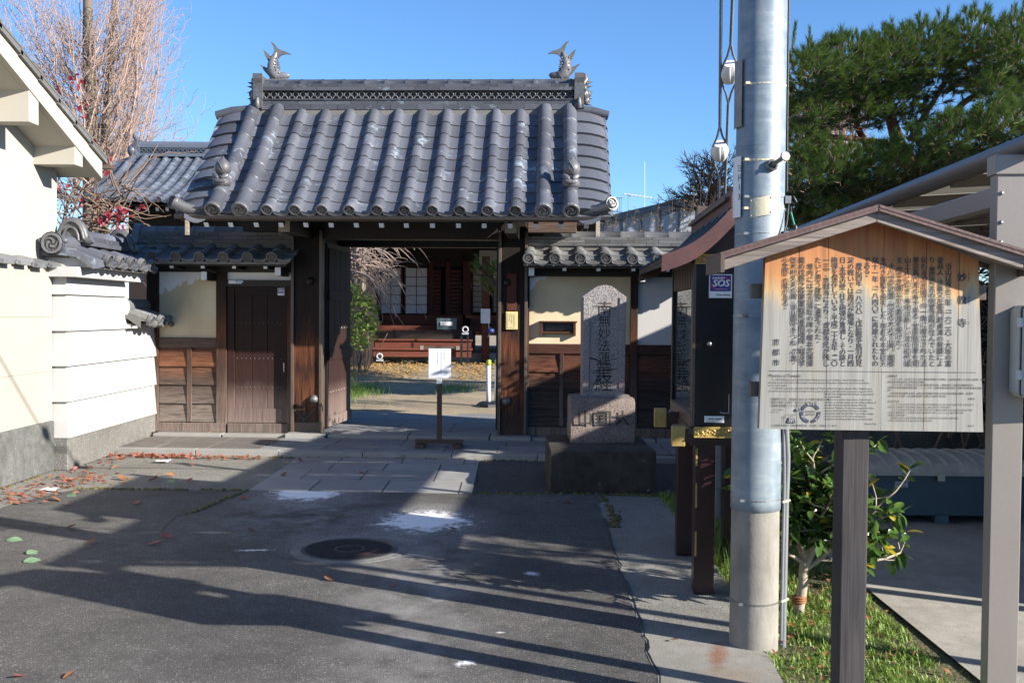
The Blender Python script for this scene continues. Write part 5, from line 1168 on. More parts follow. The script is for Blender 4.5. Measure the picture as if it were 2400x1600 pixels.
cable('conduit', [on(1.16, 1.90, .137), on(1.16, 1.45, .137), on(1.12, 1.15, .137), on(1.14, 1.05, .14), on(1.36, .92, .146), on(1.50, .82, .148), on(1.53, .7, .146), on(1.53, -.1, .142)], .016, 'conduit_grey')
m = MB(); m.tube([on(1.16, 1.905, .137), on(1.16, 1.83, .137)], .021, 10); obj('conduit_cap', m, 'conduit_grey', ep)
cable('conduit', [on(1.0, 1.14, .13), on(1.1, 1.02, .13), on(1.28, .9, .132), on(1.36, .76, .134), on(1.38, .0, .13)], .008, 'conduit_grey')
for z in (.70, .215): m = MB(); p = on(1.5, z, .146); m.tube([on(1.2, z, .128), on(1.45, z, .150), on(1.6, z, .168), on(1.72, z, .145)], .006, 6); obj('conduit_clip', m, 'plate_cream', ep)

# guy wires with porcelain insulators, anchored behind the notice case
def guy(name, lab, pts, iz):
    g = thing(name, lab, 'guy wire', None); pts = [V(p) for p in pts]; a, b = pts; d = (b - a).normalized(); c = a + (b - a) * iz
    u = d.cross(V((0, 1, 0))).normalized(); r = .058; hgt = .068
    m = MB(); far = a + (a - b).normalized() * 9
    def br(p, q): m.tube([p, q], .0105, 6)
    br(far, c - d * .22); br(c + d * .25, b)
    for e, sg in ((c - d * .22, 1), (c + d * .25, -1)):
        for k in (-1, 1): m.tube([e, e + d * sg * .09 + u * k * .018, e + d * sg * .16 + u * k * .045, c + u * k * .045 + d * -sg * .05], .008, 6)
    obj('strand', m, 'wire_grey', g)
    m = MB(); M = basis(u, d.cross(u).normalized(), d, c); n = 36; A = []
    for t in [k / 12 for k in range(13)]:
        rr = r * (.62 + .46 * sin(pi * (.06 + .88 * t)))
        A.append([M @ V((rr * (1 - .16 * max(0, cos(4 * 2 * pi * j / n)) ** 10) * cos(2 * pi * j / n), rr * (1 - .16 * max(0, cos(4 * 2 * pi * j / n)) ** 10) * sin(2 * pi * j / n), (t - .5) * 2 * hgt)) for j in range(n + 1)])
    m.grid(A, 0, True, True); m.grid([[M @ V((0, 0, -hgt))] * (n + 1), A[0]], 0, False, True); m.grid([A[-1], [M @ V((0, 0, hgt))] * (n + 1)], 0, False, True); obj('insulator', m, 'porcelain', g)
guy('guy_wire', 'steel guy wire whose white insulator hangs lower, just above the notice case roof', [(1.278, 6.3, 3.552), (1.61, 7.9, 2.05)], .53)
guy('guy_wire', 'steel guy wire whose white insulator hangs higher, close against the pole', [(1.349, 6.3, 3.552), (1.63, 7.85, 2.1)], .245)
m = MB(); m.tube([(1.62, 7.88, -.1), (1.62, 7.88, 2.35)], .04, 10); m.box(1.58, 1.66, 7.84, 7.92, 2.3, 2.4); o = obj('anchor_post', m, 'dull_metal'); tag(o, 'dark steel anchor post where two guy wires end behind the notice case', 'post')

# ---------------------------------------------------------------- city information sign
SY = 3.78
sg_ = thing('information_sign', 'weathered wooden information sign with black lettering and a small roof, on one post', 'sign', None)
obj('post', MB().box(1.2603, 1.3634, SY + .045, SY + .150, 0, 1.7393), 'sign_post', sg_, bevel=.006)
cuts = [0.9315, 1.0727, 1.1814, 1.3885, 1.5491, 1.6717, 1.7748]
def topz(x): return 1.8164 + (x - 0.9455) * .394 if x < 1.3393 else 1.9715 - (x - 1.3393) * .391
for k, (a, b) in enumerate(zip(cuts, cuts[1:])):
    g = .0009; ta = a + .014 if k == 0 else a; tb = b - .0315 if k == 5 else b; za, zb = 1.1751 - (a - 0.9315) * .0065, 1.1751 - (b - 0.9315) * .0065
    poly = [(a + g, za), (b - g, zb), (tb - g, topz(tb))] + ([(1.3393, 1.9715)] if a < 1.3393 < b else []) + [(ta + g, topz(ta))]
    m = MB(); m.prism(poly, basis((1, 0, 0), (0, 0, 1), (0, -1, 0), (0, SY + .035, 0)), .035 + (k % 3 - 1) * .0008); obj('board', m, 'sign_board', sg_, bevel=.0012)
for z in (1.3214, 1.6929): obj('batten', MB().box(0.9055, 1.7925, SY + .036, SY + .07, z - .028, z + .028), 'bronze_trim', sg_, bevel=.003)
for s_, xe, ze in ((-1, 0.7653, 1.7885), (1, 1.9132, 1.7885)):
    a, b = V((1.3253, SY + .02, 1.9576)), V((xe, SY + .02, ze))
    for y in (SY - .095, SY + .115):
        m = MB(); d = (V((xe, y, ze)) - V((1.3253, y, 1.9687))); h0, h1 = .026, .030
        m.hexa([(1.3253, y, 1.9446), (1.3253, y + .028, 1.9446), (xe, y + .028, ze - h1 + .004), (xe, y, ze - h1 + .004), (1.3253, y, 1.991), (1.3253, y + .028, 1.991), (xe, y + .028, ze + h1 - .008), (xe, y, ze + h1 - .008)] if s_ > 0 else
               [(1.3253, y + .028, 1.9446), (1.3253, y, 1.9446), (xe, y, ze - h1 + .004), (xe, y + .028, ze - h1 + .004), (1.3253, y + .028, 1.991), (1.3253, y, 1.991), (xe, y, ze + h1 - .008), (xe, y + .028, ze + h1 - .008)])
        obj('barge_board', m, 'sign_timber', sg_, bevel=.003)
    m = MB(); m.bar((1.3253, SY + .02, 1.9715), (xe - s_ * .005, SY + .02, ze + .004), .20, .02, 0, (0, 0, 1)); obj('roof_board', m, 'sign_timber', sg_)
    m = MB(); m.bar((1.3253 - s_ * .002, SY + .02, 2.0017), (xe + s_ * .012, SY + .02, ze + .034), .275, .010, 0, (0, 0, 1)); m.bar((1.3253, SY - .112, 1.9947), (xe + s_ * .012, SY - .112, ze + .026), .006, .022, 0, (0, 0, 1)); rc = obj('roof_cap', m, 'sign_cap', sg_)
    m = MB(); m.bar((xe + s_ * .004, SY - .12, ze - .002), (xe + s_ * .004, SY + .16, ze - .002), .014, .062, 0, (0, 0, 1)); obj('cap_end', m, 'bronze_trim', sg_)
# lettering: brush-like vertical columns
def sp(zx, zy): return at(1650 + zx / 2.6133, 450 + zy / 2.6133, SY)
LET = lambda x, z, y=.0012: basis((1, 0, 0), (0, 0, 1), (0, -1, 0), (x, SY - y - .0008, z))
vert = '（）「」'
cols = ['　当山は寛永三年（一六二六）、大坂の富', '豪商人、法華又左衛門尉貞清の発願によ', 'り、豊臣秀吉の側室淀殿が住んでいたと', '伝わる淀古城下の一角に建立された法', '華宗真門流の寺である。宝泉院日孝を開', '山上人に仰ぎ、寺地は新しい淀の初代城', '主、松平定綱公から寄進を受けた。', '　十八世紀初頭、付近の大火で山門、鐘楼', 'を除き伽藍を焼失した。現在の本堂は天', '保十一年（一八四〇）に再建されたもの', 'である。', '　慶応四年（一八六八）、戊辰戦争鳥羽伏見', '淀の戦いでは周辺が戦場となり、一月四', '日、本堂の壁、柱を砲弾が貫通し、その跡と', '砲弾を保存している。平成二十五年（二〇', '一三）、京都市により、「京都市民が残し', 'たいと思う建物」に選定された。', '　境内には淀古城趾の碑や榎本武揚揮', '毫の戊辰之役東軍戦死者招魂碑、戦没学', '徒木村久夫の碑、当山鎮守きつね「小満・', '小女郎」の塚がある。']
short = {6: 955, 10: 515, 16: 918, 20: 712}
m = MB(); m2 = MB()
for k, c in enumerate(cols):
    zx = 1497 - k * 49.85; y1 = short.get(k, 1052); y0 = 420
    wts = [.62 if ch in '、。（）「」・' else 1. for ch in c]; tot = sum(wts) - wts[-1] * .5 - wts[0] * .5; acc = 0; prev = None
    for ch, wt in zip(c, wts):
        if prev is not None: acc += (prev + wt) / 2
        prev = wt; zy = y0 + (y1 - y0) * acc / tot
        if ch == '　': continue
        p = sp(zx + (10 if ch in '、。' else 0), zy - (8 if ch in '、。' else 0)); (m2 if (11 <= k <= 16 and random.random() < .35) else m).text(ch, LET(p.x, p.z) @ (RZ(-pi / 2) if ch in vert else MX()), .0258 if wt == 1 else .023, 0, 'CENTER', 0, .00035)
for ch, y in zip('妙教寺', (525, 665, 805)): p = sp(1580, y); m.text(ch, LET(p.x, p.z), 0.03483, 0, 'CENTER', 0, .0009)
for ch, y in zip(('みょう', 'きょう', 'じ'), (520, 665, 802)):
    for j, c in enumerate(ch): p = sp(1622, y - 18 + j * 18 + (18 if len(ch) == 1 else 0)); m2.text(c, LET(p.x, p.z), .010, 0, 'CENTER')
for ch, y in zip('京都市', (921, 983, 1046)): p = sp(443, y); m.text(ch, LET(p.x, p.z), 0.02647, 0, 'CENTER', 0, .0004)
p0, p1 = sp(398, 1095), sp(1664, 1106); m.add([(p0.x, SY - .002, p0.z), (p1.x, SY - .002, p1.z), (p1.x, SY - .002, p1.z + .0016), (p0.x, SY - .002, p0.z + .0016)], [(0, 1, 2, 3)])
def line(zx, zy, s_, size, mm=m2): p = sp(zx, zy); mm.text(s_, LET(p.x, p.z), size, 0, 'LEFT')
line(398, 1123, 'Myokyo-ji Temple', 0.01625)
en = ['    In 1626, Myokyo-ji was built by Hokke Matazaemon-no-jo Sadakiyo. Hoseninnichiko is its', 'founding priest, the land of the temple was donated by Matsudaira Sadatsuna, the first lord of the', 'new Yodo Castle.', '    In 1868, this area was the site of the Battle of Toba-Fushimi during the Boshin War. Bullet traces', 'can still be seen in the walls and pillars of the main temple, and bullets that hit are also kept. In 2013,']
for k, s_ in enumerate(en): line(398, 1147 + k * 17.3, s_, 0.00957)
en2 = ['Kyoto City designated the temple as a property', 'for preservation.', '    There is a marker that shows Yodo Castle', 'remains, a wooden prayer to the fallen soldiers of', 'the East Army during the Boshin War by', 'Enomoto Takeaki, a monument engraved with a', 'poem written by Hisao Kimura, a student', 'executed in the World War II on a false charge,', 'and a monument to Koman and Kojoro,', 'husband and wife guardian foxes of the temple.']
for k, s_ in enumerate(en2): line(738, 1235 + k * 17, s_, 0.00957)
line(985, 1418, 'Kyoto City', 0.00957)
line(1128, 1127, '妙教寺', 0.01161)
cn = ['　１６２６年，法华又左卫门尉贞清发愿修建了妙教寺。宝泉院日孝上人为开山祖师，寺地由', '新淀城的首任城主松平定纲公捐赠。', '　１８６８年，鸟羽伏见淀之战时周边成为战场，炮弹击穿了正殿的墙壁和柱子，', '寺里至今保存着弹痕和炮弹。２０１３年，妙教寺被京都市选为“京都市民希望保存的建', '筑”。', '　寺内有淀古城遗址之碑、榎本武扬挥毫的戊辰之役东军战死者招魂碑、战殁学', '徒木村久夫之碑、当山镇守狐狸“小满与小女郎”的坟冢。']
for k, s_ in enumerate(cn): line(1128, 1145 + k * 17.2, s_, 0.00910)
line(1615, 1267, '京都市', 0.00910); line(1128, 1281, '묘교지 절', 0.01068)
kr = ['　１６２６년 오사카의 부호 상인 홋케 마타자에몬노조 사다키요의 발원으로 건립되었다', '개산조는 호센인 니치코이며 사찰 부지는 초대 성주가 기진하였다', '　１８６８년 보신 전쟁 도바 후시미 전투 때 이 주변은 전장이 되어 포탄이 본당의 벽과', '기둥을 관통하였고 그 흔적과 포탄이 보존되어 있다 ２０１３년 교토시에 의해', '건물로 선정되었다', '　경내에는 요도 고성터의 비와 에노모토 다케아키가 쓴 초혼비 전몰 학도', '기무라 히사오의 비 수호신 여우의 무덤이 있다']
for k, s_ in enumerate(kr): line(1128, 1299 + k * 16.6, s_, 0.00873)
line(1612, 1432, '교토시', 0.00910)
for k, s_ in enumerate(('京都市では、資金をみんなで持ち寄るため、', '市内で育った木「みやこ杣木」の', '活用を推進しています。')): line(410, 1268 + k * 19.5, s_, 0.01161)
line(410, 1331, '「みやこ杣木」', .0075); line(410, 1346, 'はこちら', .0075); line(410, 1428, 'この事業は京都市「森林環境譲与税」を活用して実施しています。', .0085)
# emblem: dark ring of three arrow segments with a tail, and a bell-shaped badge
C = sp(650, 1352)
def seg_ring(mb, c, a0, a1, r0, r1):
    """one band of the ring, ending in an arrow point"""
    n = 14; A, B = [], []
    for k in range(n + 1):
        a = a0 + (a1 - a0) * k / n; A.append(V((c.x + r0 * cos(a), SY - .0022, c.z + r0 * sin(a)))); B.append(V((c.x + r1 * cos(a), SY - .0022, c.z + r1 * sin(a))))
    am = a1 + (.12 if a1 > a0 else -.12); A.append(V((c.x + (r0 + r1) / 2 * cos(am), SY - .0022, c.z + (r0 + r1) / 2 * sin(am)))); B.append(A[-1])
    mb.grid([A, B], 0, False)
m3 = MB()
for a0, a1 in ((2.80, .50), (.16, -1.35), (-1.75, -3.25)): seg_ring(m3, C, a0, a1, .0265, .0385)
ct = sp(583, 1352); seg_ring(m3, ct, 2.75, 1.05, .0095, .0205)
b = sp(533, 1393); m4 = MB(); m4.prism([(-.0165, -.013), (.0165, -.013), (.0155, -.005), (.011, .005), (.006, .011), (0, .013), (-.006, .011), (-.011, .005), (-.0155, -.005)], basis((1, 0, 0), (0, 0, 1), (0, -1, 0), (b.x, SY - .0015, b.z)), .0006)
m4.text('京', LET(b.x, b.z - .001, .0024), .024, 1, 'CENTER', 0, .0004)
for t, a in (('植える', pi / 2 - .05), ('育てる', -.55), ('使う', -2.55), ('伐る', None)):
    c = V((ct.x - .004, 0, ct.z + .0145)) if a is None else V((C.x + .0325 * cos(a), 0, C.z + .0325 * sin(a))); m3.text(t, LET(c.x, c.z, .0026) @ RZ(.2 if a is None else (a - pi / 2 if a > 0 else a + pi / 2)), .0095, 1, 'CENTER', 0, .0002)
m3.text('森林資源の', LET(C.x, C.z + .005, .002), .0085, 2, 'CENTER'); m3.text('循環利用', LET(C.x, C.z - .006, .002), .0085, 2, 'CENTER')
m4.text('みやこ杣木', LET(b.x, b.z + .0185, .002), .0075, 2, 'CENTER')
for s_, off in (('京都市産木材', -.029), ('認証', -.0235)):
    for j, c in enumerate(s_): m4.text(c, LET(b.x + off, b.z + .012 - j * .0058, .002), .006, 2, 'CENTER')
obj('lettering', m, 'ink', sg_); obj('small_lettering', m2, 'carved_dark', sg_); obj('emblem', m3, ['emblem_navy', 'emblem_pale', 'carved_dark'], sg_, kind='stuff'); obj('badge', m4, ['emblem_navy', 'emblem_pale', 'carved_dark'], sg_)

# ---------------------------------------------------------------- carport on the right with its post, meter box and bin
CPM = T(1.83, 3.83, 0) @ RZ(RD(-4.0))
cp = thing('carport', 'beige aluminium carport whose ribbed roof and square posts stand beside the sign', 'carport', CPM)
obj('post', MB().box(0, .115, 0, .065, 0, 2.212), 'carport_alu', cp, bevel=.004)
obj('post', MB().box(.0, .115, 5.85, 5.95, 0, 2.17), 'carport_alu', cp, bevel=.004)
m = MB(); m.tube([(.13, -.1, 2.255), (.13, 6.4, 2.255)], .045, 14); obj('gutter', m, 'carport_dark', cp)
obj('eave_beam', MB().box(.04, .10, .066, 6.2, 2.03, 2.11), 'carport_alu', cp, bevel=.004)
for k in range(8):
    y = 0 + k * .87; m = MB(); m.bar((.14, y, 2.225), (2.12, y, 2.335), .05, .05); obj('rafter', m, 'carport_dark', cp)
for k in range(7):
    y = .015 + k * .87; m = MB(); m.bar((.12, y + .435, 2.26), (2.16, y + .435, 2.375), .84, .008); obj('roof_panel', m, 'carport_sheet', cp)
for x in (.6, 1.1, 1.6): m = MB(); m.bar((x, 0, 2.225 + x * .053), (x, 6.2, 2.225 + x * .053), .03, .03); obj('purlin', m, 'carport_dark', cp)
obj('far_beam', MB().box(2.08, 2.16, 0, 6.2, 2.335, 2.39), 'carport_alu', cp)
for y in (0, 5.85): obj('post', MB().box(2.08, 2.15, y, y + .07, 0, 2.335), 'carport_alu', cp, bevel=.004)
m = MB()
for z in (1.885, 1.96, 2.07): m.lathe([(.008, 0), (.008, .004), (.0, .006)], basis((1, 0, 0), (0, 0, 1), (0, -1, 0), (.018, 0, z)), 8)
obj('bolts', m, 'steel', cp, kind='stuff')
obj('cap_bracket', MB().box(-.01, .125, -.01, .075, 2.14, 2.215), 'carport_alu', cp, bevel=.003)
m = MB(); q = [(0, .02), (.02, 0), (.28, 0), (.30, .02), (.30, .325), (.28, .345), (.02, .345), (0, .325)]
m.prism(q, basis((1, 0, 0), (0, 0, 1), (0, -1, 0), (1.888, 3.822, 1.302)), .07); eb = obj('meter_box', m, 'box_cream', None, bevel=.006); tag(eb, 'cream metal meter box with two hinges fixed in front of the carport post', 'box')
m = MB(); q2 = [(a * .95 + .006, b * 1.04 - .007) for a, b in q]; m.prism(q2, basis((1, 0, 0), (0, 0, 1), (0, -1, 0), (1.889, 3.745, 1.302)), .03); obj('lid', m, 'box_cream', eb, bevel=.008)
obj('seal', MB().box(1.893, 2.18, 3.746, 3.752, 1.31, 1.64), 'black_plastic', eb)
for z in (1.37, 1.565): obj('hinge', MB().box(1.884, 1.902, 3.735, 3.765, z, z + .035), 'white_paint', eb, bevel=.002)
bn = thing('storage_bin', 'blue grey storage bin with a ribbed beige lid under the carport', 'bin', None)
obj('body', MB().hexa([(2.72, 7.80, .055), (4.0, 7.80, .055), (4.0, 8.4, .055), (2.72, 8.4, .055), (2.68, 7.74, .40), (4.04, 7.74, .40), (4.04, 8.45, .40), (2.68, 8.45, .40)]), 'bin_blue', bn, bevel=.01)
for x in (2.8, 3.3, 3.85): obj('foot', MB().box(x, x + .1, 7.79, 8.4, 0, .06), 'bin_blue', bn)
m = MB(); A = []
for k in range(61):
    x = 2.66 + 1.4 * k / 60; rb = .010 * (1 if (k % 5) in (0,) else -.3) ; ed = min(1, .55 + min(k, 60 - k) * .09)
    A.append([V((x, 7.70 + .40 * (1 - cos(pi * j / 12)), .405 + (.115 * ed + rb) * sin(pi * j / 12) ** .6)) for j in range(13)])
m.grid(A, 0, False); m.box(2.65, 4.07, 7.69, 8.51, .385, .408); obj('lid', m, 'bin_lid', bn)
for x in (2.74, 3.0, 3.27, 3.75): obj('latch', MB().box(x, x + .05, 7.675, 7.70, .345, .41), 'bin_lid', bn, bevel=.003)
m = MB(); m.box(2.965, 3.065, 7.752, 7.757, .285, .36); obj('label', m, 'label_grey', bn)
m = MB(); m.box(2.25, 8, 9.3, 9.42, -.02, .64); lwall = obj('low_wall', m, 'wall_base_smooth'); tag(lwall, 'low dark concrete wall behind the storage bin at the back of the carport', 'wall')

# sheds to the right that shade the entrance, outside the picture
SHM = T(4.85, 4.45, 0) @ RZ(RD(-4.0))
sh = thing('storage_shed', 'long low storage shed standing to the right of the carport', 'shed', SHM)
obj('wall', MB().box(.05, 3, .1, 3.9, 0, 2.4), 'blue_wall', sh); obj('roof', MB().hexa([(0, 0, 2.46), (3.2, 0, 2.9), (3.2, 4.05, 2.9), (0, 4.05, 2.46), (0, 0, 2.52), (3.2, 0, 2.96), (3.2, 4.05, 2.96), (0, 4.05, 2.52)]), 'carport_dark', sh)
sh = thing('storage_shed', 'taller storage shed behind the long low one, right of the carport', 'shed', SHM)
obj('wall', MB().box(.05, 3, 4.15, 6.4, 0, 2.98), 'blue_wall', sh); obj('roof', MB().box(0, 3.2, 4.08, 6.5, 2.98, 3.05), 'carport_dark', sh)
# ---------------------------------------------------------------- small things on the ground
mh = thing('manhole_cover', 'round cast iron manhole cover set in a pale concrete collar in the asphalt', 'manhole', T(-1.085, 6.77, 0))
m = MB(); m.lathe([(.392, -.02), (.392, .003), (.325, .006), (.325, -.02)], None, 40, 0, False); c = obj('collar', m, 'manhole_collar', mh)
for v in c.data.vertices:
    r = math.hypot(v.co.x, v.co.y)
    if r > .36: v.co *= 1 + .02 * MN.noise(v.co * 9)
m = MB(); m.lathe([(.324, -.02), (.324, .008), (.298, .008), (.296, .004)], None, 40, 0, False); obj('rim', m, 'iron_rim', mh)
m = MB(); m.lathe([(.295, .003), (.0001, .003)], None, 40, 0, False)
for i in range(-13, 14):
    for j in range(-13, 14):
        x, y = i * .0215 + (j % 2) * .0107, j * .0215; r = math.hypot(x, y)
        if r < .278 and not (.082 < r < .11): m.box(x - .007, x + .007, y - .007, y + .007, .002, .0085, 0)
m.lathe([(.088, .003), (.088, .009), (.102, .009), (.102, .003)], None, 30, 1, False)
obj('cover', m, ['rust_iron', 'iron_rim'], mh)
m = MB(); random.seed(2)
for k in range(16):
    a = -.05 - k * .085; m.box(.19 * cos(a) - .012 + .0, .19 * cos(a) + .02, .19 * sin(a) - .006, .19 * sin(a) + .006, .009, .010)
obj('red_marking', m, 'red_relic', mh)

ns = thing('notice_stand', 'brown wooden stand holding a white printed notice in front of the open gate', 'notice stand', T(-.825, 11.52, .062) @ RZ(RD(-1.5)))
obj('post', MB().box(-.028, .028, -.02, .02, .085, 1.16), 'stand_brown', ns, bevel=.004)
obj('base_bar', MB().box(-.275, .275, -.035, .035, .045, .095), 'stand_brown', ns, bevel=.005)
for x in (-.21, .21): obj('foot', MB().box(x - .05, x + .05, -.16, .16, 0, .045), 'stand_brown', ns, bevel=.005)
obj('top_bar', MB().box(-.19, .19, -.012, .012, 1.135, 1.16), 'bronze_trim', ns)
for x in (-.205, .205): obj('top_bar_end', MB().box(x - .018, x + .018, -.02, .02, 1.12, 1.165), 'pale_timber', ns)
obj('clip', MB().box(-.03, .03, -.030, -.02, .735, .80), 'white_paint', ns)
bdn = obj('notice_board', MB().box(-.125, .13, -.036, -.024, .795, 1.135), 'bollard_white', ns)
m = MB(); m.box(-.122, .122, -.0385, -.0365, .802, 1.13)
for x, z0, n in ((.055, 1.09, 7), (.02, 1.09, 17), (-.02, 1.085, 10)):
    for k in range(n): m.box(x - .0035, x + .0035, -.0395, -.0386, z0 - k * .0145 - .009, z0 - k * .0145, 1)
obj('paper', m, ['paper', 'faint_ink'], bdn)

bo = thing('bollard', 'white post with a yellow green cap, left one of the pair inside the gate', 'bollard', T(-.365, 15.9, .125), 'white posts with green caps inside the gate')
m = MB(); m.lathe([(.0, .0), (.036, .0), (.036, .66), (.0, .66)], None, 14); obj('post', m, 'bollard_white', bo)
m = MB(); m.lathe([(.036, .66), (.04, .66), (.04, .73), (.03, .745), (.0, .75)], None, 14); obj('cap', m, 'lime_cap', bo)
m = MB(); m.lathe([(.19, 0), (.185, .05), (.12, .085), (.04, .09), (.0, .09)], None, 8, 0, False); obj('foot', m, 'black_plastic', bo)
b2 = copy_tree(bo); b2.matrix_basis = T(-.235, 15.95, .125); b2['label'] = 'white post with a yellow green cap, right one of the pair, beside the gate post'

# ---------------------------------------------------------------- leaves
def leaf_pts(L, W, fold=.25, curl=.2, n=5):
    """pointed leaf along +x, folded on its midrib and curled down at the tip"""
    rows = []
    for k in range(n + 1):
        t = k / n; w_ = W * .5 * sin(pi * min(1, t * .94 + .04)) ** .8; z = -curl * L * t * t
        rows.append([V((L * t, -w_, z + fold * w_)), V((L * t, 0, z)), V((L * t, w_, z + fold * w_))])
    return rows
def leaf_mesh(name, L, W, mat, fold=.25, curl=.2): m = MB(); m.grid(leaf_pts(L, W, fold, curl)); return m.mesh(name, [mat])
def rot(d, roll=0.):
    d = V(d).normalized(); y = V((0, 0, 1)).cross(d); y = y.normalized() if y.length > 1e-4 else V((0, 1, 0)); return basis(d, y, d.cross(y)) @ RX(roll)
def add_leaf(m, p, d, L, W, mi=0, roll=0., fold=.25, curl=.2, n=3):
    M = T(*p) @ rot(d, roll); m.grid([[M @ q for q in r] for r in leaf_pts(L, W, fold, curl, n)], mi, False)
random.seed(31)
# heap of red leaves along the kerb and the wall, one mass
m = MB()
def scatter(m, n, cx, cy, sx, sy, z, s0=.04, s1=.075, ang=0., mats=(0, 0, 1)):
    for _ in range(n):
        a, b = random.gauss(0, sx), random.gauss(0, sy); x, y = cx + a * cos(ang) - b * sin(ang), cy + a * sin(ang) + b * cos(ang)
        t = random.uniform(0, 2 * pi); add_leaf(m, (x, y, z + random.uniform(.004, .02)), (cos(t), sin(t), random.uniform(-.2, .35)), random.uniform(s0, s1), random.uniform(.025, .045), random.choice(mats), random.uniform(-.5, .5), random.uniform(-.3, .5), random.uniform(-.4, .4), 3)
scatter(m, 200, -3.95, 11.05, .42, .07, 0, ang=-.12); scatter(m, 90, -4.12, 8.75, .16, .28, 0); scatter(m, 60, -4.0, 9.5, .22, .2, 0, mats=(1, 1, 0)); scatter(m, 40, -3.3, 10.95, .5, .05, 0, ang=-.08); scatter(m, 35, -4.25, 10.4, .08, .5, 0)
o = obj('fallen_leaves', m, ['fallen_red', 'fallen_brown'], kind='stuff'); tag(o, 'drift of red and brown fallen leaves along the kerb and the white wall', 'leaves')
red = leaf_mesh('fallen_leaf', .085, .05, 'fallen_red', .35, -.25); brown = leaf_mesh('fallen_leaf', .10, .055, 'fallen_brown', .4, -.3); green = leaf_mesh('fallen_leaf', .11, .075, 'fallen_green', .2, .1)
spots = [(660, 1117, 'b', 'on the paver apron near its left edge'), (855, 1113, 'r', 'in the middle of the paver apron'), (962, 1073, 'b', 'standing against the kerb below the notice stand'), (310, 1183, 'r', 'on shaded asphalt left of the mossy seam'), (160, 1235, 'b', 'on the sunlit asphalt just below a shadow band'), (345, 1277, 'r', 'on the asphalt where two shadows meet'), (198, 1277, 'b', 'alone on sunlit asphalt beside a green leaf'), (100, 1315, 'r', 'close to the large curled green leaf'), (600, 1245, 'r', 'on shaded asphalt left of the manhole'), (780, 1362, 'b', 'on sunlit asphalt just below the manhole'), (918, 1376, 'r', 'on a shadow band below the manhole, on its right'), (1072, 1240, 'b', 'on the white powder patch above the manhole'), (295, 1125, 'b', 'on the old strip under the white wall, nearest the seam'), (345, 1128, 'b', 'curled up beside the mossy seam'), (410, 1115, 'b', 'on the shaded edge of the old asphalt strip'), (60, 1585, 'r', 'in the bottom left corner of the forecourt'), (148, 1592, 'b', 'beside the red leaf in the bottom left corner'), (405, 1260, 'r', 'on the shaded crack across the asphalt'), (1570, 1500, 'b', 'on the pale concrete pad in front of the pole'), (485, 1020, 'b', 'on the dark slabs before the small door'), (350, 1018, 'b', 'at the foot of the white wall, on the dark slabs'), (700, 1023, 'b', 'on the slabs under the left gate post'), (140, 1175, 'b', 'on the pale drain strip beside the cream wall'), (165, 1185, 'r', 'at the edge of the pale drain strip'), (440, 1130, 'r', 'on the mossy seam near its corner'), (560, 1170, 'r', 'beside the slanting mossy seam'), (1320, 1180, 'r', 'on dark asphalt below the stone monument'), (1325, 1075, 'b', 'against the plinth of the stone monument'), (455, 1092, 'r', 'on the sunlit part of the old asphalt strip'), (270, 1060, 'b', 'at the base of the white wall near the leaf drift')]
for px_, py_, k, where in spots:
    z = .072 if 1000 < py_ < 1050 else 0; p = gnd(px_, py_, z); sc = random.uniform(.8, 1.2) * (1 if py_ < 1300 else .62)
    o = obj_i('fallen_leaf', red if k == 'r' else brown, None, T(p.x, p.y, p.z + .006) @ RZ(random.uniform(0, 6.28)) @ RX(random.uniform(-.4, .4)) @ MX.Scale(sc, 4))
    tag(o, ('red' if k == 'r' else 'brown') + ' fallen leaf ' + where, 'leaf', 'single dry leaves on the paving')
for (px_, py_), lab in (((15, 1267), 'pale green fallen leaf at the left edge of the asphalt'), ((55, 1318), 'large curled pale green leaf lying on the asphalt'), ((63, 1300), 'tiny pale green leaf standing up beside a larger green leaf'), ((160, 1160), 'green leaf among the red leaves near the pale drain strip'), ((395, 1128), 'dark green leaf lying near the mossy seam')):
    p = gnd(px_, py_); o = obj_i('fallen_leaf', green, None, T(p.x, p.y, .006) @ RZ(random.uniform(0, 6.28)) @ RX(.3)); tag(o, lab, 'leaf')
for (px_, py_), lab, s_ in (((383, 1083), 'crumpled white paper scrap near the leaf drift at the kerb', .11), ((118, 1149), 'white paper scrap among red leaves beside the cream wall', .12)):
    p = gnd(px_, py_); m = MB(); g_ = [[V((p.x + (a - 2) * s_ / 3, p.y + (b - 2) * s_ / 3, .012 + .02 * random.random())) for a in range(5)] for b in range(4)]; m.grid(g_, 0, False); o = obj('paper_scrap', m, 'white_paint'); tag(o, lab, 'paper scrap')
# moss and weeds in the seams
m = MB()
def mossy(path, n, w_, h=.018):
    for _ in range(n):
        t = random.random() * (len(path) - 1); k = int(t); a, b = V(path[k]), V(path[k + 1]); p = a.lerp(b, t - k) + V((random.gauss(0, w_), random.gauss(0, w_), 0)); r = random.uniform(.008, .028)
        m.ball((p.x, p.y, 0), (r, r, h * random.uniform(.3, 1)), 6, 4)
mossy([(-4.0, 9.02, 0), (-2.36, 8.99, 0), (-2.55, 7.9, 0)], 240, .012); mossy([(-.33, 8.93, 0), (.85, 8.93, 0), (1.3, 8.9, 0)], 160, .02); mossy([(.80, 8.85, 0), (.83, 8.0, 0), (.79, 7.6, 0)], 90, .022, .009); mossy([(-3.7, 11.12, 0), (-.3, 10.98, 0), (.4, 10.95, 0)], 140, .008); mossy([(-4.55, 5, 0), (-4.55, 10, 0)], 90, .01)
o = obj('moss', m, 'moss', kind='stuff'); tag(o, 'low moss growing along the seams of the paving', 'moss')
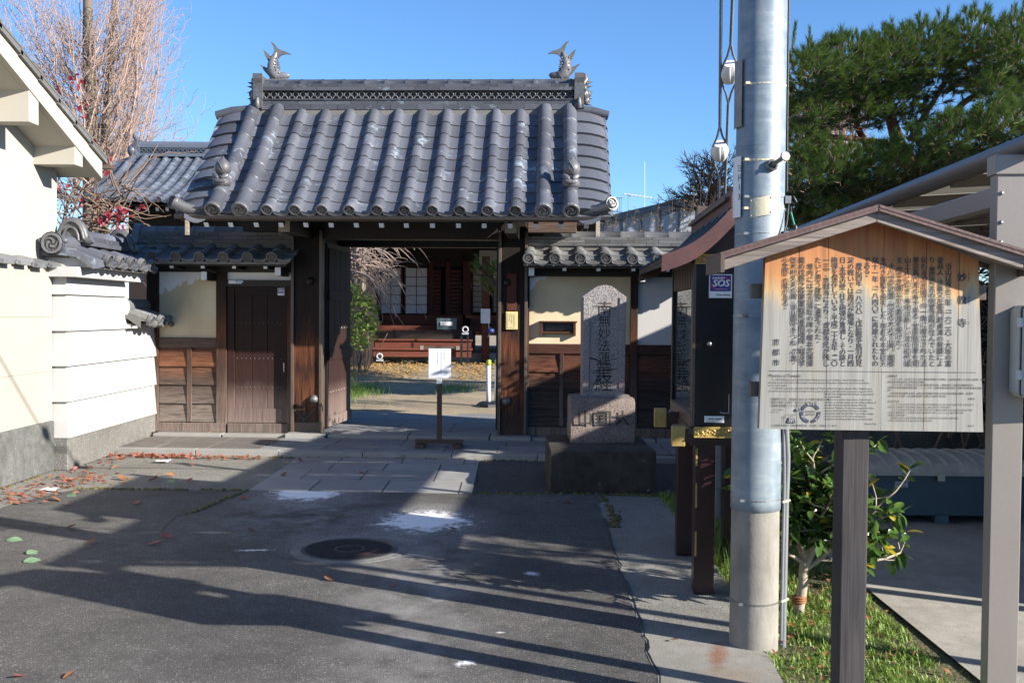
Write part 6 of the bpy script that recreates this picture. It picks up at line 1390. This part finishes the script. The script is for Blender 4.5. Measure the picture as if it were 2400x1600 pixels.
# grass
random.seed(77); m = MB()
def blade(x, y, h, lean, w_=.004):
    a = random.uniform(0, 2 * pi); d = V((cos(a), sin(a), 0)); s_ = V((-sin(a), cos(a), 0)) * w_; b = V((x, y, -.02))
    p1 = b + V((0, 0, h * .6)) + d * lean * h * .35; p2 = b + V((0, 0, h)) + d * lean * h
    m.add([b - s_, b + s_, p1 + s_ * .8, p1 - s_ * .8, p2], [(0, 1, 2, 3), (3, 2, 4)])
def in_bed(x, y):
    return (1.22 if y < 4.8 else 1.30) < x < 1.98 + (y - 4.4) * .065
n = 0
while n < 15000:
    y = 3.4 + 5.6 * random.random() ** 1.25; x = random.uniform(1.2, 2.2)
    if not in_bed(x, y): continue
    d = MN.noise(V((x * 3, y * 3, 4))); tall = y > 5.7 and x < 1.75
    if d < -.12 and not tall and random.random() < .7: continue
    blade(x, y, random.uniform(.012, .042) * (1 + .6 * d) * (2.0 if tall and random.random() < .5 else 1), random.uniform(.2, 1.3), random.uniform(.002, .0045)); n += 1
for _ in range(260): blade(1.60 + random.gauss(0, .12), 3.95 + random.gauss(0, .12), random.uniform(.08, .2), random.uniform(.3, .9), .003)
for _ in range(240): blade(1.30 + random.uniform(0, .22), random.uniform(5.9, 7.0), random.uniform(.08, .22), random.uniform(.1, .7), .003)
o = obj('grass', m, 'grass_blade', kind='stuff'); tag(o, 'short green grass in the strip round the pole and the sign post', 'grass')
m = MB(); random.seed(9)
for _ in range(420):
    y = random.uniform(3.6, 8); x = random.uniform(1.25, 2.1)
    if in_bed(x, y): t = random.uniform(0, 6.28); add_leaf(m, (x, y, random.uniform(.0, .03)), (cos(t), sin(t), random.uniform(-.3, .4)), random.uniform(.02, .055), random.uniform(.008, .03), random.choice((0, 1, 1)), 0, .2, .2, 2)
o = obj('leaf_litter', m, ['fallen_red', 'fallen_brown'], kind='stuff'); tag(o, 'brown leaf litter strewn through the grass strip', 'leaf litter')

# ---------------------------------------------------------------- plants
def limb(m, p, d, L, r0, r1, n=6, wob=.15, up=0., sides=6, mi=0):
    """one wandering branch; returns its points"""
    p = V(p); d = V(d).normalized(); P_ = [p.copy()]; R = [r0]
    for k in range(n):
        d = (d + V((random.gauss(0, wob), random.gauss(0, wob), random.gauss(0, wob) + up))).normalized(); p = p + d * (L / n); P_.append(p.copy()); R.append(r0 + (r1 - r0) * (k + 1) / n)
    m.tube(P_, R, sides, mi, False); return P_, d

# camellia behind the sign
random.seed(41)
ca = thing('camellia_bush', 'glossy leaved camellia with a thin pale trunk and some yellow leaves, behind the sign post', 'bush', T(1.575, 5.45, 0))
m = MB(); tips = []
P_, d = limb(m, (0, 0, -.05), (.06, 0, 1), .33, .030, .025, 5, .07, .05, 8)
base = P_[-1]
mains = [((-.25, -.05, 1), .62, .022), ((.28, .02, 1), .55, .022), ((.02, .15, 1), .75, .024), ((.62, -.12, .55), .50, .016), ((-.35, .15, .9), .5, .015), ((.5, .1, .9), .5, .016), ((-.1, -.25, .9), .45, .014), ((.75, -.1, .28), .62, .014)]
mains += [((-.7, -.1, .35), .42, .013), ((.3, -.4, .35), .35, .012), ((.85, .0, .15), .55, .013), ((-.5, -.2, .7), .55, .016), ((-.15, .1, 1), .7, .018), ((.15, -.25, 1), .6, .016)]
for dd, L, r in mains:
    Q, e = limb(m, base + V((0, 0, random.uniform(-.06, .05))), dd, L, r, r * .45, 6, .13, .05, 6)
    for q in Q[2:]:
        for _ in range(random.choice((2, 3, 3))):
            a = V((random.gauss(0, .8), random.gauss(0, .6), random.uniform(-.1, .8))); W_, f = limb(m, q, a, random.uniform(.10, .24), r * .35, .003, 4, .2, .03, 4); tips += [(W_[k], (W_[k] - W_[k - 1])) for k in (2, 3, 4, 4)]
    tips += [(Q[-1], e)] * 3
obj('trunk', m, 'bark_pale', ca)
m = MB(); m.tube([(.035 * cos(t) , .035 * sin(t), .04 + .012 * t / 6) for t in [k * .7 for k in range(30)]], .007, 5); obj('rope_tie', m, 'fallen_brown', ca)
lm = [leaf_mesh('leaf', .105, .050, 'camellia', .35, .28), leaf_mesh('leaf', .09, .044, 'camellia', .25, .1), leaf_mesh('leaf', .10, .052, 'camellia', .45, .4)]; ly = leaf_mesh('leaf', .075, .036, 'camellia_yellow', .3, .3)
random.shuffle(tips); mm = MB(); cnt = 0
for p, d in tips * 5:
    for _ in range(random.choice((1, 2, 2))):
        if not (-.7 < p.x < 1.1 and .08 < p.z < 1.3): continue
        e = (V(d).normalized() * .5 + V((random.gauss(0, .7), random.gauss(0, .7), random.gauss(-.15, .5)))); q = p + V((random.gauss(0, .012),) * 3)
        M = T(*q) @ rot(e, random.uniform(-.8, .8)) @ MX.Scale(random.uniform(.6, 1.0), 4); y_ = random.random() < .06
        if cnt < 290: obj_i('leaf', ly if y_ else random.choice(lm), ca, M)
        elif cnt < 1300: mm.grid([[M @ v for v in r] for r in leaf_pts(.10, .048, .35, .25, 4)], 1 if y_ else 0, True)
        cnt += 1
obj('foliage', mm, ['camellia', 'camellia_yellow'], ca, kind='stuff')
m = MB()
for _ in range(5):
    p, d = random.choice(tips)
    for k in range(5): a = k * 1.257; add_leaf(m, p, (cos(a), -.5, sin(a)), .03, .025, 0, 0, .3, -.2, 2)
obj('flower', m, 'white_paint', ca)

# pine on the right: flat needle pads on reddish limbs
random.seed(52)
pt = thing('pine_tree', 'big dark green pine with flat needle pads, rising behind the carport and the pole', 'tree', None)
m = MB()
trunk = [V((7.2, 17.5, -.1)), V((7.1, 17.3, 1.6))] + [at(2240, 560, 17.0), at(2165, 440, 16.7), at(2110, 350, 16.4), at(2085, 270, 16.3)]
m.tube(trunk, [.22, .2, .18, .15, .12, .08], 10)
def lm_(pts, r0, r1): m.tube(pts, [r0 + (r1 - r0) * k / (len(pts) - 1) for k in range(len(pts))], 7)
lm_([at(2205, 470, 16.86), at(2150, 380, 16.59), at(2075, 335, 16.32), at(2000, 325, 16.05), at(1920, 318, 15.64), at(1870, 330, 15.37)], .075, .03)
lm_([at(2040, 360, 16.32), at(2010, 300, 16.05), at(2000, 255, 15.91), at(1960, 235, 15.78), at(1930, 210, 15.64)], .06, .02); lm_([at(2015, 285, 16.05), at(2060, 260, 16.18), at(2110, 240, 16.32)], .04, .015)
lm_([at(2200, 300, 16.59), at(2260, 240, 16.32), at(2300, 215, 16.05), at(2300, 195, 16.05), at(2270, 185, 16.05)], .06, .03); lm_([at(2130, 330, 16.59), at(2180, 250, 16.32), at(2250, 140, 16.32), at(2330, 90, 16.32)], .05, .02)
lm_([at(2160, 400, 16.59), at(2260, 330, 16.05), at(2340, 300, 15.50), at(2420, 280, 15.23)], .05, .02); lm_([at(1930, 318, 15.64), at(1900, 345, 15.50), at(1920, 360, 15.37)], .03, .02)
obj('trunk', m, 'bark_red', pt)
nd = MB(); brn = MB()
def brush(p, d, L, n, nl, spread=.75, mi=0):
    d = V(d).normalized(); u = d.orthogonal().normalized(); w_ = d.cross(u)
    for k in range(n):
        t = random.random() ** .7; a = random.uniform(0, 2 * pi); s_ = spread * random.uniform(.6, 1.25) * (1.15 - .6 * t)
        e = (d + (u * cos(a) + w_ * sin(a)) * s_).normalized(); q = V(p) + d * L * t; tip = q + e * nl * random.uniform(.75, 1.15); sd = e.cross(V((random.random(), random.random(), random.random()))).normalized() * .0034
        nd.add([q - sd, q + sd, tip], [(0, 1, 2)], mi)
    brn.tube([V(p) - d * .06, V(p) + d * L], [.006, .004], 4, 0, False)
pads = [  # px, py, half width, half height (pixels), depth, tuft count
    (1905, 185, 75, 75, 14.96, 99), (1990, 165, 90, 85, 15.37, 132), (2085, 165, 80, 95, 15.78, 132), (2180, 150, 90, 105, 16.05, 143), (2290, 130, 100, 100, 16.18, 154), (2390, 130, 70, 120, 15.78, 121),
    (1900, 270, 60, 50, 15.23, 66), (2010, 255, 80, 55, 15.78, 77), (2110, 250, 70, 60, 16.32, 66),
    (1905, 500, 95, 45, 15.6, 90), (2030, 455, 95, 50, 15.9, 90), (1880, 545, 60, 35, 15.8, 50), (1880, 345, 50, 50, 15.2, 60), (2240, 400, 90, 40, 15.4, 70),
    (1890, 420, 60, 60, 14.82, 77), (1960, 400, 75, 65, 14.96, 99), (2050, 410, 70, 70, 15.23, 88), (2150, 380, 80, 75, 14.96, 110), (2250, 340, 85, 75, 14.69, 121), (2350, 300, 75, 65, 14.42, 110), (1930, 480, 90, 45, 15.50, 77), (2080, 470, 90, 40, 15.78, 66), (2330, 210, 60, 45, 15.37, 49)]
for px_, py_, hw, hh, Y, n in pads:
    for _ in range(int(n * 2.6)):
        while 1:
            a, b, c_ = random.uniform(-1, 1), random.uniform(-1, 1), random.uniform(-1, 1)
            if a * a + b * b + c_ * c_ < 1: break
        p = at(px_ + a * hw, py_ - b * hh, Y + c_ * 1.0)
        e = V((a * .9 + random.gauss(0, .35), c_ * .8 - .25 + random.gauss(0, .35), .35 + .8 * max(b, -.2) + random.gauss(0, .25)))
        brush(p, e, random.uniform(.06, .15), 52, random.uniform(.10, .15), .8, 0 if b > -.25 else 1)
for px_, py_ in ((1858, 60), (1900, 70), (1935, 85), (2010, 75), (2055, 100), (2100, 75), (2150, 35), (2215, 25), (2275, 20), (2240, 70), (2330, 50), (2372, 15), (2395, 40), (2190, 60), (2300, 60), (2350, 80)):
    for j in range(2): brush(at(px_ + random.uniform(-6, 6), py_ + 40 + j * 26, 15.6), (random.gauss(0, .12), random.gauss(0, .1), 1), .26, 120, .115, .55)
obj('needles', nd, ['needle', 'needle_dark'], pt, kind='stuff'); obj('shoots', brn, 'twig_brown', pt, kind='stuff')

# a second pine to the right, outside the picture, that dapples the asphalt with its shadow
random.seed(53); nd = MB(); brn = MB(); p2 = thing('pine_tree', 'low garden pine growing in front of the storage shed, right of the carport', 'tree', None)
m = MB(); m.tube([(4.5, 4.7, -.1), (4.45, 4.65, 1.0), (4.5, 4.6, 1.7), (4.4, 4.5, 2.2)], [.07, .06, .045, .02], 8); obj('trunk', m, 'bark_red', p2)
for cx, cy, cz, rx_, ry_, rz_, n in ((4.35, 4.45, 1.75, .22, .30, .2, 40), (4.5, 4.6, 2.1, .22, .32, .15, 40), (4.45, 4.85, 1.6, .2, .3, .2, 34), (4.4, 4.3, 2.2, .2, .2, .1, 16)):
    for _ in range(n): brush((cx + random.gauss(0, .6) * rx_, cy + random.gauss(0, .6) * ry_, cz + random.gauss(0, .6) * rz_), (random.gauss(0, 1), random.gauss(0, 1), .5), .08, 36, .10, .9)
obj('needles', nd, ['needle'], p2, kind='stuff'); obj('shoots', brn, 'twig_brown', p2, kind='stuff')

# dense hedge and bare scrub behind the carport
random.seed(61); m = MB(); tw = MB()
for _ in range(7500):
    x, y, z = random.uniform(2.0, 6.2), random.uniform(9.75, 10.9), random.uniform(.4, 2.35 + .3 * MN.noise(V((_, 0, 0)))); t = random.uniform(0, 6.28); add_leaf(m, (x, y, z), (cos(t), sin(t), random.uniform(-.6, .6)), random.uniform(.06, .10), .045, 0, random.uniform(-1, 1), .2, .2, 2)
hd = thing('hedge', 'dark evergreen hedge behind the low wall at the back of the carport', 'hedge', None); obj('leaves', m, 'hedge_leaf', hd, kind='stuff')
m = MB()
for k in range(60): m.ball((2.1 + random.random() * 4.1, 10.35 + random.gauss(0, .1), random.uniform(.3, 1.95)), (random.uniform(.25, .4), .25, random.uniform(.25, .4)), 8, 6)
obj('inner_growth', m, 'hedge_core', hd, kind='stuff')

for k in range(16): limb(tw, (2.2 + k * .26, 10.3, 0), (random.gauss(0, .15), random.gauss(0, .1), 1), 1.3, .018, .006, 5, .1, 0, 4)
obj('stems', tw, 'twig_brown', hd, kind='stuff')
sc_ = thing('bare_shrub', 'tangled leafless shrub between the sign and the carport post', 'shrub', None); m = MB(); random.seed(62)
for k in range(40):
    P_, d = limb(m, (random.uniform(3.3, 5.2), random.uniform(8.7, 9.25), random.uniform(.3, .9)), (random.gauss(0, .4), random.gauss(0, .3), 1), random.uniform(1.0, 1.9), .013, .004, 7, .22, 0, 4)
    for q in P_[2:]:
        for _ in range(2): limb(m, q, (random.gauss(0, 1), random.gauss(0, .6), random.gauss(.3, .6)), random.uniform(.2, .5), .005, .002, 4, .3, 0, 3)
obj('twigs', m, 'twig_brown', sc_)

# tall bare tree on the left: many upright shoots with a few orange leaves left
random.seed(71)
bt = thing('bare_tree', 'tall leafless tree with a dark trunk and dense upright tan shoots, behind the smaller hall', 'tree', None)
TY = 30.; m = MB(); tk = [at(218, 620, TY), at(216, 430, TY), at(213, 250, TY), at(207, 100, TY), at(205, -80, TY)]
m.tube(tk, [.30, .26, .21, .16, .10], 9); m.tube([at(238, 620, TY), at(243, 420, TY), at(250, 270, TY), at(262, 120, TY), at(270, -60, TY)], [.2, .18, .14, .1, .05], 8)
obj('trunk', m, 'bark_grey', bt)
m = MB(); lf = MB(); tw = MB()
def xout(py): return 400 + 125 * sin(min(1, max(0, (py + 40) / 380)) * pi / 2)
for k in range(190):
    sd = random.random(); b0 = random.uniform(330, 620) if k % 2 else random.uniform(120, 420)
    right = random.random() < .62
    x0 = 225 + random.gauss(0, 22) + (random.uniform(0, 90) if right else random.uniform(-110, 0)) * max(0, (b0 - 250) / 370)
    top = random.uniform(-150, 330) if random.random() < .75 else random.uniform(-150, 60)
    lim = xout(top) if right else -60; x1 = x0 + (lim - x0) * (random.random() ** .6) * (.5 + .5 * min(1, (b0 - top) / 300))
    if b0 - top < 80: top = b0 - random.uniform(90, 240)
    Yk = TY + random.uniform(-2.5, 2.5); pts = []
    for j in range(8):
        t = j / 7; pts.append(at(x0 + (x1 - x0) * (t ** .75) + random.gauss(0, 5), b0 + (top - b0) * t, Yk))
    rr = random.uniform(.010, .034); m.tube(pts, [rr * (1 - .82 * j / 7) for j in range(8)], 4, 0, False)
    if k % 2 == 0:
        a = random.randint(2, 4); e = (pts[a] - pts[a - 1]).normalized() + V((random.choice((-1, 1)) * random.uniform(.25, .6), 0, 0)); W_, e = limb(m, pts[a], e, random.uniform(1.2, 2.6), rr * .6, rr * .15, 7, .10, .05, 4); pts2 = W_[1:]
        for z in pts2: limb(tw, z, (random.gauss(0, .7), random.gauss(0, .4), random.uniform(.2, 1)), random.uniform(.25, .7), .007, .0035, 4, .2, .06, 3)
    for j in range(1, 8):
        for _ in range(3):
            d = V((random.gauss(.25 if right else -.25, .7), random.gauss(0, .5), random.uniform(.25, 1.1))); q = pts[j] + (pts[j - 1] - pts[j]) * random.random(); L = random.uniform(.25, .85)
            W_, e = limb(tw, q, d, L, .007, .0035, 4, .2, .06, 3)
            if random.random() < .05 and right:
                z = W_[-1]; s_ = random.uniform(.03, .055); lf.add([z, z + V((s_, 0, s_ * .4)), z + V((s_ * .3, 0, s_)), z + V((-s_ * .5, 0, s_ * .3))], [(0, 1, 2, 3)])
obj('shoots', m, 'shoot_tan', bt, kind='stuff'); obj('twigs', tw, 'shoot_tan', bt, kind='stuff'); obj('last_leaves', lf, 'bud_orange', bt, kind='stuff')

# creeper with red leaves over a brown tangle behind the white wall
random.seed(81)
vn = thing('red_creeper', 'leafless brown creeper tangle with clusters of bright red leaves above the white wall', 'creeper', None)
m = MB()
for k in range(120):
    a = at(random.uniform(125, 290), random.uniform(425, 560), 17.5 + random.uniform(-.8, .8)); d = V((random.gauss(.2, .8), random.gauss(0, .5), random.gauss(.15, .5))); limb(m, a, d, random.uniform(.5, 1.6), random.uniform(.008, .024), .004, 6, .22, -.02, 4)
for k in range(40):
    a = at(random.uniform(100, 250), random.uniform(180, 420), 18 + random.uniform(-.5, .5)); limb(m, a, (random.gauss(0, .7), 0, random.gauss(.3, .5)), random.uniform(.3, .9), .008, .003, 6, .25, 0, 4)
m.tube([at(140, 560, 17.8), at(160, 470, 18.0), at(210, 380, 18), at(190, 300, 18), at(150, 220, 18)], [.03, .028, .022, .016, .008], 6); m.tube([at(290, 560, 17.5), at(250, 480, 17.7), at(160, 420, 17.8)], [.03, .022, .01], 6)
obj('stem', m, 'twig_brown', vn)
rl = [leaf_mesh('leaf', .12, .07, 'vine_red', .3, .3), leaf_mesh('leaf', .10, .06, 'vine_red', .4, .1)]
for zx, zy, n in ((340, 540, 6), (440, 480, 5), (450, 560, 3), (475, 510, 3), (430, 725, 4), (465, 705, 4), (520, 660, 4), (590, 890, 6), (650, 985, 7), (660, 1010, 4), (365, 1130, 4), (380, 1160, 3), (510, 1215, 4), (545, 1235, 4), (615, 1310, 6), (680, 1300, 8), (730, 1290, 9), (760, 1320, 8), (720, 1350, 7), (640, 1330, 5), (870, 1250, 3), (725, 1385, 3), (500, 820, 3), (400, 700, 2)):
    for _ in range(n):
        p = at((zx + random.gauss(0, 24)) / 2.614, (zy + random.gauss(0, 24)) / 2.614, 17 + random.uniform(-.3, .3)); obj_i('leaf', random.choice(rl), vn, T(*p) @ rot((random.gauss(0, .7), random.gauss(-.4, .5), random.gauss(-.6, .5)), random.uniform(-1, 1)) @ MX.Scale(random.uniform(.7, 1.2), 4))

# bare trees and weeds beyond the right-hand wall
def bare(name, lab, base, H, spread, n, mat, seed, r0=.09, tiers=3, up=.05):
    random.seed(seed); t = thing(name, lab, 'tree', None); m = MB(); tw = MB(); base = V(base)
    P_, d = limb(m, base, (.05, 0, 1), H * .4, r0, r0 * .75, 4, .06, 0, 7); ends = [(P_[-1], d, r0 * .7, H * .35)] * 4
    for lev in range(tiers):
        nx = []
        for p, d, r, L in ends:
            for _ in range(n if lev else 2):
                e = (V(d) + V((random.gauss(0, spread), random.gauss(0, spread * .8), random.gauss(.0, spread * .6)))).normalized(); Q, f = limb(m if lev < 1 else tw, p, e, L * random.uniform(.7, 1.1), r, r * .55, 5, .16, up, 6 if lev < 1 else 4 if lev < 2 else 3)
                nx += [(Q[-1], f, r * .55, L * .62), (Q[3], f, r * .5, L * .55)]
        ends = nx
    obj('trunk', m, mat, t); obj('twigs', tw, mat, t, kind='stuff'); return t
bare('bare_tree', 'dark leafless tree with knotted twigs between the gate roof and the pole', at(1680, 560, 19) - V((0, 0, .5)), 2.1, .8, 3, 'shoot_dark', 5, .05, 4)
bare('bare_tree', 'pale leafless tree seen in patches behind the big pine', at(1960, 420, 22) - V((0, 0, 1.8)), 4.2, .5, 3, 'twig_pink', 6, .07, 4)
bb = thing('warehouse', 'grey blue metal walled building with a sloping roofline beyond the side wall', 'building', None)
A_ = [at(1395, 528, 24), at(1660, 462, 24), at(1760, 440, 24)]
m = MB(); m.add([V((A_[0].x, 24, 0)), V((A_[2].x, 24, 0)), A_[2], A_[0]], [(0, 1, 2, 3)]); m.add([V((A_[0].x, 24, 0)), V((A_[0].x, 32, 0)), V((A_[0].x, 32, A_[0].z)), A_[0]], [(3, 2, 1, 0)]); obj('wall', m, 'blue_wall', bb)
m = MB(); m.bar(A_[0] + V((-.1, -.05, .05)), A_[2] + V((0, -.05, .05)), .25, .14); obj('roof_edge', m, 'bin_blue', bb)
for k in range(7):
    x = A_[0].x + .45 * k + .2; m = MB(); m.box(x - .015, x + .015, 23.96, 24.0, 1, A_[0].z + (x - A_[0].x) * .26 - .05); obj('panel_joint', m, 'bin_blue', bb)
m = MB(); a = at(1462, 454, 40); b = at(1530, 464, 40); m.tube([a, b], .02, 5)
for k in range(9): q = a.lerp(b, k / 8); m.tube([q - V((0, .4, 0)), q + V((0, .4, 0))], .008, 4)
m.tube([at(1511, 380, 40), at(1511, 560, 40)], .010, 5); o = obj('antenna', m, 'white_paint'); tag(o, 'thin white rooftop antenna on a mast against the sky', 'antenna')
m = MB(); c0 = at(1436, 497, 36)
for k in range(6): m.tube([c0 + V((k * .06, 0, 0)), c0 + V((k * .06, 0, .5))], .012, 4)
m.tube([c0 + V((-.02, 0, .5)), c0 + V((.34, 0, .5))], .015, 4); m.tube([c0, c0 + V((.34, 0, 0))], .015, 4); o = obj('balcony_rail', m, 'bin_blue'); tag(o, 'small blue railing on a distant roof beside the corner of the gate roof', 'railing')
m = MB(); random.seed(91); lfm = MB()
for k in range(75):
    x = random.uniform(.85, 2.75); hgt = random.uniform(.55, 1.15) * (1.35 if random.random() < .12 else 1); P_, d = limb(m, (x * 1.12, 13.8 + random.uniform(-.4, .6), 2.05), (random.gauss(0, .18), random.gauss(0, .15), 1), hgt + .15, .006, .002, 6, .12, .03, 3)
    for q in P_[1:]:
        for _ in range(2): add_leaf(lfm, q, (random.gauss(0, 1), random.gauss(0, 1), random.gauss(.1, .5)), random.uniform(.03, .06), .022, 0, 0, .2, .2, 2)
wd_ = thing('weeds', 'tall dry yellow green weeds growing behind the side wall on the right', 'weeds', None); obj('stems', m, 'twig_brown', wd_, kind='stuff'); obj('leaves', lfm, 'weed', wd_, kind='stuff'); wd_['kind'] = 'stuff'

# garden inside the gate
random.seed(101); m = MB(); st_ = MB()
gb = thing('garden_bush', 'leafy green bush with bare red stems beside the garden path inside the gate', 'bush', None)
for _ in range(1500):
    while 1:
        a, b, c_ = random.uniform(-1, 1), random.uniform(-1, 1), random.uniform(-1, 1)
        if .25 < a * a + b * b + c_ * c_ < 1: break
    p = at(818 + a * 74, 740 - b * 82 + a * 14, 18.4 + c_ * .7); t = random.uniform(0, 6.28); add_leaf(m, p, (cos(t), sin(t) - .3, random.uniform(-.6, .7)), random.uniform(.06, .11), .05, 0, random.uniform(-1, 1), .25, .25, 2)
for k in range(16): limb(st_, gnd(830 + random.uniform(-35, 35), 880, .16), (random.gauss(.1, .22), random.gauss(0, .1), 1), 1.1, .016, .008, 5, .05, 0, 5)
obj('foliage', m, 'bush_leaf', gb, kind='stuff'); obj('stems', st_, 'twig_brown', gb, kind='stuff')
m = MB(); gs = thing('round_bush', 'small round clipped bush at the foot of the open door leaf', 'bush', None)
for _ in range(700):
    a = random.uniform(0, 6.28); b = random.uniform(-.3, 1); r = .40; p = gnd(790, 955, .14) + V((-.12 + r * cos(a) * sqrt(max(0, 1 - b * b)), .3 + r * sin(a) * sqrt(max(0, 1 - b * b)), .22 + r * .8 * b)); add_leaf(m, p, (cos(a), sin(a), b), .05, .022, 0, 0, .2, .2, 2)
obj('foliage', m, 'bush_leaf', gs, kind='stuff')
random.seed(103); m = MB(); gt = thing('weeping_tree', 'bare weeping tree with drooping pale branches inside the gate', 'tree', None)
pts = [at(770, 600 + 230, 19.5), at(800, 770, 19.5), at(838, 700, 19.5), at(846, 640, 19.3), at(835, 590, 19.2), at(842, 540, 19)]
m.tube([at(780, 860, 19.6)] + pts, [.08, .08, .065, .06, .055, .05, .045], 7); m.tube([at(790, 755, 19.5), at(815, 720, 19.5), at(850, 690, 19.4), at(900, 640, 19.3)], [.05, .045, .03, .015], 6)
for k in range(60):
    a = at(random.uniform(790, 860), random.uniform(520, 660), 19.3 + random.uniform(-.6, .6)); L = random.uniform(.5, 1.3); P_, d = limb(m, a, (random.gauss(.75, .5), random.gauss(0, .3), random.uniform(.0, .8)), L, .018, .007, 8, .08, -.22, 5)
    for q in P_[3::2]: limb(m, q, (random.gauss(.5, .5), 0, random.gauss(-.2, .4)), random.uniform(.2, .6), .008, .004, 5, .1, -.2, 4)
obj('branches', m, 'twig_pink', gt)
m = MB(); m.tube([at(840, 700, 24), at(838, 540, 24)], .18, 9); obj('trunk', m, 'bark_grey', gt)
random.seed(104); nd = MB(); brn = MB(); pg = thing('garden_pine', 'small garden pine whose branch reaches across the hall posts inside the gate', 'tree', None)
for px_, py_, hw, hh, n in ((1120, 632, 22, 12, 16), (1160, 640, 28, 20, 34), (1150, 670, 26, 18, 26), (1185, 690, 20, 25, 20), (1200, 650, 20, 25, 20)):
    for _ in range(n): brush(at(px_ + random.gauss(0, .55) * hw, py_ + random.gauss(0, .55) * hh, 20 + random.gauss(0, .15)), (random.gauss(-.3, .5), random.gauss(-.2, .4), .7), .08, 34, .11, .85)
m = MB(); m.tube([at(1215, 900, 20), at(1210, 760, 20), at(1190, 690, 20), at(1150, 655, 20), at(1110, 640, 20)], [.09, .07, .05, .035, .01], 7); obj('trunk', m, 'bark_red', pg); obj('needles', nd, ['needle'], pg, kind='stuff'); obj('shoots', brn, 'twig_brown', pg, kind='stuff')
random.seed(105); m = MB()
for _ in range(2700):
    px_ = random.uniform(790, 1180); y = 21.0 + 5.2 * random.random() ** .8; x = (px_ - 1200) / FPX * y; 
    if MN.noise(V((x * .9, y * .7, 2))) < -.22 + .25 * (22.5 - y) / 3: continue
    z = .12 + (y - 15) * .0135 if y < 20 else .18 + (y - 20) * .0233; t = random.uniform(0, 6.28); add_leaf(m, (x, y, z + random.uniform(.004, .05)), (cos(t), sin(t), random.uniform(-.2, .5)), random.uniform(.06, .11), .06, 0, 0, .2, .2, 2)
o = obj('fallen_leaves', m, 'ginkgo', kind='stuff'); tag(o, 'carpet of yellow fallen leaves on the garden ground before the hall', 'leaves')
m = MB()
for _ in range(900): x, y = -3.05 + random.gauss(0, .35), 18.0 + random.gauss(0, .9); blade(x, y, .12 + random.uniform(0, .12), .6, .006)
m2 = MB(); random.seed(106); m = m2
for _ in range(1100):
    x, y = -3.0 + random.gauss(0, .35), 18.2 + random.gauss(0, .9); h = random.uniform(.08, .2); a = random.uniform(0, 6.28); b = V((x, y, .15)); s_ = V((-sin(a), cos(a), 0)) * .006; m.add([b - s_, b + s_, b + V((cos(a) * h * .6, sin(a) * h * .6, h))], [(0, 1, 2)])
for _ in range(300):
    x, y = -1.05 + random.gauss(0, .25), 19.0 + random.gauss(0, .5); h = random.uniform(.06, .14); a = random.uniform(0, 6.28); b = V((x, y, .16)); s_ = V((-sin(a), cos(a), 0)) * .006; m.add([b - s_, b + s_, b + V((cos(a) * h * .6, sin(a) * h * .6, h))], [(0, 1, 2)])
o = obj('garden_grass', m2, 'grass_blade', kind='stuff'); tag(o, 'tufts of low grass along the garden path inside the gate', 'grass')
